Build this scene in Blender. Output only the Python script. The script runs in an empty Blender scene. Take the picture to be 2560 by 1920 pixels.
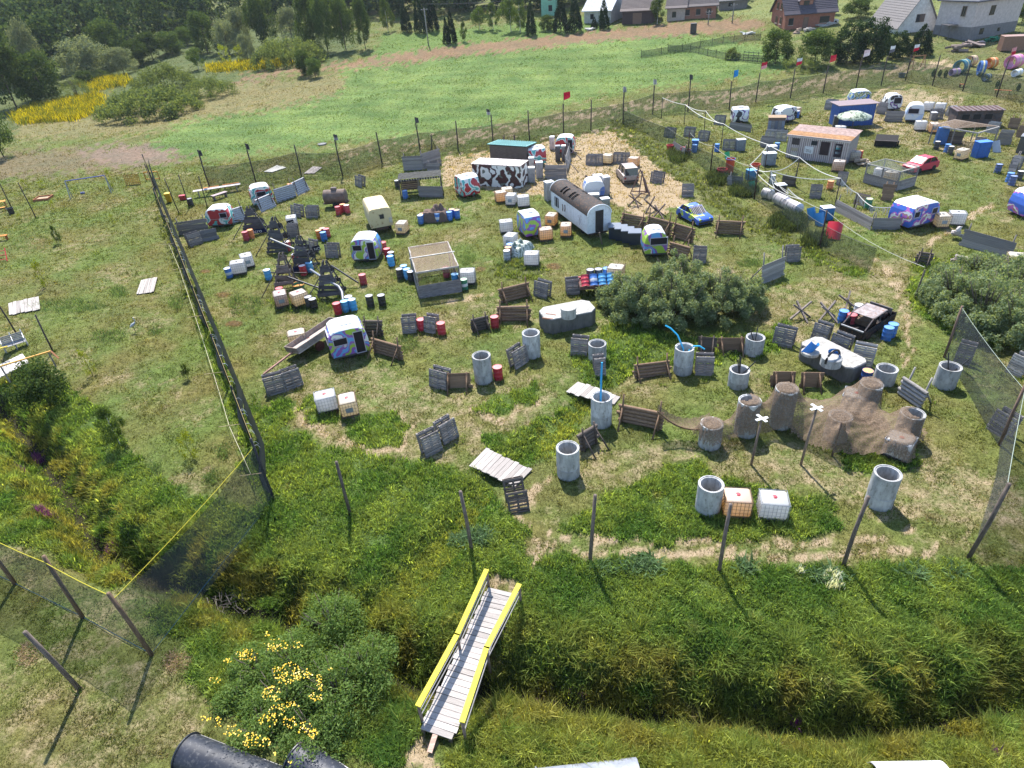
import bpy, math, random
import numpy as np
from mathutils import Vector, Matrix, Euler
random.seed(7); RNG = np.random.default_rng(11)
sc = bpy.context.scene
COL = sc.collection
rad = math.radians

# ------------------------------------------------------------------ camera
CAM_H, PITCH, ROLL, FPX = 21.77, rad(33.94), rad(-4.58), 1595.7
cam_d = bpy.data.cameras.new('camera'); cam = bpy.data.objects.new('camera', cam_d); COL.objects.link(cam)
cam_d.sensor_fit = 'HORIZONTAL'; cam_d.sensor_width = 36.0; cam_d.lens = FPX / 2560 * 36.0
cam_d.clip_start = 0.1; cam_d.clip_end = 3000
_f = Vector((0, math.cos(PITCH), -math.sin(PITCH))); _r = Vector((1, 0, 0)); _u = _r.cross(_f)
CR = math.cos(ROLL) * _r + math.sin(ROLL) * _u; CU = -math.sin(ROLL) * _r + math.cos(ROLL) * _u; CF = _f
cam.matrix_world = Matrix((( CR.x, CU.x, -CF.x, 0), (CR.y, CU.y, -CF.y, 0), (CR.z, CU.z, -CF.z, CAM_H), (0, 0, 0, 1)))
sc.camera = cam

# ------------------------------------------------------------------ sky, sun, exposure
SUN_AZ, SUN_EL = rad(-7.6), rad(56)           # azimuth from +Y (view direction) towards +X
w = bpy.data.worlds.new('World'); sc.world = w; w.use_nodes = True
nt = w.node_tree; bg = nt.nodes['Background']
sky = nt.nodes.new('ShaderNodeTexSky'); sky.sky_type = 'NISHITA'; sky.sun_disc = False
sky.sun_elevation = SUN_EL; sky.sun_rotation = SUN_AZ; sky.altitude = 300; sky.air_density = 1.0; sky.dust_density = 0.6
nt.links.new(sky.outputs[0], bg.inputs[0]); bg.inputs[1].default_value = 0.15
sl = bpy.data.lights.new('sun', 'SUN'); sl.energy = 4.6; sl.angle = rad(0.53); sl.color = (1.0, 0.95, 0.87)
so = bpy.data.objects.new('sun', sl); COL.objects.link(so)
sd = Vector((math.sin(SUN_AZ) * math.cos(SUN_EL), math.cos(SUN_AZ) * math.cos(SUN_EL), math.sin(SUN_EL)))
so.rotation_euler = (-sd).to_track_quat('-Z', 'Y').to_euler(); so.location = (0, 0, 60)
sc.view_settings.view_transform = 'Standard'; sc.view_settings.look = 'None'
sc.view_settings.exposure = 1.08; sc.view_settings.gamma = 1.0; sc.view_settings.use_curve_mapping = False
sc.cycles.max_bounces = 7; sc.cycles.diffuse_bounces = 3; sc.cycles.transmission_bounces = 5
sc.cycles.transparent_max_bounces = 16; sc.cycles.glossy_bounces = 2
sc.cycles.caustics_reflective = False; sc.cycles.caustics_refractive = False
sc.cycles.use_denoising = True; sc.cycles.sample_clamp_indirect = 6

# ------------------------------------------------------------------ places in the photograph -> places on the ground
VIEWS = {'W': (0, 0, .8641), 'z1': (0, 0, 2.572), 'z2': (850, 0, 2.572), 'z3': (1700, 0, 2.572), 'z4': (360, 380, 3.687),
         'z5': (940, 320, 3.687), 'z6': (1480, 320, 3.687), 'z7': (1960, 160, 3.687), 'y1': (600, 660, 2.962), 'y2': (1240, 660, 2.962),
         'y3': (1820, 660, 2.962), 'y4': (1660, 900, 2.458), 'y5': (0, 400, 2.962), 'y6': (0, 900, 2.572), 'y7': (0, 1320, 2.458),
         'y8': (840, 1320, 2.458), 'y9': (1660, 1320, 2.458)}
def px(v, x, y):
    a = VIEWS[v]; return a[0] + x / a[2], a[1] + y / a[2]
def ray(x, y): return CF + (x - 1280) / FPX * CR - (y - 960) / FPX * CU
def flat(x, y, z=0.0):
    d = ray(x, y); t = (z - CAM_H) / d.z; return Vector((t * d.x, t * d.y, z))
def proj(p):
    q = Vector(p) - Vector((0, 0, CAM_H)); dz = q.dot(CF); return 1280 + FPX * q.dot(CR) / dz, 960 - FPX * q.dot(CU) / dz
def proj_np(X, Y, Z):
    q = np.stack([X, Y, Z - CAM_H], -1); dz = np.maximum(q @ np.array(CF), 0.5)
    return 1280 + FPX * (q @ np.array(CR)) / dz, 960 - FPX * (q @ np.array(CU)) / dz

DITCH = [flat(*p, -.5)[:2] for p in [(2900, 1690), (2560, 1727), (2270, 1780), (2080, 1795), (1904, 1768), (1660, 1747), (1450, 1728), (1247, 1690), (1035, 1680), (854, 1590), (700, 1520), (560, 1470), (350, 1400), (233, 1362), (155, 1222), (43, 1055), (-60, 940)]]
SWALE = [flat(*p)[:2] for p in [(880, 1560), (1000, 1440), (1157, 1296), (1250, 1168), (1377, 1076), (1492, 983), (1620, 900)]]
def seg_dist(X, Y, pts):
    d = np.full(np.shape(X), 1e9)
    for (ax, ay), (bx, by) in zip(pts[:-1], pts[1:]):
        vx, vy = bx - ax, by - ay; L = vx * vx + vy * vy
        t = np.clip(((X - ax) * vx + (Y - ay) * vy) / L, 0, 1)
        d = np.minimum(d, np.hypot(X - ax - t * vx, Y - ay - t * vy))
    return d
_pw = [(RNG.uniform(-1, 1, 2), RNG.uniform(0, 6.28)) for _ in range(40)]
def wav(X, Y, s, k=0, n=8):
    r = 0.0
    for i in range(n):
        (a, b), ph = _pw[(k * n + i) % 40]; l = math.hypot(a, b) + 1e-6; f = (0.6 + 0.9 * i / n) / s
        r = r + np.sin((X * a + Y * b) / l * f * 6.28 + ph)
    return r / math.sqrt(n)
def terrain(X, Y):
    X = np.asarray(X, float); Y = np.asarray(Y, float)
    q = Y + 0.35 * X
    t = np.clip((q - 128) / 12, -30, 40)
    z = 0.075 * 12 * np.log1p(np.exp(t)); z = 30 * np.tanh(z / 30)
    dd = np.maximum(0, seg_dist(X, Y, DITCH) + .26 * wav(X, Y, 1.9, 3)); z = z - 1.75 * np.exp(-(dd / 1.15) ** 2) - .35 * np.exp(-(dd / 2.6) ** 2)
    z = z - 0.45 * np.exp(-(seg_dist(X, Y, SWALE) / 0.9) ** 2)
    near = np.clip(1 - np.hypot(X, Y - 30) / 90, 0, 1)
    z = z + 0.05 * near * wav(X, Y, 6, 1) + 0.25 * np.clip((Y - 100) / 60, 0, 1) * wav(X, Y, 25, 2)
    return z
_DS = [(a[0], a[1], b[0], b[1]) for a, b in zip(DITCH[:-1], DITCH[1:])]; _SS = [(a[0], a[1], b[0], b[1]) for a, b in zip(SWALE[:-1], SWALE[1:])]
def _sd(x, y, segs):
    m = 1e9
    for ax, ay, bx, by in segs:
        vx, vy = bx - ax, by - ay; t = ((x - ax) * vx + (y - ay) * vy) / (vx * vx + vy * vy); t = 0 if t < 0 else 1 if t > 1 else t
        d = (x - ax - t * vx) ** 2 + (y - ay - t * vy) ** 2
        if d < m: m = d
    return math.sqrt(m)
def _wv(x, y, s, k, n=8):
    r = 0.0
    for i in range(n):
        (a, b), ph = _pw[(k * n + i) % 40]; l = math.hypot(a, b) + 1e-6; r += math.sin((x * a + y * b) / l * (0.6 + 0.9 * i / n) / s * 6.28 + ph)
    return r / math.sqrt(n)
def tz(x, y):
    t = min(40, max(-30, (y + .35 * x - 128) / 12)); z = 30 * math.tanh(.03 * math.log1p(math.exp(t)))
    if y < 55: dd = max(0, _sd(x, y, _DS) + .26 * _wv(x, y, 1.9, 3)); z += -1.75 * math.exp(-(dd / 1.15) ** 2) - .35 * math.exp(-(dd / 2.6) ** 2) - .45 * math.exp(-(_sd(x, y, _SS) / .9) ** 2)
    near = 1 - math.hypot(x, y - 30) / 90
    if near > 0: z += .05 * near * _wv(x, y, 6, 1)
    if y > 100: z += .25 * min(1, (y - 100) / 60) * _wv(x, y, 25, 2)
    return z
def hit(x, y, up=0.0):
    """where the sight line through a photo point meets the ground (or a level 'up' metres above it)"""
    d = ray(x, y); t0, t1 = 4.0, None; t = 8.0
    while t < 1500:
        if CAM_H + d.z * t < tz(d.x * t, d.y * t) + up: t1 = t; break
        t0 = t; t *= 1.05
    if t1 is None: t1 = t0 = 700
    for _ in range(22):
        m = (t0 + t1) / 2
        if CAM_H + d.z * m < tz(d.x * m, d.y * m) + up: t1 = m
        else: t0 = m
    return Vector((d.x * t1, d.y * t1, tz(d.x * t1, d.y * t1)))
def at(v, x, y, up=0.0): return hit(*px(v, x, y), up)
def height_to(b, v, x, y):
    """height of something that stands at b and reaches the photo row y"""
    Y = px(v, x, y)[1]; lo, hi = 0.0, 40.0
    for _ in range(30):
        m = (lo + hi) / 2
        if proj(b + Vector((0, 0, m)))[1] > Y: lo = m
        else: hi = m
    return lo
def ang(a, b): return math.atan2(b.y - a.y, b.x - a.x)

# ------------------------------------------------------------------ materials
MATS = {}
def newmat(name):
    m = bpy.data.materials.new(name); m.use_nodes = True; MATS[name] = m
    n = m.node_tree; b = n.nodes['Principled BSDF']; return m, n, b
def N(n, t, **kw):
    o = n.nodes.new('ShaderNode' + t)
    for k, v in kw.items(): setattr(o, k, v)
    return o
def L(n, a, b): n.links.new(a, b)
def mixc(n, fac, a, b, blend='MIX'):
    m = N(n, 'Mix', data_type='RGBA', blend_type=blend)
    for s, v in ((m.inputs[0], fac), (m.inputs[6], a), (m.inputs[7], b)):
        if isinstance(v, bpy.types.NodeSocket): L(n, v, s)
        elif isinstance(v, (int, float)): s.default_value = v
        else: s.default_value = (*v, 1) if len(v) == 3 else v
    return m.outputs[2]
def noise(n, vec, scale, detail=3, rough=.55):
    t = N(n, 'TexNoise'); t.inputs['Scale'].default_value = scale; t.inputs['Detail'].default_value = detail; t.inputs['Roughness'].default_value = rough
    if vec is not None: L(n, vec, t.inputs['Vector'])
    return t.outputs['Fac']
def ramp(n, fac, stops, interp='LINEAR'):
    r = N(n, 'ValToRGB'); r.color_ramp.interpolation = interp; e = r.color_ramp.elements
    while len(e) < len(stops): e.new(0.5)
    for el, (p, c) in zip(e, stops):
        el.position = p; el.color = (*c, 1) if not isinstance(c, (int, float)) else (c, c, c, 1)
    L(n, fac, r.inputs[0]); return r.outputs[0]
def mapping(n, scale, coord='Object', offset_random=True):
    tc = N(n, 'TexCoord'); mp = N(n, 'Mapping'); mp.inputs['Scale'].default_value = scale
    L(n, tc.outputs[coord], mp.inputs['Vector'])
    if offset_random:
        oi = N(n, 'ObjectInfo'); mu = N(n, 'Math', operation='MULTIPLY'); mu.inputs[1].default_value = 37.0
        L(n, oi.outputs['Random'], mu.inputs[0]); L(n, mu.outputs[0], mp.inputs['Location'])
    return mp.outputs[0]
def coloured(name, rough=.6, spec=.4, scale=(1.5, 1.5, 1.5), lo=.75, hi=1.15, dirt=None, dirt_amt=.3, metallic=0, rnd=.12, bump=0, det=4):
    """a finish whose colour is the object's own colour, broken up by wear"""
    m, n, b = newmat(name); oi = N(n, 'ObjectInfo')
    v = mapping(n, scale); f = noise(n, v, 2.2, det)
    c = mixc(n, 1.0, oi.outputs['Color'], ramp(n, f, [(.3, lo), (.7, hi)]), 'MULTIPLY')
    rr = N(n, 'MapRange'); L(n, oi.outputs['Random'], rr.inputs[0]); rr.inputs[3].default_value = 1 - rnd; rr.inputs[4].default_value = 1 + rnd
    hv = N(n, 'HueSaturation'); L(n, rr.outputs[0], hv.inputs['Value']); L(n, c, hv.inputs['Color']); c = hv.outputs[0]
    if dirt:
        d = noise(n, v, 5.0, 6, .7); dm = ramp(n, d, [(.52, 0.0), (.68, dirt_amt)])
        c = mixc(n, dm, c, dirt)
    L(n, c, b.inputs['Base Color']); b.inputs['Roughness'].default_value = rough; b.inputs['Metallic'].default_value = metallic
    b.inputs['Specular IOR Level'].default_value = spec
    if bump:
        bp = N(n, 'Bump'); bp.inputs['Strength'].default_value = bump; bp.inputs['Distance'].default_value = .02; L(n, f, bp.inputs['Height']); L(n, bp.outputs[0], b.inputs['Normal'])
    return m
WOOD = coloured('weathered_wood', .85, .2, (1.2, 9, 9), .6, 1.25, (.10, .085, .07), .5, rnd=.28, bump=.3)
BARK = coloured('round_timber', .9, .15, (6, 6, 1.2), .55, 1.25, (.06, .05, .045), .5, rnd=.2, bump=.4)
PAINT = coloured('worn_paint', .42, .5, (1, 1, 1), .88, 1.08, (.16, .12, .09), .3, rnd=.04)
METAL = coloured('dull_metal', .5, .5, (2, 2, 2), .8, 1.1, (.16, .09, .05), .45, metallic=.35)
RUST = coloured('rusty_metal', .8, .3, (1.2, 1.2, 1.2), .6, 1.2, (.20, .09, .04), .8, det=6)
PLAST = coloured('plastic', .38, .5, (1, 1, 1), .93, 1.05, None, rnd=.05)
CONC = coloured('concrete', .95, .1, (1.6, 1.6, .6), .62, 1.18, (.15, .145, .12), .75, rnd=.1, bump=.25, det=8)
MATTE = coloured('matte_paint', .9, .08, (1.5, 1.5, 1.5), .85, 1.1, (.2, .17, .1), .7, rnd=.08, det=7)
DUSTY = coloured('dusty_plastic', .5, .35, (1.2, 1.2, 1.2), .7, 1.2, (.16, .16, .16), .6, rnd=.03, det=7)
CLOTH = coloured('cloth', .9, .1, (2, 2, 2), .8, 1.1)
DARK = coloured('dark_opening', .6, .3, (1, 1, 1), .7, 1.1)
ROPE = coloured('rope', .9, .1, (9, 9, 9), .8, 1.1)
TILE = coloured('roof_tile', .7, .3, (.6, 3, 3), .75, 1.15, (.12, .10, .09), .4)
BRICKM = coloured('masonry', .9, .2, (1, 1, 1), .82, 1.12, (.25, .2, .17), .4, det=6)
def glassy():
    m, n, b = newmat('window_glass'); b.inputs['Base Color'].default_value = (.02, .025, .03, 1); b.inputs['Roughness'].default_value = .08
    b.inputs['Specular IOR Level'].default_value = .6; return m
GLASS = glassy()
def tank_mat():
    m, n, b = newmat('tank_plastic'); oi = N(n, 'ObjectInfo'); out = n.nodes['Material Output']; n.nodes.remove(b)
    d = N(n, 'BsdfDiffuse'); t = N(n, 'BsdfTranslucent'); g = N(n, 'BsdfGlossy'); m1 = N(n, 'MixShader'); m2 = N(n, 'MixShader')
    f = noise(n, mapping(n, (1, 1, 1)), 2.0, 5)
    L(n, mixc(n, .12, (.82, .81, .78), oi.outputs['Color']), d.inputs[0])
    L(n, mixc(n, 1, oi.outputs['Color'], ramp(n, f, [(.3, .75), (.7, 1.1)]), 'MULTIPLY'), t.inputs[0])
    g.inputs['Roughness'].default_value = .35; m1.inputs[0].default_value = .58; m2.inputs[0].default_value = .04
    L(n, d.outputs[0], m1.inputs[1]); L(n, t.outputs[0], m1.inputs[2]); L(n, m1.outputs[0], m2.inputs[1]); L(n, g.outputs[0], m2.inputs[2]); L(n, m2.outputs[0], out.inputs[0]); return m
TANK = tank_mat()
def camo(name, stops, scale=1.1, band=None, detail=1.0, rough=.4, warp=.9):
    m, n, b = newmat(name); v = mapping(n, (1, 1, 1)); wn = N(n, 'TexNoise'); wn.inputs['Scale'].default_value = 1.3; L(n, v, wn.inputs['Vector'])
    va = N(n, 'VectorMath', operation='MULTIPLY_ADD'); L(n, wn.outputs['Color'], va.inputs[0]); va.inputs[1].default_value = (warp,) * 3; L(n, v, va.inputs[2])
    f = noise(n, va.outputs[0], scale, detail, .4); c = ramp(n, f, stops, 'CONSTANT')
    d = ramp(n, noise(n, v, 7, 6, .7), [(.55, 0.0), (.75, .35)]); c = mixc(n, d, c, (.3, .27, .24))
    L(n, c, b.inputs['Base Color']); b.inputs['Roughness'].default_value = rough; return m
WHT, RED, TEAL, MAR = (.72, .72, .70), (.42, .03, .04), (.10, .42, .40), (.055, .015, .02)
LBL, LIM, PUR, BLU, BLK = (.12, .36, .68), (.33, .50, .06), (.27, .10, .42), (.04, .12, .50), (.02, .02, .025)
CAMO_RED = camo('camo_red_teal', [(0, RED), (.44, WHT), (.47, TEAL), (.52, WHT), (.56, RED), (.66, TEAL)], .62)
CAMO_BLUE = camo('camo_blue_lime', [(0, LBL), (.39, PUR), (.43, LIM), (.505, PUR), (.55, LBL), (.60, PUR), (.63, WHT), (.66, LIM)], .55)
CAMO_MAR = camo('camo_maroon', [(0, MAR), (.42, (.12, .14, .12)), (.44, WHT), (.545, (.12, .14, .12)), (.565, MAR), (.66, WHT)], .8, warp=.7)
CAMO_PUR = camo('camo_purple', [(0, BLU), (.42, (.45, .12, .42)), (.47, WHT), (.54, (.38, .2, .1)), (.57, (.45, .12, .42)), (.62, BLU)], .85)
CAMO_BLK = camo('camo_black', [(0, BLK), (.40, WHT), (.58, BLK), (.62, PUR), (.66, WHT)], 1.0)
CAMO_GRN = camo('camo_green', [(0, BLU), (.42, (.03, .04, .03)), (.45, (.42, .47, .25)), (.52, (.06, .08, .05)), (.56, WHT), (.61, (.1, .3, .5))], 1.3)
CAMO_CAR = camo('camo_car', [(0, (.05, .13, .52)), (.56, (.48, .62, .06)), (.68, (.05, .13, .52))], 1.5)
def leafmat(name, c1, c2, tr=.4, tint=.25):
    m, n, b = newmat(name); out = n.nodes['Material Output']; n.nodes.remove(b)
    g = N(n, 'NewGeometry'); oi = N(n, 'ObjectInfo')
    c = mixc(n, g.outputs['Random Per Island'], c1, c2)
    hv = N(n, 'HueSaturation'); rr = N(n, 'MapRange'); L(n, oi.outputs['Random'], rr.inputs[0]); rr.inputs[3].default_value = 1 - tint; rr.inputs[4].default_value = 1 + tint
    L(n, rr.outputs[0], hv.inputs['Value']); L(n, c, hv.inputs['Color'])
    d = N(n, 'BsdfDiffuse'); t = N(n, 'BsdfTranslucent'); mx = N(n, 'MixShader'); mx.inputs[0].default_value = tr
    L(n, hv.outputs[0], d.inputs[0]); L(n, mixc(n, 1, hv.outputs[0], (1.5, 1.35, .6), 'MULTIPLY'), t.inputs[0])
    L(n, d.outputs[0], mx.inputs[1]); L(n, t.outputs[0], mx.inputs[2]); L(n, mx.outputs[0], out.inputs[0]); return m
def netmat(name, col, op, scale=60, alpha_noise=0.0, nscale=3.0):
    m, n, b = newmat(name); out = n.nodes['Material Output']; b.inputs['Base Color'].default_value = (*col, 1); b.inputs['Roughness'].default_value = .8
    tr = N(n, 'BsdfTransparent'); mx = N(n, 'MixShader'); v = mapping(n, (1, 1, 1), offset_random=False)
    f = noise(n, v, nscale, 5, .7); rr = N(n, 'MapRange'); L(n, f, rr.inputs[0]); rr.inputs[1].default_value = .3; rr.inputs[2].default_value = .7
    rr.inputs[3].default_value = max(0, op - alpha_noise); rr.inputs[4].default_value = min(1, op + alpha_noise)
    L(n, rr.outputs[0], mx.inputs[0]); L(n, tr.outputs[0], mx.inputs[1]); L(n, b.outputs[0], mx.inputs[2]); L(n, mx.outputs[0], out.inputs[0])
    if alpha_noise > .1:
        c = mixc(n, noise(n, v, 9, 5), tuple(x * .5 for x in col), tuple(x * 1.5 for x in col)); L(n, c, b.inputs['Base Color'])
    return m
NET = netmat('dark_net', (.04, .045, .055), .47, alpha_noise=.06)
NETB = netmat('black_net', (.016, .016, .024), .93, alpha_noise=.06)
NETC = netmat('camouflage_net', (.15, .10, .062), .64, alpha_noise=.36, nscale=11)
NETG = netmat('green_net', (.045, .06, .04), .5, alpha_noise=.15)

# ------------------------------------------------------------------ mesh helpers
class MB:
    def __init__(s): s.v = []; s.f = []
    def add(s, vs, fs):
        o = len(s.v); s.v += [tuple(v) for v in vs]; s.f += [tuple(i + o for i in f) for f in fs]; return s
    def box(s, c, d, R=None, ch=0.0):
        hx, hy, hz = d[0] / 2, d[1] / 2, d[2] / 2; c = Vector(c)
        if ch <= 0:
            vs = [Vector((sx * hx, sy * hy, sz * hz)) for sz in (-1, 1) for sx, sy in ((-1, -1), (1, -1), (1, 1), (-1, 1))]
            fs = [(3, 2, 1, 0), (4, 5, 6, 7), (0, 1, 5, 4), (1, 2, 6, 5), (2, 3, 7, 6), (3, 0, 4, 7)]
        else:
            vs = []; ch = min(ch, hx * .9, hy * .9, hz * .9)
            ring = lambda ix, iy, z: [Vector((x, y, z)) for x, y in ((-hx + ix + iy, -hy + ix), (hx - ix - iy, -hy + ix), (hx - ix, -hy + ix + iy), (hx - ix, hy - ix - iy), (hx - ix - iy, hy - ix), (-hx + ix + iy, hy - ix), (-hx + ix, hy - ix - iy), (-hx + ix, -hy + ix + iy))]
            for ix, z in ((ch, -hz), (0, -hz + ch), (0, hz - ch), (ch, hz)): vs += ring(ix, ch, z)
            fs = [tuple(range(7, -1, -1)), tuple(range(24, 32))]
            for k in range(3):
                for i in range(8): j = (i + 1) % 8; fs.append((k * 8 + i, k * 8 + j, k * 8 + 8 + j, k * 8 + 8 + i))
        if R is not None: vs = [R @ v for v in vs]
        return s.add([v + c for v in vs], fs)
    def beam(s, a, b, wd, ht=None, up=(0, 0, 1)):
        a = Vector(a); b = Vector(b); d = b - a; l = d.length; x = d / l; up = Vector(up)
        if abs(x.dot(up)) > .98: up = Vector((0, 1, 0))
        y = up.cross(x).normalized(); z = x.cross(y)
        return s.box((a + b) / 2, (l, wd, ht or wd), Matrix((x, y, z)).transposed())
    def tube(s, pts, r, n=6, r1=None, cap=True):
        pts = [Vector(p) for p in pts]; vs = []; m = len(pts)
        for i, p in enumerate(pts):
            d = (pts[min(i + 1, m - 1)] - pts[max(i - 1, 0)]).normalized(); up = Vector((0, 0, 1)) if abs(d.z) < .9 else Vector((1, 0, 0))
            y = up.cross(d).normalized(); z = d.cross(y); rr = r if r1 is None else r + (r1 - r) * i / (m - 1)
            vs += [p + rr * (math.cos(6.2832 * k / n) * y + math.sin(6.2832 * k / n) * z) for k in range(n)]
        fs = [(i * n + k, i * n + (k + 1) % n, (i + 1) * n + (k + 1) % n, (i + 1) * n + k) for i in range(m - 1) for k in range(n)]
        if cap: fs += [tuple(range(n - 1, -1, -1)), tuple(range((m - 1) * n, m * n))]
        return s.add(vs, fs)
    def lathe(s, prof, n=20, M=None):
        vs = []; m = len(prof)
        for r, z in prof: vs += [Vector((r * math.cos(6.2832 * k / n), r * math.sin(6.2832 * k / n), z)) for k in range(n)]
        fs = [(i * n + k, i * n + (k + 1) % n, (i + 1) * n + (k + 1) % n, (i + 1) * n + k) for i in range(m - 1) for k in range(n)]
        if prof[0][0] > 0: fs.append(tuple(range(n - 1, -1, -1))) if prof[0] != prof[-1] else None
        if prof[-1][0] > 0 and prof[0] != prof[-1]: fs.append(tuple(range((m - 1) * n, m * n)))
        if M is not None: vs = [M @ v for v in vs]
        return s.add(vs, fs)
    def prism(s, poly, y0, y1):
        """polygon in (x, z), counter-clockwise seen from -y, pushed from y0 to y1"""
        n = len(poly); vs = [(x, y0, z) for x, z in poly] + [(x, y1, z) for x, z in poly]
        return s.add(vs, [tuple(range(n)), tuple(range(2 * n - 1, n - 1, -1))] + [(i, i + n, (i + 1) % n + n, (i + 1) % n) for i in range(n)])
    def mesh(s, name, mat, smooth=False):
        m = bpy.data.meshes.new(name); m.from_pydata(s.v, [], s.f)
        if smooth: m.shade_smooth() if hasattr(m, 'shade_smooth') else [setattr(p, 'use_smooth', True) for p in m.polygons]
        m.materials.append(mat); return m
def smooth_sharp(m, deg=35):
    m.shade_smooth()
    try: m.set_sharp_from_angle(angle=rad(deg))
    except Exception: pass
    return m
def obj(name, mesh, parent=None, col=None, loc=(0, 0, 0), rot=(0, 0, 0), scale=(1, 1, 1)):
    o = bpy.data.objects.new(name, mesh); COL.objects.link(o)
    if parent is not None: o.parent = parent
    o.location = loc; o.rotation_euler = rot; o.scale = scale
    if col is not None: o.color = (*col, 1)
    return o
def tag(o, label, cat, group=None, kind=None):
    if label: o['label'] = label
    if cat: o['category'] = cat
    if group: o['group'] = group
    if kind: o['kind'] = kind
    return o
def thing(name, label, cat, loc=(0, 0, 0), rz=0.0, group=None, scale=1.0, rot=None):
    o = bpy.data.objects.new(name, None); COL.objects.link(o); o.empty_display_size = .3
    o.location = loc; o.rotation_euler = rot or (0, 0, rz); o.scale = (scale,) * 3
    return tag(o, label, cat, group)
class S:
    """one part of a template: its mesh is shared by every copy"""
    def __init__(s, name, mesh, col=None, loc=(0, 0, 0), rot=(0, 0, 0), scale=(1, 1, 1), kids=()):
        s.name, s.mesh, s.col, s.loc, s.rot, s.scale, s.kids = name, mesh, col, loc, rot, scale, kids
def spawn(specs, parent, cols={}):
    for s in specs:
        c = cols.get(s.col, None) if isinstance(s.col, str) else s.col
        o = obj(s.name, s.mesh, parent, c, s.loc, s.rot, s.scale)
        if s.kids: spawn(s.kids, o, cols)
def vary(col, a=.8, b=1.2):
    f = random.uniform(a, b); return tuple(c * f for c in col)
GREYW, BRNW, DKW, PALEW, BLKW = (.26, .235, .225), (.25, .165, .11), (.13, .105, .09), (.42, .39, .35), (.085, .08, .085)
# ------------------------------------------------------------------ ground: what grows or lies where (outlines read off the photograph)
def inpoly(X, Y, poly):
    r = np.zeros(np.shape(X), bool); n = len(poly)
    for i in range(n):
        (x1, y1), (x2, y2) = poly[i], poly[(i + 1) % n]
        if y1 == y2: continue
        c = ((y1 > Y) != (y2 > Y)) & (X < (x2 - x1) * (Y - y1) / (y2 - y1) + x1); r ^= c
    return r
def ell(cx, cy, rx, ry): return [(cx + rx * math.cos(a), cy + ry * math.sin(a)) for a in np.linspace(0, 6.28, 20)[:-1]]
K = 2560 / 2212
LUSH = [[(545, 860), (600, 905), (700, 962), (840, 992), (990, 1008), (1060, 1050), (1095, 1110), (1130, 1165), (1150, 1200), (1120, 1260), (1055, 1235), (950, 1480), (900, 1560), (870, 1659), (700, 1620), (440, 1500), (405, 1400), (330, 1330), (420, 1180), (560, 1085), (588, 1085)],
        [(1130, 1225), (1200, 1205), (1500, 1222), (1800, 1228), (2000, 1210), (2260, 1240), (2260, 1700), (980, 1700), (1000, 1560), (1080, 1400)],
        [(1215, 1140), (1300, 1080), (1440, 1010), (1510, 985), (1540, 1030), (1800, 1090), (1815, 1150), (1700, 1160), (1400, 1170), (1250, 1155)],
        ell(812, 930, 68, 36), [(1005, 888), (1080, 852), (1165, 832), (1150, 868), (1060, 895)],
        [(1030, 950), (1130, 925), (1250, 860), (1290, 872), (1250, 920), (1190, 990), (1130, 1020), (1060, 985)],
        [(1225, 770), (1330, 690), (1500, 730), (1660, 720), (1700, 690), (1680, 760), (1500, 790), (1400, 792), (1320, 840), (1270, 835)],
        ell(605, 888, 32, 26), ell(690, 872, 42, 18), ell(700, 905, 40, 16),
        [(-40, 850), (60, 790), (170, 850), (240, 900), (300, 1000), (420, 1075), (500, 1090), (540, 1110), (420, 1185), (240, 1275), (90, 1185), (-40, 1170)],
        [(335, 470), (352, 470), (470, 720), (600, 1080), (560, 1080), (450, 760)],
        [(1330, 230), (1360, 260), (1500, 370), (1640, 470), (1750, 530), (1880, 590), (1850, 600), (1700, 545), (1560, 460), (1440, 375), (1310, 275)],
        [(1980, 560), (2260, 540), (2260, 760), (2080, 740), (1960, 660)],
        ell(1120, 585, 60, 22), ell(660, 650, 80, 18), ell(1900, 990, 80, 40)]
DRY = [([(960, 345), (1340, 280), (1420, 340), (1500, 380), (1480, 440), (1390, 475), (1310, 430), (1140, 420), (960, 400)], .95),
       ([(575, 860), (640, 800), (760, 770), (930, 840), (1160, 800), (1250, 900), (1000, 940), (980, 1010), (830, 1000), (700, 965)], .40),
       ([(1180, 1085), (1250, 1160), (1800, 1165), (2212, 1090), (2212, 1240), (1800, 1225), (1500, 1215), (1140, 1200)], .28),
       ([(1230, 990), (1440, 950), (1900, 960), (1830, 1080), (1560, 1040), (1480, 1000), (1260, 1060)], .42),
       ([(-30, 1420), (120, 1400), (300, 1430), (410, 1420), (440, 1560), (300, 1700), (-30, 1700)], .36),
       ([(860, 1560), (940, 1600), (960, 1659), (860, 1659)], .8), ([(1080, 1190), (1180, 1180), (1120, 1290), (1060, 1265)], .8),
       ([(1820, 210), (1960, 190), (2080, 215), (2060, 270), (1960, 290), (1780, 270)], .6), ([(2040, 290), (2140, 300), (2120, 330), (2020, 330)], .7),
       ([(1960, 250), (1990, 290), (1985, 330), (1900, 300)], .5), ([(1700, 1020), (1980, 1000), (2212, 1040), (2212, 1130), (1900, 1120)], .5),
       ([(650, 720), (1130, 630), (1160, 680), (900, 760), (700, 790)], .3), ([(1600, 640), (1950, 560), (2000, 700), (1700, 760)], .42), ([(1420, 560), (1700, 590), (1650, 640), (1440, 600)], .4)]
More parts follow.
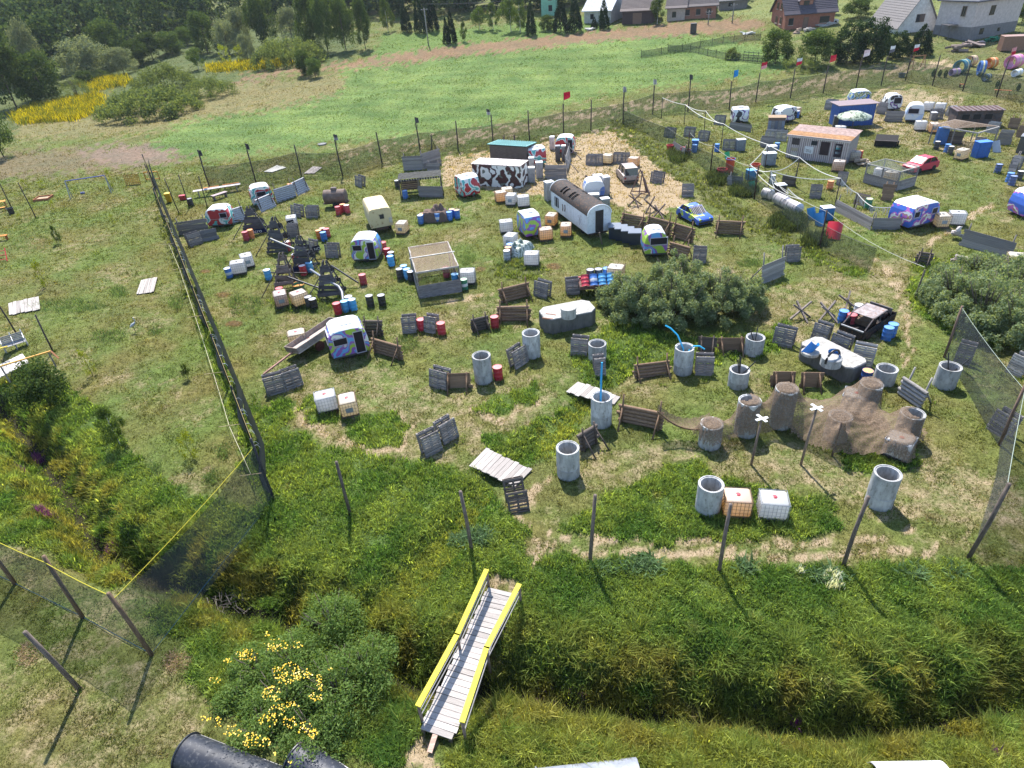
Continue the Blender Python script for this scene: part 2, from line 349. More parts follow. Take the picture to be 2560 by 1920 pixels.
TRACK = [([(1180, 1150), (1240, 1162), (1420, 1172), (1700, 1178), (1900, 1160), (2000, 1140)], 6), ([(1150, 1170), (1240, 1190), (1500, 1200), (1750, 1205), (1980, 1190), (2100, 1160)], 6),
         ([(640, 880), (650, 905), (700, 935), (790, 975), (860, 965), (885, 935), (850, 900)], 7), ([(590, 900), (650, 945), (740, 980), (880, 1000)], 7),
         ([(950, 655), (1060, 635)], 4), ([(1000, 295), (1200, 262), (1390, 225), (1600, 205), (1760, 180), (1900, 150), (2050, 135)], 6), ([(700, 340), (850, 320), (1000, 298)], 4),
         ([(1900, 560), (1945, 630), (1960, 700), (1960, 790)], 6), ([(2000, 530), (2080, 480), (2140, 440)], 6), ([(1010, 880), (1080, 910), (1160, 870)], 6), ([(1180, 1040), (1120, 1090), (1100, 1190)], 12)]
FIELDS = [([(-50, 60), (560, 60), (800, 70), (760, 130), (560, 150), (500, 190), (300, 280), (-50, 300)], (.075, .095, .035)),
          ([(720, 148), (960, 118), (1250, 95), (1480, 74), (1660, 100), (1720, 150), (1640, 162), (1345, 196), (1000, 282), (700, 312), (450, 345), (290, 330), (400, 262), (560, 240), (650, 225), (740, 190)], (.098, .148, .043)),
          ([(790, 140), (830, 75), (1260, 40), (1350, 70), (930, 107), (740, 140)], (.09, .14, .036)),
          ([(480, 178), (600, 150), (720, 139), (930, 104), (1250, 72), (1480, 48), (1640, 42), (1650, 62), (1480, 76), (1250, 95), (1000, 121), (740, 149), (600, 160), (540, 178)], (.165, .11, .066)),
          ([(30, 272), (500, 185), (560, 178), (742, 162), (745, 195), (650, 226), (430, 256), (300, 290), (30, 300)], (.15, .135, .062)),
          ([(-50, 335), (300, 312), (385, 322), (392, 352), (200, 372), (-50, 392)], (.125, .105, .06)), (ell(280, 335, 110, 20), (.15, .112, .085)),
          ([(30, 252), (60, 236), (215, 203), (225, 240), (150, 262), (40, 268)], (.12, .115, .03)), ([(175, 176), (270, 168), (282, 180), (200, 197)], (.12, .115, .03)), ([(450, 143), (590, 130), (640, 138), (560, 150), (455, 156)], (.12, .115, .03)),
          ([(1500, 20), (1640, 40), (1900, 60), (2300, 60), (2300, -60), (1500, -60)], (.14, .16, .06))]
def polyline_px(v, pts): return [(a * K, b * K) for a, b in pts]
def classify(X, Y, Z, jit=1.0):
    """lush, dry and base colour of ground points"""
    x, y = proj_np(X, Y, Z); sc_ = np.clip((y + 150) * .83 / CAM_H, 2, 120) * np.where(Y > 85, 5.0, 1.0)       # pixels per metre
    jx = (wav(X, Y, 1.7, 3) * .22 + wav(X, Y, .6, 4) * .10) * sc_ * jit; jy = (wav(X, Y, 1.9, 0) * .2 + wav(X, Y, .55, 2) * .08) * sc_ * .6 * jit
    xj, yj = (x + jx) / K, (y + jy) / K
    behind = (np.array(CF)[1] * Y + np.array(CF)[2] * (Z - CAM_H)) < 2
    lush = np.zeros(X.shape); dry = np.zeros(X.shape)
    for p in LUSH: lush = np.maximum(lush, inpoly(xj, yj, p) * 1.0)
    for p, a in DRY: dry = np.maximum(dry, inpoly(xj, yj, p) * (a if a > .9 else a * .72))
    trk = np.zeros(X.shape)
    for p, wd in TRACK: trk = np.maximum(trk, np.exp(-(seg_dist(xj, yj, p) / wd) ** 2))
    dry = np.maximum(dry * (1 - lush), trk * .72 * (1 - .8 * lush))
    dry = np.maximum(dry, (.11 + .16 * np.clip(wav(X, Y, 7, 1), 0, 1)) * (1 - lush)) * np.where(behind, .3, 1)
    c = np.empty(X.shape + (3,)); g = np.clip(.5 + .35 * wav(X, Y, 9, 2) + .2 * wav(X, Y, 2.5, 3), 0, 1)[..., None]
    c[:] = np.array((.108, .105, .036)) * (1 - g) + np.array((.09, .122, .032)) * g
    olive = np.clip((xj / 2212 - .75) * 2, 0, 1)[..., None] * np.clip((500 - yj) / 250, 0, 1)[..., None]; c = c * (1 - olive) + np.array((.105, .10, .045)) * olive
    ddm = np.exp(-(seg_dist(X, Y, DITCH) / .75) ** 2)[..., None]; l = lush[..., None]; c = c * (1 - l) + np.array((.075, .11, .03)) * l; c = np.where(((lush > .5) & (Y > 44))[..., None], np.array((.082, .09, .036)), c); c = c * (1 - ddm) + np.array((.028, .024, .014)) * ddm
    far = np.zeros(X.shape, bool)
    for p, col in FIELDS:
        m = inpoly(xj, yj, p); c[m] = col; far |= m; dry = np.where(m, .1, dry)
    gm = inpoly(xj, yj, FIELDS[1][0]); st = np.sin((X * .35 + Y) * .9 + 2 * wav(X, Y, 40, 1)) * .10 + wav(X, Y, 12, 0) * .10 + wav(X, Y, 30, 3) * .08; c = np.where(gm[..., None], c * (1 + st[..., None] * np.array((1.3, 1.0, 1.2))), c)
    return lush, dry, c, far, x, y
def make_ground():
    ys = np.concatenate([np.linspace(-120, -2, 16), -2 + np.cumsum(np.full(520, 1.0) * (0.13 * 1.0108 ** np.arange(520)))]); ys = ys[ys < 900]
    s = np.linspace(-1, 1, 440); s = s + 1.6 * s ** 7
    Y, Sx = np.meshgrid(ys, s, indexing='ij'); Wd = np.maximum(26, 20 + Y * .92); X = Sx * Wd; Z = terrain(X, Y)
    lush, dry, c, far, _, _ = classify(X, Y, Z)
    Z = Z + .02 * wav(X, Y, .8, 4) * (Y < 60)
    nr, nc = X.shape; v = np.stack([X, Y, Z], -1).reshape(-1, 3)
    i = np.arange(nr * nc).reshape(nr, nc); q = np.stack([i[:-1, :-1], i[:-1, 1:], i[1:, 1:], i[1:, :-1]], -1).reshape(-1, 4)
    m = bpy.data.meshes.new('ground'); m.vertices.add(len(v)); m.vertices.foreach_set('co', v.ravel())
    m.loops.add(q.size); m.loops.foreach_set('vertex_index', q.ravel()); m.polygons.add(len(q)); m.polygons.foreach_set('loop_start', np.arange(0, q.size, 4)); m.update()
    m.shade_smooth()
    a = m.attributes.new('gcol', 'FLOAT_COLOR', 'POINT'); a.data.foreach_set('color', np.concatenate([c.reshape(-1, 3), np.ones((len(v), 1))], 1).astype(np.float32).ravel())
    a = m.attributes.new('dry', 'FLOAT', 'POINT'); a.data.foreach_set('value', dry.astype(np.float32).ravel())
    mt, n, b = newmat('ground_soil_and_turf')
    gc = N(n, 'Attribute', attribute_name='gcol'); dr = N(n, 'Attribute', attribute_name='dry'); tc = N(n, 'TexCoord'); P = tc.outputs['Object']
    f1 = noise(n, P, 1.6, 8, .72); f2 = noise(n, P, .23, 4); f3 = noise(n, P, 7, 6, .75); f4 = noise(n, P, 1.1, 7, .66)
    c1 = mixc(n, 1, gc.outputs['Color'], ramp(n, f1, [(.28, .5), (.5, 1.0), (.72, 1.5)]), 'MULTIPLY')
    c1 = mixc(n, 1, c1, ramp(n, f3, [(.25, .42), (.75, 1.6)]), 'MULTIPLY')
    c1 = mixc(n, 1, c1, ramp(n, f2, [(.3, (.86, .95, .9)), (.7, (1.16, 1.06, 1.0))]), 'MULTIPLY')
    ad = N(n, 'Math', operation='ADD'); L(n, dr.outputs['Fac'], ad.inputs[0]); L(n, f4, ad.inputs[1])
    ad2 = N(n, 'Math', operation='MULTIPLY_ADD'); L(n, f3, ad2.inputs[0]); ad2.inputs[1].default_value = .62; L(n, ad.outputs[0], ad2.inputs[2])
    mr = N(n, 'MapRange'); L(n, ad2.outputs[0], mr.inputs[0]); mr.inputs[1].default_value = 1.02; mr.inputs[2].default_value = 1.38
    straw = mixc(n, f3, (.15, .11, .06), (.47, .365, .245))
    L(n, mixc(n, mr.outputs[0], c1, straw), b.inputs['Base Color']); b.inputs['Roughness'].default_value = .95; b.inputs['Specular IOR Level'].default_value = .1
    bp = N(n, 'Bump'); bp.inputs['Strength'].default_value = .9; bp.inputs['Distance'].default_value = .16; L(n, f1, bp.inputs['Height']); L(n, bp.outputs[0], b.inputs['Normal'])
    m.materials.append(mt); o = obj('ground', m); o['kind'] = 'structure'; o['label'] = 'mown meadow ground with straw patches, tracks and a weedy ditch'
make_ground()

# ------------------------------------------------------------------ grass: blades as one body of stuff
def blades_mat(name, tr=.52):
    m, n, b = newmat(name); out = n.nodes['Material Output']; n.nodes.remove(b)
    a = N(n, 'Attribute', attribute_name='bcol'); d = N(n, 'BsdfDiffuse'); t = N(n, 'BsdfTranslucent'); mx = N(n, 'MixShader'); mx.inputs[0].default_value = tr
    L(n, a.outputs['Color'], d.inputs[0]); L(n, mixc(n, 1, a.outputs['Color'], (1.4, 1.3, .6), 'MULTIPLY'), t.inputs[0])
    L(n, d.outputs[0], mx.inputs[1]); L(n, t.outputs[0], mx.inputs[2]); L(n, mx.outputs[0], out.inputs[0]); return m
BLADE = blades_mat('grass_blades')
def blades(name, X, Y, H, Wd, C, label, tuft=7, spread=.12, lean=.5, segs=2, cat='grass'):
    n = len(X); Z = terrain(X, Y); k = tuft
    ox = np.repeat(X, k) + RNG.normal(0, 1, n * k) * np.repeat(spread * np.ones(n), k); oy = np.repeat(Y, k) + RNG.normal(0, 1, n * k) * spread
    oz = np.repeat(Z, k) - .03; h = np.repeat(H, k) * RNG.uniform(.55, 1.15, n * k); wd = np.repeat(Wd, k) * RNG.uniform(.6, 1.2, n * k)
    a = RNG.uniform(0, 6.283, n * k); tl = np.repeat(RNG.uniform(0, 6.283, n), k) + RNG.normal(0, .9, n * k); ln = np.abs(RNG.normal(lean, .3, n * k)) * h
    dx, dy = np.cos(tl) * ln, np.sin(tl) * ln; wx, wy = -np.sin(a) * wd, np.cos(a) * wd
    P = [np.stack([ox - wx, oy - wy, oz], 1), np.stack([ox + wx, oy + wy, oz], 1)]
    if segs == 2:
        P += [np.stack([ox + wx * .7 + dx * .3, oy + wy * .7 + dy * .3, oz + h * .62], 1), np.stack([ox - wx * .7 + dx * .3, oy - wy * .7 + dy * .3, oz + h * .62], 1)]
    P += [np.stack([ox + dx, oy + dy, oz + h * .93], 1)]
    V = np.stack(P, 1); nv = V.shape[1]; m = bpy.data.meshes.new(name); V = V.reshape(-1, 3); nb = n * k
    base = np.arange(nb)[:, None] * nv
    if segs == 2:
        idx = np.concatenate([base + np.array([[0, 1, 2, 3]]), base + np.array([[3, 2, 4]])], 1).ravel(); tot = np.tile([4, 3], nb); st = np.concatenate([[0], np.cumsum(tot)[:-1]])
    else:
        idx = (base + np.array([[0, 1, 2]])).ravel(); st = np.arange(0, nb * 3, 3)
    m.vertices.add(len(V)); m.vertices.foreach_set('co', V.astype(np.float32).ravel()); m.loops.add(len(idx)); m.loops.foreach_set('vertex_index', idx)
    m.polygons.add(len(st)); m.polygons.foreach_set('loop_start', st); m.update()
    cc = np.repeat(C, k, 0) * RNG.uniform(.5, 1.5, (nb, 1)); cc = np.repeat(cc, nv, 0); cc = np.concatenate([cc, np.ones((len(cc), 1))], 1)
    at_ = m.attributes.new('bcol', 'FLOAT_COLOR', 'POINT'); at_.data.foreach_set('color', cc.astype(np.float32).ravel()); m.materials.append(BLADE)
    o = obj(name, m); tag(o, label, cat, kind='stuff'); return o
def sample(n, y0, y1, xpad=2.5, pw=1.0):
    """random ground points inside the photographed wedge, denser near the camera"""
    Y = y0 * (y1 / y0) ** (RNG.random(n) ** pw); X = (RNG.random(n) * 2 - 1) * (Y * .83 + 7 + xpad)
    return X, Y
def grow():
    X, Y = sample(200000, 6.5, 46); X2, Y2 = sample(70000, 46, 100); X, Y = np.concatenate([X, X2]), np.concatenate([Y, Y2]); Z = terrain(X, Y); lush, dry, c, far, x, y = classify(X, Y, Z)
    dd = seg_dist(X, Y, DITCH); ok = (lush > .5) & (x > -150) & (x < 2720) & (y < 2050)
    X, Y, dd = X[ok], Y[ok], dd[ok]; n = len(X); g = wav(X, Y, 2.2, 1); g2 = wav(X, Y, .9, 3)
    H = .27 + .09 * g + .30 * np.exp(-(dd / 1.7) ** 2) + .07 * g2; H = np.clip(H, .08, .9) * np.clip(dd / .8, .12, 1)
    t = np.clip(.5 + .45 * wav(X, Y, 3.4, 2) + .25 * g2, 0, 1)[:, None]; C = np.array((.095, .18, .042)) * (1 - t) + np.array((.21, .275, .068)) * t; t = np.clip((Y - 40) / 15, 0, .8)[:, None]; C = C * (1 - t) + np.array((.13, .145, .055)) * t
    xx, yy = proj_np(X, Y, terrain(X, Y)); br = np.zeros(n)
    for pl in ([(960, 1500), (1300, 1490), (1700, 1560), (2260, 1600), (2260, 1720), (900, 1720)], [(770, 1340), (870, 1240), (1000, 1110), (1060, 1080), (1010, 1180), (880, 1330), (800, 1360)], [(30, 1230), (230, 1290), (420, 1190), (460, 1230), (240, 1340), (60, 1280)], [(1150, 930), (1270, 860), (1290, 880), (1180, 1000)]): br = np.maximum(br, inpoly(xx / K, yy / K, pl) * 1.0)
    br = (br * np.clip(.75 + .4 * g2, 0, 1))[:, None]; C = C * (1 - br) + np.array((.25, .28, .065)) * br
    o = np.clip(np.exp(-((dd - .9) / 1.1) ** 2) * (.4 + .7 * wav(X, Y, 2.0, 4)), 0, .9)[:, None]; C = C * (1 - o) + np.array((.27, .25, .065)) * o
    p = np.clip(wav(X, Y, 1.5, 0) - 1.5, 0, 1)[:, None]; C = C * (1 - p) + np.array((.26, .22, .12)) * p; C = np.where(RNG.random((n, 1)) < .12, C * 1.7 + np.array((.05, .04, .01)), C)
    blades('tall_grass', X, Y, H, np.full(n, .017) + .0004 * Y, C, 'rank tall grass and weeds along the ditch and unmown islands', tuft=6, spread=.10, lean=.55)
    X, Y = sample(150000, 7, 95, pw=.85); Z = terrain(X, Y); lush, dry, c, far, x, y = classify(X, Y, Z)
    ok = (lush < .5) & ~far & (x > -150) & (x < 2720) & (y < 2050); X, Y, dry, c = X[ok], Y[ok], dry[ok], c[ok]; n = len(X)
    d = np.clip(dry * 1.3 + .25 * wav(X, Y, 1.3, 2) - .25, 0, 1)[:, None]; C = c * 1.25 * (1 - d) + np.array((.36, .28, .16)) * d
    blades('mown_grass', X, Y, .06 + .045 * np.clip(1 + wav(X, Y, 3, 3), 0, 2) + .0012 * Y, .012 + .0006 * Y, C, 'short mown grass over the playing field', tuft=4, spread=.16, lean=.9, segs=1)
    X, Y = sample(60000, 70, 240, pw=1.0); Z = terrain(X, Y); lush, dry, c, far, x, y = classify(X, Y, Z)
    ok = (x > -100) & (x < 2660) & (y > -80); ok &= ~((c[:, 0] > c[:, 1] * 1.25) & far); X, Y, c = X[ok], Y[ok], c[ok]
    blades('meadow_grass', X, Y, .12 + .0012 * Y * np.clip(.6 + .5 * wav(X, Y, 9, 1), .2, 1.4), .02 + .0005 * Y, c * 1.1, 'rough meadow grass beyond the back fence', tuft=3, spread=.5, lean=.7, segs=1)
grow()
def patch(name, label, spots, n, H, W, C, lean=.5, tuft=8, spread=.08, cat='plants'):
    """loose plants on drawn patches: spots = (view, x, y, rx, ry) in photo pixels"""
    Xs, Ys = [], []
    for (v, cx, cy, rx, ry, wt) in spots:
        k = max(1, int(n * wt))
        for _ in range(k):
            a = random.uniform(0, 6.283); r = math.sqrt(random.random()); x, y = px(v, cx + rx * r * math.cos(a), cy + ry * r * math.sin(a)); p = flat(x, y); Xs.append(p.x); Ys.append(p.y)
    X, Y = np.array(Xs), np.array(Ys); t = RNG.random(len(X))[:, None]
    return blades(name, X, Y, RNG.uniform(.7, 1.2, len(X)) * H, np.full(len(X), W), np.array(C[0]) * (1 - t) + np.array(C[1]) * t, label, tuft, spread, lean, cat=cat)
def goldenrod():
    Xs, Ys = [], []
    for (pl, _), cnt in zip([f for f in FIELDS if f[1] == (.12, .115, .03)], (2600, 1000, 1100)):
        xs, ys = [p[0] for p in pl], [p[1] for p in pl]; k = 0
        while k < cnt:
            x, y = random.uniform(min(xs), max(xs)), random.uniform(min(ys), max(ys))
            if inpoly(np.array([x]), np.array([y]), pl)[0]: p = hit((x + random.gauss(0, 7)) * K, (y + random.gauss(0, 1.6)) * K); Xs.append(p.x); Ys.append(p.y); k += 1
    X, Y = np.array(Xs), np.array(Ys); t = (RNG.random(len(X)) < .55)[:, None] * 1.0; blades('goldenrod', X, Y, RNG.uniform(.7, 1.5, len(X)), np.full(len(X), .055), np.array((.42, .35, .012)) * t + np.array((.10, .13, .03)) * (1 - t), 'yellow goldenrod in flower below the woods', 6, .35, .35, cat='flowers')
goldenrod()
patch('tussocks', 'grey green weed tussocks scattered over the lawn', [('y5', 250, 560, 220, 130, .1), ('y5', 480, 1080, 300, 50, .14), ('y5', 880, 980, 60, 40, .05), ('y5', 800, 1310, 120, 50, .06), ('y5', 1310, 1060, 60, 50, .04), ('y5', 1150, 1270, 50, 30, .02), ('z4', 850, 1410, 70, 90, .05), ('z4', 1000, 1420, 80, 90, .05), ('z4', 720, 1020, 40, 50, .02), ('z4', 1500, 1440, 250, 50, .08), ('z4', 1660, 790, 100, 50, .04), ('z5', 1330, 1260, 220, 50, .07), ('z5', 840, 1210, 80, 60, .04), ('z5', 220, 1360, 80, 60, .03), ('y6', 750, 640, 90, 60, .04), ('y6', 1000, 700, 40, 40, .02), ('y6', 1430, 600, 40, 60, .02), ('y6', 1360, 760, 40, 40, .02), ('z6', 1450, 1250, 120, 30, .04), ('y1', 1230, 600, 90, 60, .05)], 2200, .30, .016, ((.085, .15, .06), (.14, .20, .09)), .5, 6, .14)
patch('hay_heaps', 'small heaps of raked dry hay on the grass', [('z4', 565, 1105, 40, 12, .12), ('z4', 725, 1315, 60, 18, .16), ('z4', 830, 1585, 75, 22, .2), ('z5', 1640, 1275, 60, 25, .2), ('z5', 960, 1310, 40, 18, .1), ('z6', 290, 135, 15, 8, .04), ('y7', 185, 770, 70, 70, .1), ('y7', 1090, 820, 80, 60, .1)], 1500, .10, .02, ((.30, .22, .15), (.42, .33, .23)), 1.2, 6, .1, 'hay')
patch('purple_flowers', 'purple loosestrife flowering along the ditch', [('y6', 140, 470, 40, 30, .15), ('y6', 260, 930, 45, 20, .25), ('y6', 70, 600, 30, 10, .08), ('y6', 640, 1080, 50, 40, .06), ('y8', 1340, 880, 200, 60, .06), ('y8', 1210, 1000, 60, 40, .06), ('y9', 680, 1250, 80, 60, .08), ('y9', 870, 1030, 30, 15, .05), ('y9', 2060, 1370, 30, 20, .05), ('y9', 1310, 845, 12, 10, .03), ('y8', 1920, 1120, 60, 50, .06)], 260, .55, .014, ((.25, .05, .35), (.16, .08, .2)), .15, 5, .05, 'flowers')

def tussocks():
    X, Y = sample(5200, 8, 40); dd = seg_dist(X, Y, DITCH); lush, dry, c, far, x, y = classify(X, Y, terrain(X, Y)); ok = (dd > .95) & (dd < 2.5) & (lush > .5) & (RNG.random(len(X)) < .5) & (wav(X, Y, 2.6, 4) > -.2); X, Y = X[ok], Y[ok]; t = RNG.random(len(X))[:, None]
    blades('ditch_tussocks', X, Y, RNG.uniform(.45, .85, len(X)), np.full(len(X), .016), np.array((.30, .29, .07)) * t + np.array((.15, .23, .05)) * (1 - t), 'long drooping grass tussocks hanging over the ditch banks', 34, .10, .95)
tussocks()
# ------------------------------------------------------------------ foliage
def leaf_cloud(name, centres, radii, n, size, mat, aspect=2.0, flatten=1.0, up=.25):
    """n leaf quads spread through a set of clumps"""
    centres = np.array(centres, float); radii = np.array(radii, float); k = len(centres); w_ = radii ** 2 / np.sum(radii ** 2)
    ci = RNG.choice(k, n, p=w_); d = RNG.normal(size=(n, 3)); d /= np.linalg.norm(d, axis=1)[:, None]
    r = radii[ci] * (RNG.random(n) ** .33) * RNG.uniform(.8, 1.15, n); p = centres[ci] + d * r[:, None] * np.array((1, 1, flatten))
    nrm = d * .8 + RNG.normal(size=(n, 3)) * .8; nrm[:, 2] += up; nrm /= np.linalg.norm(nrm, axis=1)[:, None]
    t = np.cross(nrm, RNG.normal(size=(n, 3))); t /= np.linalg.norm(t, axis=1)[:, None]; b = np.cross(nrm, t); s = (size * RNG.uniform(.6, 1.3, n))[:, None]
    V = np.stack([p - t * s, p + b * s / aspect + nrm * s * .15, p + t * s, p - b * s / aspect + nrm * s * .15], 1).reshape(-1, 3)
    m = bpy.data.meshes.new(name); m.vertices.add(len(V)); m.vertices.foreach_set('co', V.astype(np.float32).ravel()); m.loops.add(4 * n); m.loops.foreach_set('vertex_index', np.arange(4 * n))
    m.polygons.add(n); m.polygons.foreach_set('loop_start', np.arange(0, 4 * n, 4)); m.update(); m.materials.append(mat); return m
LEAF = {'broad': leafmat('leaf_dark', (.04, .075, .025), (.095, .14, .045)), 'willow': leafmat('leaf_willow', (.10, .135, .08), (.19, .22, .145), tint=.2),
        'birch': leafmat('leaf_birch', (.055, .095, .025), (.10, .145, .04)), 'spruce': leafmat('needles', (.012, .028, .014), (.03, .055, .022), .2),
        'bush': leafmat('leaf_bush', (.10, .145, .05), (.19, .24, .095), .45), 'lime': leafmat('leaf_lime', (.16, .22, .02), (.3, .33, .04)), 'pine': leafmat('leaf_pine', (.018, .04, .018), (.045, .075, .03), .25)}
def crown_unit(kind, n, seed, size):
    """a crown one metre high on a unit footprint, standing on z = 0"""
    r = random.Random(seed); C, R = [], []
    if kind in ('spruce', 'pine'):
        for i in range(34):
            z = .10 + .88 * (i / 33); rr = (.5 * (1 - z) ** .8 + .015) if kind == 'spruce' else .42 * math.sqrt(max(.05, 1 - abs(z - .5) * 1.7))
            for j in range(5 if z < .7 else 3):
                a = r.uniform(0, 6.283); C.append((rr * .75 * math.cos(a), rr * .75 * math.sin(a), z - .03)); R.append(.05 + .16 * rr)
    else:
        lo = {'broad': .12, 'willow': .05, 'birch': .18, 'bush': .0, 'lime': .1}[kind]; m = {'broad': 60, 'willow': 62, 'birch': 50, 'bush': 80, 'lime': 24}[kind]
        for i in range(m):
            a = r.uniform(0, 6.283); t = r.random() ** .8; z = lo + (1 - lo) * t
            if kind == 'bush': prof = math.sqrt(max(.02, 1 - t ** 2.2)) * .5
            elif kind == 'birch': prof = .5 * math.sin(math.pi * (.12 + .86 * t)) ** .8
            else: prof = .5 * math.sin(math.pi * (.16 + .78 * t)) ** .55
            q = prof * math.sqrt(r.uniform(.05, .9)); C.append((q * math.cos(a), q * math.sin(a), max(.06, z * .9))); R.append(r.uniform(.10, .19) * (.75 if kind == 'birch' else 1))
    return leaf_cloud('crown', C, R, n, size, LEAF[kind], 1.8, .85 if kind != 'bush' else .6)
CROWNS = {k: [crown_unit(k, n, 10 * i + 3, s) for i in range(c)] for k, n, s, c in (('broad', 7000, .024, 3), ('willow', 7000, .021, 3), ('birch', 4500, .022, 2), ('spruce', 5000, .026, 2), ('lime', 700, .035, 1), ('pine', 6000, .024, 2))}
def trunk_unit(seed, stems=1):
    r = random.Random(seed); b = MB()
    for s in range(stems):
        x, y = (0, 0) if stems == 1 else (r.uniform(-.12, .12), r.uniform(-.12, .12)); pts = [(x * .4, y * .4, -.02), (x + r.uniform(-.01, .01), y + r.uniform(-.01, .01), .4), (x * 1.3 + r.uniform(-.02, .02), y * 1.3, .85)]
        b.tube(pts, .018, 6, .006)
        for i in range(7):
            z = r.uniform(.25, .75); a = r.uniform(0, 6.283); l = r.uniform(.15, .3) * (1.1 - z); b.tube([(x, y, z), (x + l * math.cos(a), y + l * math.sin(a), z + l * .6)], .007, 4, .002)
    return b.mesh('trunk', BARK, True)
TRUNKS = [trunk_unit(1), trunk_unit(2), trunk_unit(3, 4)]
TREE_N = [0]
def tree(kind, v, x, yb, yt, wpx, label, cat='tree', group=None, name=None, loc=None, h=None, wm=None):
    p = loc or at(v, x, yb); h = h or height_to(p, v, x, yt)
    if wm is None: a = px(v, x, yb); d = (p - Vector((0, 0, CAM_H))).dot(CF); wm = wpx / VIEWS[v][2] * d / FPX
    TREE_N[0] += 1; i = TREE_N[0]
    nm = name or {'broad': 'leafy_tree', 'willow': 'willow_tree', 'birch': 'birch_tree', 'spruce': 'spruce_tree', 'bush': 'bush', 'lime': 'sapling', 'pine': 'pine_tree'}[kind]
    t = thing(nm, label, cat, p, (i * 2.399) % 6.283, group)
    if kind == 'bush':
        r = random.Random(i); C, R = [], []; cr_ = max(.35, min(1.1, wm * .07))
        for _ in range(int(max(50, min(150, wm * 9)))):
            a = r.uniform(0, 6.283); q = math.sqrt(r.random()); zt = h * math.sqrt(max(.03, 1 - q * q)) * r.uniform(.82, 1.0) - cr_ * .6; C.append((q * wm * .5 * math.cos(a), q * wm * .5 * math.sin(a), max(cr_ * .4, zt * r.uniform(.55, 1)))); R.append(cr_ * r.uniform(.7, 1.25))
        obj('crown', leaf_cloud('crown', C, R, int(max(4000, min(11000, wm * 600))), max(.09, wm * .0125), LEAF['bush'], 2.0), t); obj('trunk', TRUNKS[2], t, (.12, .095, .075), scale=(h, h, h * .8)); return t
    cr = CROWNS[kind][i % len(CROWNS[kind])]
    obj('crown', cr, t, scale=(wm, wm, h)); tr = 2 if kind == 'bush' else i % 2
    col = (.5, .48, .45) if kind == 'birch' else (.12, .095, .075)
    f = max(.5, min(1.0, wm / h)) if kind != 'bush' else wm / h
    obj('trunk', TRUNKS[tr], t, col, scale=(h * f, h * f, h * .95)); return t
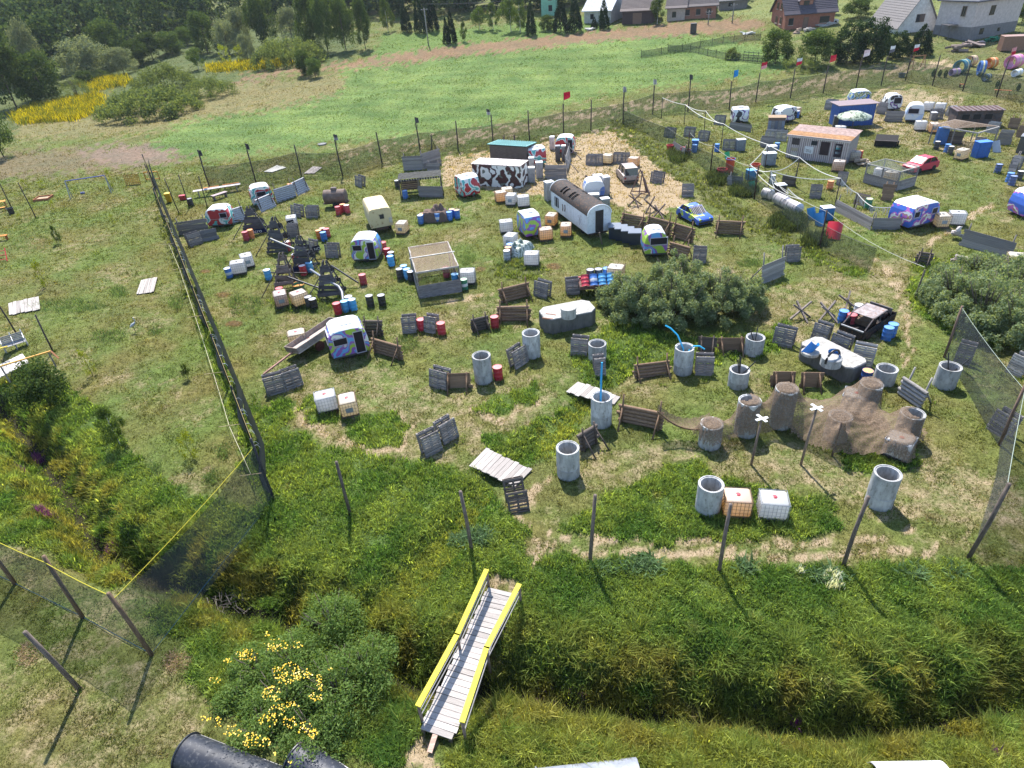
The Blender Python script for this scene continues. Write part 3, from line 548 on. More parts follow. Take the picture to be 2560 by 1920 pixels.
# ------------------------------------------------------------------ trees and bushes (photo view, x, foot row, top row, crown width)
def grove():
    for r in [
        ('broad', 'z1', 25, 1010, 560, 230, 'dark leafy tree cut by the frame beside the dead brown patch'), ('broad', 'z1', 110, 700, 255, 330, 'big dark tree standing over the far end of the long goldenrod strip'),
        ('broad', 'z1', 300, 650, 330, 280, 'broad dark tree right behind the goldenrod, second from the frame edge'), ('willow', 'z1', 270, 560, 95, 190, 'tall slim pale willow topping the lower trees near the frame edge'),
        ('broad', 'z1', 60, 560, 50, 300, 'tall dark tree at the corner of the woods'), ('bush', 'z1', 500, 625, 470, 210, 'dark bush between the two goldenrod patches', 'bush'),
        ('willow', 'z1', 580, 500, 220, 310, 'wide grey green willow behind the small goldenrod patch'), ('willow', 'z1', 800, 475, 300, 190, 'rounded grey willow at the end of the wood above the goldenrod'),
        ('broad', 'z1', 735, 420, 125, 230, 'dark rounded tree rising behind the grey willows'), ('broad', 'z1', 905, 425, 245, 140, 'mid green tree at the tip of the left wood'),
        ('broad', 'z1', 985, 385, 205, 160, 'dark tree beside the gap in the woods'), ('broad', 'z1', 1110, 345, 200, 170, 'green tree at the valley mouth, left of the dark slim one'),
        ('broad', 'z1', 1205, 290, 165, 120, 'small dark round tree in the valley mouth'), ('willow', 'z1', 1150, 240, 55, 260, 'pale willow clump deep in the valley gap'),
        ('broad', 'z1', 1340, 345, 70, 180, 'dark tree left of the silver willows'), ('willow', 'z1', 1480, 355, 105, 160, 'silver egg shaped willow in front of the far wood'),
        ('willow', 'z1', 1570, 330, 40, 160, 'taller silver willow behind the egg shaped one'), ('willow', 'z1', 1595, 375, 215, 100, 'low silver willow beside the lime green shrubs'),
        ('broad', 'z1', 1720, 310, -60, 190, 'dark tall tree just right of the silver willows'), ('willow', 'z1', 1880, 260, 40, 170, 'silver willow above the great mound of bushes'),
        ('broad', 'z1', 2010, 330, -60, 170, 'dark tree behind the right shoulder of the bush mound'), ('broad', 'z1', 2110, 335, -70, 150, 'tall dark tree right of the bush mound'),
        ('bush', 'z1', 1880, 410, 215, 500, 'great rounded grey green bush mound at the field corner', 'bush'), ('bush', 'z1', 960, 730, 545, 640, 'wide bright green bush mound beside the goldenrod strip', 'bush'),
        ('bush', 'z1', 1060, 570, 395, 400, 'rounded bush mound behind the bright green one', 'bush'), ('bush', 'z1', 1350, 615, 480, 360, 'grey green willow scrub in the tan grass', 'bush'),
        ('birch', 'z1', 1280, 450, 290, 120, 'slim young tree between the bush mounds'), ('lime', 'z1', 1455, 405, 285, 80, 'lime green shrub, larger of two by the silver willows', 'shrub'),
        ('lime', 'z1', 1550, 400, 290, 70, 'lime green shrub beside the yellow strip, nearer the bush mound', 'shrub'), ('broad', 'z1', 1965, 485, 325, 115, 'small oak at the corner of the green field, darker of two'),
        ('broad', 'z1', 2030, 500, 365, 105, 'small brighter oak at the corner of the green field'), ('bush', 'z1', 650, 505, 435, 170, 'low grey bush at the wood edge', 'bush'), ('broad', 'z1', 560, 540, 455, 120, 'small dark tree leaning over the yellow flowers'),
        ('broad', 'z2', 40, 325, -70, 150, 'dark tree at the field edge left of the power pole'), ('broad', 'z2', 165, 315, -30, 110, 'slender dark tree nearest the power pole'),
        ('birch', 'z2', 310, 205, -20, 100, 'thin birch in the pale gap of the wood'), ('spruce', 'z2', 430, 205, 0, 90, 'dark spruce left of the power pole top'), ('spruce', 'z2', 520, 210, -60, 100, 'dark spruce right behind the power pole'),
        ('spruce', 'z2', 600, 200, -60, 100, 'dark spruce in the wood behind the twin spruces'), ('spruce', 'z2', 690, 280, 105, 66, 'shorter of the two spruces alone on the brown field edge'), ('spruce', 'z2', 722, 278, 55, 84, 'taller of the two spruces alone on the brown field edge'),
        ('birch', 'z2', 800, 268, 135, 56, 'small young birch beside the twin spruces'), ('birch', 'z2', 900, 192, 30, 110, 'pale birch left of a pair before the dark wood'), ('birch', 'z2', 985, 192, 10, 90, 'pale birch right of a pair before the dark wood'),
        ('birch', 'z2', 1100, 205, -50, 150, 'large pale birch left of the green house'), ('birch', 'z2', 1160, 212, -40, 110, 'birch beside the spruce at the green house'), ('spruce', 'z2', 1230, 228, 0, 90, 'pointed spruce left of the green house'),
        ('broad', 'z2', 1330, 195, 95, 100, 'small leafy tree in front of the green house'), ('spruce', 'z2', 1420, 205, -60, 120, 'wide dark spruce right of the green house'), ('spruce', 'z2', 1510, 205, -50, 120, 'wide dark spruce nearer the white roofed barn'),
        ('spruce', 'z2', 1695, 185, -10, 100, 'tall spruce before the white roofed barn'), ('spruce', 'z2', 1635, 182, 105, 56, 'little spruce before the white roofed barn'), ('birch', 'z2', 2040, 155, -40, 110, 'birch right of the dark wooden barn'),
        ('broad', 'z3', 610, 410, 185, 200, 'dark round tree at the paddock corner by the brick house'), ('bush', 'z3', 335, 382, 295, 90, 'lone bush in the fenced paddock', 'bush'), ('broad', 'z3', 860, 425, 185, 240, 'mid green tree between the dark ones before the houses'),
        ('pine', 'z3', 1070, 405, 130, 270, 'dark pine left of the row before the white house'), ('pine', 'z3', 1220, 405, 110, 280, 'largest dark pine of the row before the white house'), ('pine', 'z3', 1380, 375, 195, 190, 'shorter pine of the row before the white gable'),
        ('spruce', 'z3', 1530, 355, 150, 190, 'bluish spruce at the end of the row by the flags'), ('bush', 'z3', 780, 448, 340, 250, 'low bush at the foot of the tree row', 'bush'), ('broad', 'z3', 1140, 118, -10, 190, 'green tree between the brick house and the white gable'),
        ('broad', 'z3', 960, 90, -60, 90, 'dark tree at the end of the brick house'), ('broad', 'z3', 2195, 150, -20, 140, 'dark tree at the frame edge by the grey block house'), ('birch', 'z3', 60, 118, 70, 50, 'small fruit tree before the long brick house'), ('broad', 'z3', 215, 90, 45, 60, 'small shrub at the end of the long brick house', 'bush'),
        ('broad', 'y6', 330, 300, 20, 330, 'round dark shrub beside the white ramp bridge', 'bush'), ('birch', 'y6', 780, 555, 290, 170, 'young staked tree with dark leaves by the weedy bank')]:
        kind, v, x, yb, yt, wp, lb = r[:7]; tree(kind, v, x, yb, yt, wp, lb, r[7] if len(r) > 7 else 'tree')
    for i, (v, x, yb, yt, wp, lb) in enumerate([('y5', 410, 385, 300, 40, 'yellow leaved sapling on the lawn nearest the swing'), ('y5', 440, 620, 480, 60, 'thin sapling with sparse leaves in mid lawn'), ('y5', 345, 940, 740, 80, 'leaning sapling with pale yellow leaves beside the plank platform'),
        ('y5', 845, 480, 400, 40, 'yellow green sapling in the row beside the net fence'), ('y5', 690, 1600, 1400, 80, 'leaning sapling with lime leaves near the dark round shrub'), ('y6', 1240, 630, 460, 110, 'sapling with bright yellow leaf tips near the net corner'),
        ('y6', 1210, 120, 20, 60, 'bare thin sapling beside the long black net'), ('y5', 840, 210, 60, 40, 'small yellow sapling by the swing frame'), ('y5', 150, 440, 400, 40, 'short sapling near the tilted posts at the frame edge'), ('y5', 200, 215, 140, 50, 'green sapling behind the leaning posts'), ('y5', 320, 210, 150, 60, 'leafy sapling left of the swing frame')]):
        tree('lime' if i not in (1, 6) else 'birch', v, x, yb, yt, wp, lb, 'sapling', 'young trees on the lawn', 'sapling')
    for i, (x, y) in enumerate([(1625, 492), (1665, 495), (1702, 500), (2035, 565), (2170, 585)]):
        p = at('z3', x, y); tree('pine', 'z3', x, y, y - 50, 30, ['leftmost of three clipped conifers by the orange trestle', 'middle of three clipped conifers by the orange trestle', 'rightmost of three clipped conifers by the orange trestle', 'clipped conifer above the orange plank', 'clipped conifer right of the orange plank'][i], 'conifer', 'clipped conifers', 'clipped_conifer')
    # willow thickets close by: real leaves
    def thicket(name, label, spots, n, size, mat):
        """spots: (view, x, y, width m, height m)"""
        b0 = at(*spots[0][:3]); t = thing(name, label, 'bush', b0); C, R = [], []
        for v, x, y, wd, ht in spots:
            p = at(v, x, y) - b0; st = MB()
            for i in range(int(22 * wd)):
                a = random.uniform(0, 6.283); q = math.sqrt(random.random()); top = ht * (1 - .62 * q ** 2.4) * random.uniform(.75, 1.0); z = top * random.uniform(.25, .95)
                C.append((p.x + q * wd / 2 * math.cos(a), p.y + q * wd / 2 * math.sin(a), z)); R.append(random.uniform(.22, .48))
            for i in range(int(5 * wd)):
                a = random.uniform(0, 6.283); q = random.random() * wd * .42; st.tube([(p.x, p.y, 0), (p.x + q * .6 * math.cos(a), p.y + q * .6 * math.sin(a), ht * .45), (p.x + q * math.cos(a), p.y + q * math.sin(a), ht * .8)], .04, 5, .01)
            obj('stem', st.mesh('stem', BARK, True), t, (.12, .1, .08))
        obj('crown', leaf_cloud('crown', C, R, n, size, mat, 2.6, 1.0), t); return t
    wl = leafmat('leaf_osier', (.11, .165, .078), (.275, .33, .205), .46, .05)
    thicket('willow_thicket', 'large grey green willow thicket in the middle of the field', [('W', 1455, 695, 5.0, 4.2), ('W', 1375, 685, 4.0, 3.5), ('W', 1545, 680, 4.6, 4.0), ('W', 1605, 665, 2.8, 2.9), ('W', 1460, 655, 4.6, 4.3), ('W', 1335, 660, 2.8, 2.6)], 84000, .095, wl)
    thicket('willow_thicket', 'dark willow thicket at the frame edge right of the footpath', [('W', 2120, 700, 5.4, 4.0), ('W', 2060, 665, 4.0, 3.1), ('W', 2190, 660, 4.8, 3.8), ('W', 2200, 740, 5.0, 3.8), ('W', 2020, 645, 2.4, 2.0), ('W', 2240, 700, 4.0, 3.6)], 74000, .095, wl)
    thicket('willow_thicket', 'lower bush behind the right willow thicket, beside the plank pile', [('W', 2110, 590, 3.4, 1.7), ('W', 2170, 600, 3.6, 1.6), ('W', 2040, 600, 2.0, 1.0)], 14000, .085, wl)
    thicket('flowering_shrub', 'shrub with yellow daisy flowers beside the black half pipe', [('y7', 1850, 900, 2.6, 2.0), ('y7', 1740, 1080, 2.6, 1.6), ('y7', 2080, 1050, 3.0, 1.9), ('y7', 1620, 1240, 2.0, 1.2), ('y7', 1950, 1290, 2.4, 1.4), ('y7', 1470, 1040, 1.6, 1.0), ('y7', 2270, 960, 2.4, 1.9), ('y7', 1600, 880, 1.8, 1.3), ('y7', 2120, 820, 2.4, 1.9)], 46000, .062, leafmat('leaf_shrub', (.12, .21, .05), (.24, .34, .11), .45))
    # yellow flowers of that shrub: small discs of petals
    b = MB()
    for cx, cy, rx, ry, k in [(1520, 780, 70, 40, 30), (1700, 720, 80, 40, 26), (1820, 720, 40, 30, 10), (1760, 890, 90, 70, 55), (1860, 900, 60, 40, 24), (1670, 1020, 60, 50, 30), (1960, 960, 25, 60, 18), (1940, 1040, 40, 30, 12), (1700, 1120, 50, 50, 16), (1790, 1085, 50, 20, 12), (1650, 1180, 60, 40, 18), (1780, 1190, 50, 40, 16), (1880, 1230, 60, 40, 16), (1930, 1270, 40, 30, 14), (1430, 1250, 60, 40, 14), (1540, 1300, 50, 50, 26), (1620, 1310, 40, 40, 10), (1340, 1200, 30, 40, 8), (1260, 1170, 40, 15, 9), (1640, 650, 25, 15, 6), (1400, 815, 25, 15, 6), (1320, 935, 40, 20, 6), (1690, 1385, 12, 10, 4), (1780, 1440, 12, 8, 3), (2030, 865, 15, 8, 3)]:
        for _ in range(int(k * 1.7)):
            a = random.uniform(0, 6.283); q = math.sqrt(random.random()); x, y = px('y7', cx + rx * q * math.cos(a), cy + ry * q * math.sin(a)); p = flat(x, y, random.uniform(1.15, 1.6)); r = random.uniform(.02, .034); tl = random.uniform(-.4, .4)
            vs = [p + Vector((r * (1 if j % 2 else .55) * math.cos(j * .3927 + a), r * (1 if j % 2 else .55) * math.sin(j * .3927 + a), r * tl * math.cos(j * .3927))) for j in range(16)]; b.add(vs, [tuple(range(16))])
    o = obj('daisy_flowers', b.mesh('daisy_flowers', PLAST), None, (.75, .48, .01)); tag(o, 'yellow daisy flowers over the shrub by the half pipe', 'flowers', kind='stuff')
    # far wood read as one mass
    C, R = [], []
    def mass(poly, n, h0, h1, wd):
        xs = [p[0] for p in poly]; ys = [p[1] for p in poly]; k = 0
        while k < n:
            x, y = random.uniform(min(xs), max(xs)), random.uniform(min(ys), max(ys))
            if not bool(inpoly(np.array([x]), np.array([y]), poly)[0]): continue
            k += 1; p = hit(x * K, y * K); h = random.uniform(h0, h1)
            for j in range(26):
                t = random.random(); q = wd * .5 * math.sin(math.pi * (.15 + .8 * t)) ** .6 * random.uniform(.3, 1); a = random.uniform(0, 6.283)
                C.append((p.x + q * math.cos(a), p.y + q * math.sin(a), p.z + h * (.15 + .82 * t))); R.append(random.uniform(1.3, 2.3))
    mass([(-30, 180), (130, 170), (330, 110), (470, 75), (470, 20), (-30, 10)], 70, 13, 18, 9)
    mass([(-60, 40), (480, 40), (700, 12), (700, -40), (-60, -60)], 80, 17, 23, 10); mass([(560, 45), (900, 30), (1250, 20), (1250, -25), (560, -10)], 80, 15, 20, 8); mass([(1250, 5), (1900, -10), (2300, -15), (2300, -40), (1250, -30)], 40, 10, 15, 8)
    def belt(line, deep, gap, h0, h1, wd):
        P = [hit(x * K, y * K) for x, y in line]
        for a, b in zip(P[:-1], P[1:]):
            d = b - a; n = max(1, int(d.length / gap)); nn = Vector((-d.y, d.x, 0)).normalized(); nn = nn if nn.y > 0 else -nn
            for i in range(n):
                for k in range(deep):
                    p = a.lerp(b, (i + random.random()) / n) + nn * (k * gap * 1.1 + random.uniform(-1.5, 1.5)); p.z = tz(p.x, p.y); h = random.uniform(h0, h1)
                    for j in range(22): t = random.random(); q = wd * .5 * math.sin(math.pi * (.15 + .8 * t)) ** .6 * random.uniform(.3, 1); a_ = random.uniform(0, 6.283); C.append((p.x + q * math.cos(a_), p.y + q * math.sin(a_), p.z + h * (.08 + .88 * t))); R.append(random.uniform(1.0, 1.9))
    belt([(-40, 150), (130, 120), (330, 75), (480, 52), (600, 42), (760, 40)], 4, 5.5, 13, 19, 7); belt([(760, 40), (900, 34), (1060, 26), (1180, 20), (1270, 14)], 3, 5.0, 13, 18, 6); belt([(1270, 6), (1500, -4), (1800, -16), (2260, -34)], 2, 6.5, 9, 14, 7)
    o = obj('wood', leaf_cloud('wood', C, R, 200000, .55, leafmat('leaf_wood', (.028, .06, .025), (.095, .14, .058), .35), 1.5, .9)); tag(o, 'dense dark mixed wood on the far slope', 'woods', kind='stuff')
grove()

# ------------------------------------------------------------------ houses
def dressed_window(t, wall_pt, ax, nrm, wd, ht, col=(.16, .10, .07)):
    """a window set on a wall: pane, frame of four bars, sill"""
    z = Vector((0, 0, 1)); R = Matrix((ax, nrm, z)).transposed(); e = R.to_euler()
    pane = obj('window', MB().box((0, 0, 0), (wd, .06, ht)).mesh('window', GLASS), t, None, wall_pt + nrm * .01, e)
    b = MB(); f = .09
    for sx in (-1, 1): b.box((sx * wd / 2, .05, 0), (f, .08, ht + f))
    for sz in (-1, 1): b.box((0, .052, sz * ht / 2), (wd - f, .08, f))
    b.box((0, .052, 0), (.06, .07, ht - f)); obj('frame', b.mesh('frame', PAINT), pane, col); obj('sill', MB().box((0, .1, -ht / 2 - .09), (wd + .2, .2, .06)).mesh('sill', PAINT), pane, (.4, .38, .36))
def house(name, label, v, A, B, C, eave, ridge, gable, wcol, rcol, wins=(), wmat=None, over=.5, depth=None, flat_roof=False, low=None):
    """A left, B near, C right corner feet in the photo; eave / ridge heights in metres; gable on face 'L' (A-B) or 'R' (B-C)"""
    a, b, c = at(v, *A), at(v, *B), at(v, *C); u = (c - b); u.z = 0; lu = u.length; u /= lu; n = Vector((u.y, -u.x, 0)); back = -n
    dl = a - b; dl.z = 0; ld = abs(dl.dot(back)) if depth is None else depth; ld = max(4.0, min(ld, 14)); z0 = b.z - 1.5
    t = thing(name, label, 'house', (b.x, b.y, b.z)); O = Vector((0, 0, 0)); Z = Vector((0, 0, 1)); H = eave
    P = lambda s, d, z: u * s + back * d + Z * z
    w_ = MB(); bot = -2.5
    ring = [P(0, 0, 0), P(lu, 0, 0), P(lu, ld, 0), P(0, ld, 0)]
    w_.add([p + Z * bot for p in ring] + [p + Z * H for p in ring], [(0, 1, 5, 4), (1, 2, 6, 5), (2, 3, 7, 6), (3, 0, 4, 7), (4, 5, 6, 7)])
    if not flat_roof:
        if gable == 'R':
            for d in (0.0, ld): w_.add([P(0, d, H), P(lu, d, H), P(lu / 2, d, ridge)], [(0, 1, 2) if d == 0 else (1, 0, 2)])
        else:
            for s in (0.0, lu): w_.add([P(s, 0, H), P(s, ld, H), P(s, ld / 2, ridge)], [(1, 0, 2) if s == 0 else (0, 1, 2)])
    obj('wall', w_.mesh('wall', wmat or BRICKM), t, wcol)
    if low: obj('plinth', MB().box(P(lu / 2, ld / 2, low / 2 - .2), (lu + .06, ld + .06, low + .4), Matrix((u, back, Z)).transposed()).mesh('plinth', BRICKM), t, (.16, .155, .16))
    r = MB(); th = Z * .18
    def slab(p): r.add([q for q in p] + [q + th for q in p], [(3, 2, 1, 0), (4, 5, 6, 7), (0, 1, 5, 4), (1, 2, 6, 5), (2, 3, 7, 6), (3, 0, 4, 7)])
    if flat_roof:
        m_ = P(lu / 2, ld / 2, ridge); k = [P(-over, -over, H), P(lu + over, -over, H), P(lu + over, ld + over, H), P(-over, ld + over, H)]; r.add(k + [q + th for q in k] + [m_ + th], [(0, 1, 5, 4), (1, 2, 6, 5), (2, 3, 7, 6), (3, 0, 4, 7), (3, 2, 1, 0), (4, 5, 8), (5, 6, 8), (6, 7, 8), (7, 4, 8)])
    elif gable == 'R':
        sl = (ridge - H) / (lu / 2); dz = -sl * over
        slab([P(-over, -over, H + dz), P(lu / 2, -over, ridge), P(lu / 2, ld + over, ridge), P(-over, ld + over, H + dz)]); slab([P(lu / 2, -over, ridge + .003), P(lu + over, -over, H + dz), P(lu + over, ld + over, H + dz), P(lu / 2, ld + over, ridge + .003)])
    else:
        sl = (ridge - H) / (ld / 2); dz = -sl * over
        slab([P(-over, -over, H + dz), P(lu + over, -over, H + dz), P(lu + over, ld / 2, ridge), P(-over, ld / 2, ridge)]); slab([P(-over, ld / 2, ridge + .003), P(lu + over, ld / 2, ridge + .003), P(lu + over, ld + over, H + dz), P(-over, ld + over, H + dz)])
    ro = obj('roof', r.mesh('roof', TILE), t, rcol)
    if not flat_roof:
        # tile courses as real ribs on the slope that faces the camera
        k = MB(); cnt = 14
        for i in range(1, cnt):
            if gable == 'R': s = lu / 2 * i / cnt; zz = H + (ridge - H) * i / cnt + .2; k.beam(P(s, -over, zz), P(s, ld + over, zz), .05, .05)
            else: d = ld / 2 * i / cnt; zz = H + (ridge - H) * i / cnt + .2; k.beam(P(-over, d, zz), P(lu + over, d, zz), .05, .05)
        obj('tile_courses', k.mesh('tile_courses', TILE), ro, tuple(x * .8 for x in rcol))
    ch = P(lu * .6, ld * .5, ridge + .3) if not flat_roof else P(lu * .4, ld * .4, ridge); obj('chimney', MB().box(ch, (.6, .6, 1.2), Matrix((u, back, Z)).transposed()).mesh('chimney', BRICKM), ro, (.3, .2, .16))
    for f, s, z, wd, ht in wins:
        if f == 'R': dressed_window(t, P(lu * s, -.02, z), u, n, wd, ht)
        elif f == 'L': dressed_window(t, P(-.02, ld * s, z), back, -u, wd, ht)
        elif f == 'D': obj('door', MB().box(P(lu * s, -.03, z), (wd, .1, ht), Matrix((u, n, Z)).transposed()).mesh('door', PAINT), t, (.13, .07, .05))
    return t, P, lu, ld
def houses():
    t, P, lu, ld = house('brick_house', 'unplastered red brick house with dark tiled roof and dormer', 'z3', (497, 182), (668, 196), (985, 160), 3.3, 7.6, 'L', (.30, .125, .085), (.07, .06, .075),
          [('L', .3, 1.7, 1.2, 1.3), ('L', .6, 1.7, 1.2, 1.3), ('L', .35, 4.4, 1.0, 1.2), ('L', .62, 4.4, 1.0, 1.2), ('R', .12, 1.6, 1.0, 1.3), ('R', .8, 1.6, 2.0, 1.2), ('D', .42, 1.2, 1.1, 2.2)], depth=9.5)
    d = MB(); u = P(1, 0, 0); Z = Vector((0, 0, 1)); b_ = P(0, 1, 0); s0 = lu * .42
    d.add([P(s0 - 1.4, 1.2, 3.4), P(s0 + 1.4, 1.2, 3.4), P(s0 + 1.4, 1.2, 5.4), P(s0, 1.2, 6.6), P(s0 - 1.4, 1.2, 5.4), P(s0 - 1.4, 4.6, 5.4), P(s0 + 1.4, 4.6, 5.4), P(s0, 4.6, 6.6)], [(0, 1, 2, 3, 4), (2, 6, 7, 3), (4, 3, 7, 5), (0, 4, 5), (1, 6, 2)])
    dm = obj('dormer', d.mesh('dormer', BRICKM), t, (.28, .13, .09)); r = MB()
    for sg in (-1, 1): q = [P(s0 + sg * 1.75, .8, 5.2), P(s0, .8, 6.75), P(s0, 4.8, 6.75), P(s0 + sg * 1.75, 4.8, 5.2)]; q = q if sg < 0 else q[::-1]; r.add(q + [x + Z * .12 for x in q], [(3, 2, 1, 0), (4, 5, 6, 7), (0, 1, 5, 4), (1, 2, 6, 5), (2, 3, 7, 6), (3, 0, 4, 7)])
    obj('dormer_roof', r.mesh('dormer_roof', TILE), dm, (.07, .06, .075)); obj('balcony_door', MB().box(P(s0, 1.15, 4.5), (1.2, .1, 1.7), Matrix((u, b_, Z)).transposed()).mesh('balcony_door', GLASS), dm)
    house('white_house', 'white gabled house with a long grey roof sloping low', 'z3', (1210, 150), (1395, 222), (1640, 196), 1.6, 7.2, 'R', (.62, .62, .62), (.21, .19, .185), [('R', .52, 2.6, 1.6, 1.3)], depth=11)
    t, P, lu, ld = house('block_house', 'two storey plastered house with grey lower storey at the frame corner', 'z3', (1590, 240), (1845, 266), (2150, 200), 6.3, 7.9, 'R', (.50, .44, .43), (.05, .055, .08), [('R', .36, 4.7, 1.2, 1.5), ('R', .25, 1.4, 1.0, 1.0), ('R', .62, 1.3, .7, .6), ('L', .3, 4.8, .8, 1.6)], flat_roof=True, depth=7.5, low=2.3)
    c = MB().box(P(-.9, ld * .5, 2.6), (1.8, 2.4, .14)); [c.beam(P(-1.7, ld * .5 + s, .0), P(-1.7, ld * .5 + s, 2.55), .1) for s in (-1, 1)]; obj('porch', c.mesh('porch', PAINT), t, (.09, .085, .09))
    house('long_brick_house', 'long brick farmhouse with a dark roof beyond the brown field', 'z3', (-20, 110), (0, 128), (228, 118), 2.9, 5.6, 'L', (.27, .13, .09), (.12, .10, .10), [('R', .2, 1.5, 1, 1.2), ('R', .5, 1.5, 1, 1.2), ('R', .8, 1.5, 1, 1.2)], depth=8)
    house('grey_shed', 'low grey outbuilding beside the long brick farmhouse', 'z3', (232, 55), (250, 68), (430, 52), 2.2, 3.8, 'L', (.2, .18, .17), (.10, .10, .105), [('R', .4, 1.2, 1, .9)], depth=6)
    house('green_house', 'pale green plastered house half hidden by spruces', 'z2', (1290, 95), (1296, 108), (1385, 100), 7.5, 10, 'R', (.22, .45, .33), (.2, .1, .08), [('R', .65, 4.6, 1.0, 1.4), ('R', .65, 2.0, 1.0, 1.4)], depth=9)
    house('white_barn', 'barn with a bright white sheet roof behind spruces', 'z2', (1555, 130), (1570, 150), (1740, 150), 3.0, 6.6, 'L', (.5, .48, .46), (.78, .78, .80), [('R', .3, 1.5, .9, 1.1)], depth=10)
    house('wooden_barn', 'dark weathered wooden barn with a tiled roof', 'z2', (1770, 130), (1812, 158), (2008, 150), 3.1, 6.4, 'L', (.085, .06, .06), (.13, .10, .095), [('D', .5, 1.2, 2.2, 2.4)], WOOD, depth=9)
    house('grey_farmhouse', 'small grey farmhouse between the barn and the brick houses', 'z2', (2060, 125), (2100, 138), (2215, 128), 3.0, 5.8, 'L', (.36, .3, .27), (.14, .11, .11), [('R', .4, 1.4, .9, 1.2)], depth=8)
houses()

# ------------------------------------------------------------------ posts, nets, flags
def post_mesh(h, r=.075):
    j = [random.uniform(-.03, .03) for _ in range(4)]
    return MB().tube([(0, 0, -.3), (j[0], j[1], h * .5), (j[2], j[3], h)], r, 8, r * .85).mesh('post', BARK, True)
def net_mesh(pts, tops, mat, low=.05, cols=6, rows=5, sag=.12, bulge=.1):
    lean = .5 if mat is NETB else 0
    if lean: cols = 14; bulge = .3
    b = MB()
    for (p, h0), (q, h1) in zip(list(zip(pts, tops))[:-1], list(zip(pts, tops))[1:]):
        d = q - p; n = Vector((-d.y, d.x, 0)).normalized(); vs = []
        for i in range(cols + 1):
            s = i / cols; g = p.lerp(q, s); g = Vector((g.x, g.y, max(g.z - .3, tz(g.x, g.y)))); hh = h0 + (h1 - h0) * s - sag * 4 * s * (1 - s)
            for j in range(rows + 1): f = j / rows; vs.append(g + Vector((0, 0, low + (hh - low) * f)) + n * bulge * math.sin(3.1 * f + 5 * s) * (1 - f) + Vector((lean * f, 0, 0)))
        b.add(vs, [(i * (rows + 1) + j, (i + 1) * (rows + 1) + j, (i + 1) * (rows + 1) + j + 1, i * (rows + 1) + j + 1) for i in range(cols) for j in range(rows)])
    return b.mesh('net', mat, True)
def rope_mesh(pts, r=.013, sag=.12, n=6):
    b = MB()
    for p, q in zip(pts[:-1], pts[1:]):
        b.tube([p.lerp(q, i / n) - Vector((0, 0, sag * 4 * (i / n) * (1 - i / n))) for i in range(n + 1)], r, 4)
    return b.mesh('rope', ROPE)
def net_fence(label, rows, mat, rope_col, post_col=DKW, toph=None, neth=None, low=.05, r=.075, ground_rope=None):
    """rows: (view, x, y, post height or None for no post)"""
    pts = [at(*q[:3]) for q in rows]; t = thing('net_fence', label, 'fence'); hs = [q[3] or 3.4 for q in rows]; nh = [min(h, neth or h) for h in hs]
    for p, q in zip(pts, rows):
        if q[3]: obj('post', post_mesh(q[3], r), t, post_col, p, (random.gauss(0, .012), random.gauss(0, .012), 0))
    if mat: obj('net', net_mesh(pts, nh, mat, low), t)
    if rope_col: obj('rope', rope_mesh([p + Vector((0, 0, h)) for p, h in zip(pts, nh)]), t, rope_col)
    if ground_rope: obj('ground_rope', rope_mesh([p + Vector((0, 0, .08)) for p in pts], .015, 0), t, ground_rope)
    return t, pts
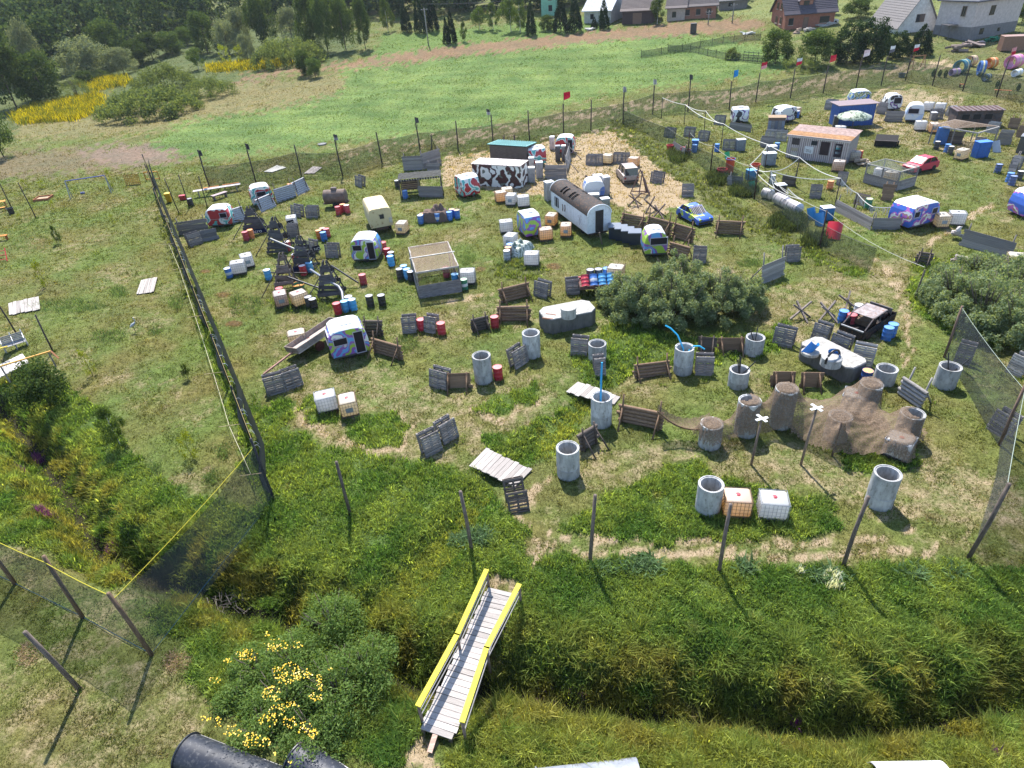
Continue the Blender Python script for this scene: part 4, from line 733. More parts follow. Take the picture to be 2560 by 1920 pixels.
def fences():
    back = [('z1', 960, 1160, 4.0), ('z1', 1355, 1225, 4.2), ('z1', 1652, 1195, 4.3), ('z1', 1938, 1130, 3.8), ('z1', 2205, 1135, 4.4), ('z2', 270, 1050, 3.9), ('z2', 520, 1000, 4.2), ('z2', 760, 970, 3.9), ('z2', 988, 945, 4.1), ('z2', 1219, 908, 4.0), ('z2', 1438, 860, 4.0), ('z2', 1613, 835, 4.0), ('z2', 1820, 800, 4.3), ('z2', 2010, 735, 4.0), ('z3', 50, 720, 4.4), ('z3', 316, 705, 3.9), ('z3', 487, 658, 4.1), ('z3', 708, 632, 4.1), ('z3', 920, 600, 3.9), ('z3', 1130, 570, 4.0), ('z3', 1293, 550, 4.1), ('z3', 1448, 520, 3.7), ('z3', 1622, 550, 4.2), ('z3', 1817, 585, 4.6), ('z3', 2035, 625, 4.8), ('z3', 2290, 680, 4.8)]
    back = back[1:]
    net_fence('long dark net fence on tall poles along the far side of the field', back, NETG, (.25, .25, .18), (.075, .06, .055), neth=2.9, r=.09)
    t, P = net_fence('tall black net fence running away from the near corner post', [('W', 592, 1078, 3.9), ('W', 543, 950, 3.7), ('W', 497, 830, 3.7), ('W', 452, 715, 3.7), ('W', 415, 620, 3.7), ('W', 385, 545, 3.7), ('W', 360, 480, 3.8), ('W', 340, 425, 3.9), ('W', 333, 400, 3.9)], NETB, (.30, .24, .10), (.05, .05, .055), neth=3.5)
    ties = MB(); rp = random.Random(3)
    for p, q in zip(P[:5], P[1:6]):
        for i in range(9): s = p.lerp(q, rp.random()) + Vector((0, 0, 3.4)); ties.tube([s, s + Vector((.16, .02, .02)), s + Vector((.26, .0, -.14))], .008, 4)
    obj('tie', ties.mesh('tie', ROPE), t, (.75, .75, .72))
    # inner string line parallel to it, on light canes
    pts = [at('W', *p) for p in [(553, 1052), (505, 945), (470, 830), (430, 705), (395, 600), (372, 545)]]; t = thing('string_line', 'pale string on canes beside the black net', 'string line')
    obj('string', rope_mesh([p + Vector((0, 0, .8)) for p in pts], .012, .04), t, (.6, .57, .4))
    for p in pts: obj('cane', MB().tube([(-.6, 0, .82), (.6, .05, .86)], .015, 5).mesh('cane', WOOD), t, (.5, .4, .25), p); obj('stake', MB().tube([(0, 0, -.1), (0, 0, .9)], .018, 5).mesh('stake', WOOD), t, (.4, .3, .2), p)
    t, P = net_fence('grey net fence with yellow rope crossing the ditch in front', [('W', 592, 1078, None), ('W', 328, 1415, 3.87), ('W', 180, 1335, 3.75), ('W', 33, 1262, 3.6), ('W', -120, 1190, 3.6)], NET, (.5, .43, .05), (.17, .115, .08), neth=3.5, r=.085, ground_rope=(.02, .06, .10))
    # netting round the other play area
    t, P = net_fence('sagging dark net fence dividing the two fields', [('z2', 1820, 800, None), ('z6', 690, 150, None), ('z6', 880, 270, 3.0), ('z6', 1090, 410, 3.1), ('z6', 1495, 655, 3.2), ('z6', 1900, 960, None), ('z6', 2095, 1110, 3.2), ('W', 1880, 590, None)], NETG, (.2, .2, .18), (.09, .06, .05), neth=2.0)
    obj('rope', rope_mesh([P[2] + Vector((0, 0, 2.9)), P[3] + Vector((0, 0, 2.9)), P[4] + Vector((0, 0, 3.0)), P[6] + Vector((0, 0, 3.1)), at('y3', 1380, 260) + Vector((0, 0, 2.4))], .016, .4), t, (.45, .45, .4))
    net_fence('see-through dark net fence beside the right willow thicket', [('y3', 1600, 690, 3.4), ('y3', 2010, 1340, 3.6), ('W', 2110, 1195, None)], NET, (.3, .35, .3), (.17, .115, .09), neth=3.3)
    for i, (v, x, y, tv, ty, lb) in enumerate([('W', 757, 1112, 'W', 1000, 'lone grey post in the tall grass left of the footbridge'), ('W', 1019, 1190, 'W', 1059, 'post beside the big leaved weeds above the footbridge'), ('W', 1274, 1218, 'W', 1078, 'post standing right above the footbridge rails'),
            ('W', 1553, 1237, 'W', 1092, 'leaning post in front of the amber tank'), ('W', 1822, 1222, 'W', 1072, 'leaning post in front of the large near well'), ('W', 2092, 1205, 'W', 1037, 'leaning post nearest the lower frame corner net'), ('W', 173, 1490, 'W', 1357, 'lone dark post on the dry lawn left of the net'),
            ('y3', 1380, 260, 'y3', 40, 'leaning post on the path left of the willow thicket'), ('y5', 270, 435, 'y5', 165, 'dark leaning pole left of the swing frame'), ('y5', 95, 370, 'y5', 170, 'dark leaning pole beside the orange table'), ('y5', 395, 1420, 'y5', 1145, 'dark leaning pole behind the white ramp bridge'), ('y5', 130, 1300, 'y5', 1060, 'dark leaning pole beside the white bench'),
            ('z4', 328, 575, 'z4', 240, 'thin pole nearest the red and teal caravan by the net'), ('z4', 418, 520, 'z4', 210, 'thin pole beside the black waste bin'), ('z4', 585, 515, 'z4', 220, 'thin pole in front of the folding benches')]):
        b = at(v, x, y); h = height_to(b, tv, x, ty); h = min(h, 4.6); o = obj('wooden_post', post_mesh(h, .085 if i < 7 else .06), None, (.15, .12, .105) if i < 8 else (.085, .07, .065), b, (random.gauss(0, .03), random.gauss(0, .03), 0)); tag(o, lb, 'post', 'free standing posts')
    WHT_, GRY, RD, PK = (.7, .7, .7), (.07, .07, .08), (.55, .02, .05), (.7, .3, .33)
    for v, x, y, z, c1, c2, lb in [('z2', 965, 945, 4.0, GRY, (.4, .4, .42), 'dark flag with pale emblem on the back fence'), ('z2', 1438, 860, 4.0, RD, RD, 'red flag hanging on the back fence behind the camouflaged container'), ('z2', 1820, 800, 4.2, (.4, .4, .42), (.3, .3, .32), 'small grey flag where the two net fences meet'), ('z2', 2010, 735, 4.0, (.4, .4, .42), (.5, .5, .5), 'small pale grey flag right of the fence junction'),
            ('z2', 520, 1000, 4.0, GRY, GRY, 'furled black flag above the grey plank screens'), ('z1', 2205, 1135, 4.2, GRY, (.35, .35, .37), 'black flag with white mark above the pallet stand'), ('z1', 1652, 1195, 4.2, GRY, GRY, 'furled black flag above the folding benches'), ('z1', 1355, 1225, 4.0, GRY, GRY, 'furled black flag at the far net corner'),
            ('z3', 50, 720, 4.3, GRY, GRY, 'narrow dark flag left of the blue one'), ('z3', 316, 705, 3.9, (.03, .25, .6), (.03, .25, .6), 'small bright blue flag on the back fence'), ('z3', 487, 658, 4.1, RD, PK, 'red and white flag next to the blue one'), ('z3', 708, 632, 4.1, WHT_, RD, 'white flag with red field before the dark trees'),
            ('z3', 920, 600, 3.9, RD, (.6, .06, .06), 'bright red flag in the middle of the flag row'), ('z3', 1130, 570, 4.0, (.65, .5, .52), (.7, .6, .62), 'pinkish white flag right of the red one'), ('z3', 1293, 550, 4.1, WHT_, (.15, .15, .18), 'white flag with dark print in the flag row'), ('z3', 1448, 520, 3.7, WHT_, RD, 'white over red flag at the end of the row'), ('z3', 2035, 625, 4.8, PK, RD, 'pink flag by the coloured play tubes')]:
        b = at(v, x, y); fl = GRY == c1 or c1 == (.4, .4, .42); t = thing('flag', lb, 'flag', b + Vector((.1, 0, z - .6)), random.uniform(-.25, .25) + (.3 if not fl else 1.2), 'flags on the back fence')
        obj('staff', MB().tube([(0, 0, 0), (0, 0, 2.0)], .025, 5).mesh('staff', WOOD), t, (.12, .1, .09)); wd = .32 if fl else 1.05
        def strip(f0, f1):
            m = MB(); vs = []
            for i in range(9):
                s = i / 8; yy = .12 * math.sin(s * 7) * (1 if not fl else 2)
                for f in (f0, f1): vs.append((s * wd, yy + .05 * f, .95 + (1.0 * f) * (1 - .25 * s) + .35 * s * (0 if fl else 1)))
            return m.add(vs, [(2 * i, 2 * i + 2, 2 * i + 3, 2 * i + 1) for i in range(8)]).mesh('cloth', CLOTH, True)
        t.scale = (1, 1, .75) if fl else (1, 1, 1); obj('cloth', strip(.5, 1.0), t, c1); obj('cloth', strip(0, .5), t, c2)
fences()
# ------------------------------------------------------------------ templates shared by the many repeated things
def ibc_specs():
    """caged water tank 1.2 x 1.0 x 1.16 m; long side along x; label plate on the -y side for short-front tanks"""
    def shell(w_, d_, z0, z1):
        b = MB().box((0, 0, (z0 + z1) / 2), (w_, d_, z1 - z0), None, .07); m = b.mesh('tank', TANK); return smooth_sharp(m, 50)
    def cage(w_, d_):
        b = MB(); t = .009
        for i in range(5): z = .2 + i * .215; b.tube([(-w_ / 2, -d_ / 2, z), (w_ / 2, -d_ / 2, z), (w_ / 2, d_ / 2, z), (-w_ / 2, d_ / 2, z), (-w_ / 2, -d_ / 2, z)], t if i < 4 else .02, 4, cap=False)
        nx, ny = (7, 6) if w_ > d_ else (6, 7)
        for i in range(nx + 1):
            x = -w_ / 2 + w_ * i / nx
            for s in (-1, 1): b.tube([(x, s * d_ / 2, .15), (x, s * d_ / 2, 1.09)], t, 4)
        for i in range(1, ny):
            y = -d_ / 2 + d_ * i / ny
            for s in (-1, 1): b.tube([(s * w_ / 2, y, .15), (s * w_ / 2, y, 1.09)], t, 4)
        b.tube([(-w_ / 2 + .02, -d_ / 2 + .1, 1.1), (-w_ / 2 + .02, d_ / 2 - .1, 1.1)], .014, 4); b.tube([(w_ / 2 - .02, -d_ / 2 + .1, 1.1), (w_ / 2 - .02, d_ / 2 - .1, 1.1)], .014, 4)
        return b.mesh('cage', METAL)
    def pallet(w_, d_):
        b = MB()
        for y in (-d_ / 2 + .06, 0, d_ / 2 - .06): b.box((0, y, .07), (w_, .1, .11))
        for x in np.linspace(-w_ / 2 + .06, w_ / 2 - .06, 5): b.box((x, 0, .138), (.12, d_ - .002, .022))
        return b.mesh('pallet', WOOD)
    cap = smooth_sharp(MB().lathe([(.001, 0), (.11, 0), (.11, .025), (.075, .035), (.075, .05), (.001, .05)][::1], 14).mesh('cap', PLAST))
    lab = MB().box((0, 0, 0), (.42, .012, .3)).mesh('label_plate', METAL); out = {}
    for key, (w_, d_) in {'long': (1.2, 1.0), 'short': (1.0, 1.2)}.items():
        sp = [S('tank', shell(w_ - .05, d_ - .05, .15, 1.10), 'tank'), S('cage', cage(w_, d_), 'cage'), S('pallet', pallet(w_, d_), (.10, .085, .07)), S('cap', cap, 'cap', (0, 0, 1.095))]
        if key == 'short': sp.append(S('label_plate', lab, 'plate', (.0, -d_ / 2 - .02, .6)))
        out[key] = sp
    return out
IBC = ibc_specs()
TANKC = {'w': (.78, .78, .80), 'c': (.92, .76, .46), 'a': (1.0, .66, .20), 'b': (.6, .42, .28)}
def ibc(v, cx, cy, ex, ey, key, kind, label, up=1.14, loc=None):
    p = loc or at(v, cx, cy, up); q = at(v, cx + ex, cy + ey, up); t = thing('water_tank', label, 'water tank', p, ang(p, q), 'caged water tanks')
    red = v in ('y4', 'y1', 'y3'); spawn(IBC[key], t, {'tank': TANKC[kind], 'cage': (.42, .43, .45) if kind == 'w' else (.20, .13, .09), 'cap': (.45, .05, .07) if red else (.13, .12, .12), 'plate': (.28, .34, .42)}); return t
for r in [('y4', 682, 837, 197, 13, 'long', 'w', 'white caged tank with red cap standing alone in the near grass island'), ('y4', 456, 822, 180, 8, 'long', 'a', 'amber caged tank touching the well in the near grass island'),
    ('y1', 622, 957, 170, -35, 'long', 'w', 'white caged tank of the pair inside the mown ring track'), ('y1', 788, 985, 155, -38, 'short', 'c', 'cream caged tank with blue label inside the mown ring track'),
    ('y1', 411, 497, 150, -30, 'long', 'c', 'yellowish caged tank behind the tipped trailer'), ('y1', 289, 207, 110, -25, 'short', 'b', 'brownish labelled tank below the timber frames'), ('y1', 425, 203, 130, -40, 'long', 'c', 'cream tank beside the two small black drums'),
    ('z4', 852, 1005, 170, -30, 'long', 'w', 'white tank beside the blue and white drum'), ('z4', 932, 942, 110, -25, 'short', 'w', 'white labelled tank behind the one with the blue drum'), ('z4', 1350, 590, 110, -20, 'short', 'w', 'white labelled tank between pallet stands and dark timber tower'),
    ('z5', 232, 862, 110, 0, 'short', 'c', 'pale labelled tank beside the yellow box body'), ('z5', 1432, 1142, 138, 0, 'long', 'w', 'white tank at the end of the frost coloured net mound'), ('z5', 1560, 918, 120, -15, 'long', 'a', 'amber tank touching the bow tie caravan'),
    ('z5', 1750, 880, 130, -5, 'short', 'a', 'amber labelled tank against the round roofed wagon wall'), ('z5', 1615, 788, 105, 10, 'short', 'a', 'amber labelled tank behind the other by the wagon'), ('z5', 1195, 848, 100, -10, 'long', 'w', 'white tank left behind the bow tie caravan'),
    ('z5', 1238, 975, 100, 10, 'short', 'w', 'white labelled tank before the bow tie caravan'), ('z5', 1205, 548, 110, -10, 'long', 'c', 'rearmost cream tank of four below the camouflaged container'), ('z5', 1148, 580, 90, -9, 'long', 'a', 'amber tank of four below the camouflaged container'),
    ('z5', 1243, 605, 95, 0, 'short', 'w', 'white labelled tank of four below the camouflaged container'), ('z5', 1355, 620, 115, -12, 'long', 'w', 'front white tank of four below the camouflaged container'), ('z5', 838, 1305, 150, -5, 'long', 'w', 'white tank beside the netted hut and green drum'),
    ('z2', 1722, 990, 70, 5, 'long', 'c', 'cream tank set into the pallet wall above the minivan'), ('z2', 1890, 1008, 80, 5, 'long', 'a', 'amber tank at the end of the pallet wall'), ('z3', 1555, 775, 85, 0, 'long', 'w', 'white tank before the light blue caravan'), ('z3', 1640, 788, 90, 0, 'short', 'a', 'amber tank beside the white one by the light blue caravan'),
    ('z3', 1605, 655, 75, 5, 'long', 'w', 'white tank behind the light blue caravan, nearer to it'), ('z3', 1682, 660, 75, 5, 'long', 'w', 'white tank behind the light blue caravan, farther from it'), ('z3', 690, 680, 60, 5, 'long', 'w', 'white tank behind the black patterned caravan'), ('z3', 750, 688, 60, 5, 'long', 'c', 'cream tank behind the black patterned caravan'),
    ('z3', 1035, 808, 80, 0, 'long', 'w', 'white tank before the camouflage parasol'), ('z3', 1028, 1030, 100, 5, 'long', 'b', 'dirty tank in front of the striped shed corner'), ('z3', 1128, 970, 75, 0, 'long', 'c', 'cream tank behind the striped shed corner'), ('z3', 1825, 955, 90, 15, 'short', 'c', 'cream labelled tank before the open timber frame'),
    ('z7', 1470, 1378, 150, 0, 'short', 'c', 'cream labelled tank next to the purple camouflage caravan'), ('z7', 1612, 1358, 150, 5, 'long', 'w', 'white tank beyond the cream one by the purple caravan'), ('z7', 905, 955, 100, 15, 'long', 'w', 'white tank inside the netted board pen, near its corner'), ('z7', 1000, 985, 100, 15, 'long', 'c', 'second tank inside the netted board pen'),
    ('W', 2200, 548, 60, 5, 'long', 'c', 'cream tank cut by the right frame edge'), ('y3', 955, 950, 150, 40, 'long', 'w', 'white tank with red cap under the camouflage net'), ('y3', 1290, 1280, 170, 60, 'long', 'w', 'white tank under the net edge behind the large near well')]:
    ibc(*r)

def drum_specs():
    R, H = .292, .88
    body = smooth_sharp(MB().lathe([(.0, .0), (R, .0), (R + .012, .012), (R, .03), (R, .27), (R + .014, .29), (R, .31), (R, .56), (R + .014, .58), (R, .60), (R, H - .03), (R + .012, H - .012), (R + .008, H), (R - .012, H), (R - .012, H - .02)], 18).mesh('body', PAINT), 40)
    lid = MB().lathe([(R - .012, H - .012), (.06, H - .009), (.0001, H - .008)], 18).mesh('lid', PAINT)
    band = smooth_sharp(MB().lathe([(R + .004, .315), (R + .006, .32), (R + .006, .55), (R + .004, .555)], 18).mesh('band', PAINT), 40)
    bung = MB().lathe([(.001, 0), (.035, 0), (.035, .02), (.001, .02)], 8).mesh('bung', METAL)
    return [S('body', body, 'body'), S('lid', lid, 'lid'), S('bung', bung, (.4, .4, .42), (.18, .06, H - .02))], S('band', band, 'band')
DRUM, BAND = drum_specs()
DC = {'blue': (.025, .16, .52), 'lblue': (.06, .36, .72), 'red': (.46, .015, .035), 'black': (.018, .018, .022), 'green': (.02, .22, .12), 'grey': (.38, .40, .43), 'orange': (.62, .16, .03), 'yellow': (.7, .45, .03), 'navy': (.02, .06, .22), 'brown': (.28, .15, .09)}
LIDC = {'blue': (.13, .30, .58), 'lblue': (.25, .5, .75), 'red': (.55, .14, .15), 'black': (.34, .34, .37), 'green': (.45, .6, .45), 'grey': (.6, .6, .62), 'orange': (.7, .35, .15), 'navy': (.2, .25, .4), 'tan': (.62, .5, .34), 'white': (.75, .75, .75), 'or': (.68, .33, .13), 'brown': (.5, .3, .22)}  # body-coloured lids are paler: sky reflection put into the colour
def drum(v, x, y, col, label, lid=None, band=None, up=.88, loc=None, rot=None):
    p = loc or at(v, x, y, up); t = thing('steel_drum', label, 'drum', p, random.uniform(0, 6.28), 'steel and plastic drums', rot=rot)
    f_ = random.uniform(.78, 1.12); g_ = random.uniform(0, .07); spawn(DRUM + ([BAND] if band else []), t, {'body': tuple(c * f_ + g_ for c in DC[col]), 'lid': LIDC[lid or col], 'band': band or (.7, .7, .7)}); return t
WB = (.66, .68, .72)
for r in [('z4', 765, 1070, 'blue', 'blue drum with white lower band beside the white tank', 'white', WB), ('z4', 1128, 1085, 'lblue', 'light blue drum alone left of the timber frames', 'white'), ('z4', 925, 735, 'red', 'red drum before the dark lettered tower', 'red'), ('z4', 972, 716, 'orange', 'orange red drum touching the red one by the lettered tower'),
    ('z4', 1312, 825, 'red', 'red drum lodged high in the timber frames', 'white'), ('z4', 1455, 1045, 'red', 'red drum at the foot of the middle timber frames', 'white'), ('z4', 1515, 1018, 'lblue', 'blue drum behind the red one in the timber frames'), ('z4', 1385, 940, 'red', 'dull red drum half hidden in the middle of the timber frames', 'white'), ('z4', 1605, 720, 'orange', 'orange drum of the four drum cluster in the open grass', 'or'), ('z4', 1678, 706, 'red', 'red drum of the four drum cluster in the open grass', 'red'), ('z4', 1647, 738, 'blue', 'blue drum in front of the four drum cluster'), ('z4', 1640, 700, 'brown', 'brownish drum at the back of the four drum cluster'),
    ('z4', 2008, 1128, 'red', 'red drum at the end of the black pipe'), ('z4', 1770, 1392, 'red', 'red drum of the group under the downpipe'), ('z4', 1842, 1372, 'lblue', 'blue drum receiving the downpipe'), ('z4', 1882, 1330, 'grey', 'grey drum behind the group under the downpipe'), ('z4', 1912, 1357, 'lblue', 'blue drum with tan lid under the downpipe', 'tan'), ('z4', 2072, 1322, 'black', 'black drum standing alone, nearer the downpipe'), ('z4', 2182, 1317, 'black', 'black drum standing alone, nearer the netted hut'), ('z4', 1508, 1332, 'black', 'rear of the two small black drums by the cream tank'), ('z4', 1549, 1352, 'black', 'front of the two small black drums by the cream tank'),
    ('z4', 1782, 502, 'red', 'red drum left of three by the little tanker'), ('z4', 1826, 480, 'red', 'orange topped drum between the two red ones by the tanker', 'or'), ('z4', 1864, 488, 'red', 'red drum right of three by the little tanker', 'white'), ('z4', 1341, 292, 'orange', 'orange drum behind the bent corrugated sheets', 'or'), ('z4', 2200, 832, 'red', 'red drum just behind the blue patterned caravan'), ('z4', 1243, 1253, 'red', 'pinkish red drum behind the brownish tank'),
    ('z5', 60, 1050, 'red', 'red drum right of the blue patterned caravan, farther one'), ('z5', 97, 1110, 'red', 'red drum right of the blue patterned caravan, nearer one'), ('z5', 135, 1143, 'black', 'black drum behind the light blue one by the caravan door', 'grey'), ('z5', 128, 1178, 'lblue', 'light blue drum by the blue patterned caravan door'), ('z5', 212, 1297, 'black', 'black drum left of four beside the netted hut'), ('z5', 252, 1267, 'lblue', 'blue drum at the back of four beside the netted hut'), ('z5', 280, 1298, 'lblue', 'blue drum in the middle of four beside the netted hut'), ('z5', 316, 1320, 'black', 'black drum nearest the netted hut wall', 'grey'),
    ('z5', 805, 1392, 'green', 'green drum with white band beside the netted hut', 'green', WB), ('z5', 405, 803, 'blue', 'blue drum in front left of the brown tarp mound', 'white'), ('z5', 425, 788, 'blue', 'orange topped drum behind the front left one at the tarp mound', 'or'), ('z5', 563, 785, 'blue', 'blue drum with white band before the brown tarp mound', 'blue', WB), ('z5', 672, 772, 'blue', 'blue drum at the right front of the brown tarp mound'), ('z5', 697, 747, 'blue', 'orange topped blue drum behind the tarp mound', 'or'), ('z5', 742, 754, 'blue', 'orange topped blue drum farthest from the tarp mound', 'or'), ('z5', 263, 577, 'blue', 'blue drum at the corner of the open roofed hide', 'blue'), ('z5', 190, 482, 'black', 'black drum behind the open roofed hide', 'grey'),
    ('z5', 1203, 1127, 'grey', 'grey drum at the side of the frost coloured mound', 'white'), ('z5', 1216, 1097, 'brown', 'orange topped drum in the row by the frost coloured mound', 'or'), ('z5', 1232, 1067, 'blue', 'blue topped drum in the row by the frost coloured mound', 'lblue'), ('z5', 1820, 1385, 'red', 'red drum behind the pallet stand left of the trailer'), ('z5', 1882, 1382, 'red', 'red drum touching the loaded trailer'),
    ('y1', 1337, 408, 'red', 'red drum between the two upright pallets'), ('y1', 1485, 435, 'red', 'red drum right of the two upright pallets'), ('y1', 1905, 760, 'red', 'red drum beside the tall well near the log barriers'), ('y1', 1882, 388, 'red', 'red drum between the two log barriers'),
    ('y3', 862, 345, 'blue', 'blue drum behind the burnt car shell'), ('y3', 922, 372, 'red', 'red drum behind the burnt car shell'), ('y3', 975, 302, 'grey', 'pale grey drum standing on another behind the burnt car', 'white'), ('y3', 1228, 442, 'blue', 'farther blue drum beside the burnt car shell'), ('y3', 1195, 467, 'blue', 'nearer blue drum beside the burnt car shell'), ('y3', 1038, 787, 'navy', 'dark drum with orange lid at the concrete tank corner', 'or'),
    ('z3', 628, 917, 'blue', 'blue drum left of the striped shed'), ('z3', 972, 1162, 'orange', 'orange drum before the small grey panel', 'or'), ('z7', 790, 1243, 'green', 'green drum with yellow lid near the purple caravan', 'tan'), ('z7', 1990, 922, 'navy', 'dark blue drum left of the broken boards at the frame edge'), ('z7', 2097, 1002, 'blue', 'blue drum in front of the broken boards at the frame edge'), ('z7', 2190, 985, 'black', 'black drum right of the broken boards at the frame edge', 'white'), ('z7', 1420, 712, 'black', 'black drum at the corner of the open timber frame', 'grey'), ('z7', 1517, 738, 'blue', 'blue drum under the open timber frame'), ('z7', 1547, 757, 'black', 'black drum beside the cream tank at the timber frame', 'grey'), ('z3', 240, 925, 'blue', 'blue drum beside the pallet box near the ropes'), ('z3', 598, 1125, 'grey', 'grey drum below the white ropes', 'white'), ('z3', 1162, 968, 'red', 'red drum beyond the striped shed corner', 'or'), ('z4', 415, 428, 'black', 'black waste drum beside the folding benches', 'black'), ('z3', 1220, 1275, 'green', 'green drum near the toppled dark boards', 'tan'), ('z3', 758, 712, 'blue', 'blue drum beside the cream tank behind the black patterned caravan', 'white')]:
    drum(*r)

SLAT = {w_: MB().box((0, 0, 0), (w_, .022, .10)).mesh('slat', WOOD) for w_ in (.8, 1.0, 1.2)}
def stringers(w_, h):
    b = MB()
    for x in (-w_ / 2 + .05, 0, w_ / 2 - .05): b.box((x, .055, h / 2), (.09, .09, h - .01))
    return b.mesh('frame', WOOD)
STR = {w_: stringers(w_, 1.2) for w_ in SLAT}
def pallet_parts(t, w_, col, tilt, y0, flip=False, n=9, skip=()):
    f = obj('frame', STR[w_], t, tuple(c * .8 for c in col), (0, y0, 0), (tilt, 0, math.pi if flip else 0))
    if flip: f.rotation_euler = (-tilt, 0, math.pi)
    for i in range(n):
        if i in skip: continue
        obj('slat', SLAT[w_], f, col, (random.uniform(-.012, .012), 0, .055 + i * 1.09 / (n - 1)), (0, random.gauss(0, .012), 0))
    for i in range(3): obj('slat', SLAT[w_], f, col, (0, .112, .08 + i * .52))
def pallet_stand(v, x1, y1, x2, y2, label, double=True, col=GREYW, tilt=.20, n=9, w_=None, flip=False):
    a, b = at(v, x1, y1), at(v, x2, y2); wm = (b - a).length; w_ = w_ or min(SLAT, key=lambda k: abs(k - wm)); m = (a + b) / 2
    t = thing('pallet_stand', label, 'pallets', (m.x, m.y, m.z), ang(a, b), 'pallet barricades')
    sc_ = max(.85, min(1.25, wm / w_)); t.scale = (sc_, 1, 1)
    if not double: pallet_parts(t, w_, col, -tilt if not flip else tilt, 0, n=n); return t
    pallet_parts(t, w_, col, -tilt, 0, n=n); pallet_parts(t, w_, col, -tilt, 2 * 1.2 * math.sin(tilt) + .08, True, n=n, skip=(3,)); return t
LG = (.38, .355, .335)
for r in [('y1', 205, 985, 345, 945, 'upright grey pallet at the drawbar end, left of a joined pair'), ('y1', 350, 940, 475, 895, 'upright grey pallet right of the joined pair by the drawbar'), ('y1', 1400, 905, 1525, 945, 'weathered pallet stand touching the low plank wall by the tall well'), ('y1', 1380, 1440, 1505, 1375, 'pallet wedge in the dry grass, nearer one of two'), ('y1', 1515, 1345, 1625, 1275, 'pallet wedge in the dry grass, farther one of two'),
    ('y1', 1205, 520, 1312, 510, 'pallet stand left of the red drum pair'), ('y1', 1362, 505, 1448, 520, 'pallet stand between the two red drums'), ('y2', 150, 785, 245, 720, 'pallet leaning on the well below the concrete tank'), ('y2', 550, 680, 672, 690, 'brownish pallet left of the well below the willow thicket'), ('y2', 735, 835, 815, 835, 'narrow pallet wedge seen end on behind the blue pipe'), ('y2', 1475, 825, 1608, 830, 'pallet right of the well with two blue pipes'),
    ('y2', 275, 235, 375, 262, 'pallet wedge at the end of the upper log barrier'), ('y2', 525, 232, 622, 225, 'pallet wedge beside the loaded trailer'), ('y3', 322, 595, 470, 628, 'dark pallet stand left of the concrete tank with blue barrel halves'), ('y3', 605, 560, 718, 600, 'pallet stand behind the cut blue barrel'), ('y3', 735, 640, 862, 690, 'pallet stand behind the round hatch with the black hose'), ('y3', 905, 735, 1065, 768, 'pale pallet stand right of the round hatch'), ('y3', 1665, 720, 1785, 755, 'pallet behind the net at the far right well'), ('y3', 2045, 795, 2160, 850, 'pale pallet block at the frame edge under the thicket'),
    ('y3', 1905, 1215, 2040, 1300, 'pallet leaning under the see-through net'), ('z6', 530, 505, 635, 522, 'pallet stand beside the timber trestle and minivan'), ('z6', 825, 640, 935, 640, 'stack of pallets behind the blue car'), ('z6', 1790, 1240, 1918, 1235, 'pallet stand at the bend of the divider net'), ('z6', 925, 1245, 1050, 1245, 'pallet just behind the willow thicket'), ('z4', 430, 880, 552, 840, 'pallet leaning below the long grey boards'), ('z4', 1345, 590, 1455, 610, 'pallet stand left of two behind the white labelled tank'),
    ('z4', 1495, 612, 1602, 612, 'pallet stand right of two behind the white labelled tank'), ('z4', 1675, 975, 1790, 978, 'pallet stand beside the blue patterned caravan'), ('z4', 1328, 790, 1422, 785, 'pallet behind the timber frames'), ('z4', 1490, 930, 1572, 950, 'pallet leaning on the second timber tower'), ('z4', 1930, 305, 2020, 335, 'lone pallet stand near the back fence'), ('z2', 1578, 1062, 1640, 1066, 'first pallet of the wall above the minivan'), ('z2', 1640, 1066, 1692, 1062, 'second pallet of the wall above the minivan'), ('z2', 1752, 1052, 1808, 1054, 'third pallet of the wall above the minivan'), ('z2', 1808, 1054, 1856, 1056, 'fourth pallet of the wall, next to the amber tank'),
    ('z3', 915, 695, 1012, 705, 'pallet stand behind the blue container'), ('z3', 215, 802, 282, 806, 'dark pallet by the white open caravan'), ('z3', 830, 1275, 905, 1280, 'pallet stack under the white ropes'), ('z6', 1195, 205, 1320, 210, 'pallet box below the white ropes'), ('z3', 1000, 1190, 1065, 1195, 'small grey panel right of the orange drum'), ('z7', 350, 420, 490, 425, 'pale pallet screen behind the blue container roof')]:
    pallet_stand(*r, n=7 if r[1] in (1905, 915, 350) else 9, col=LG if 'pale' in r[5] else GREYW)

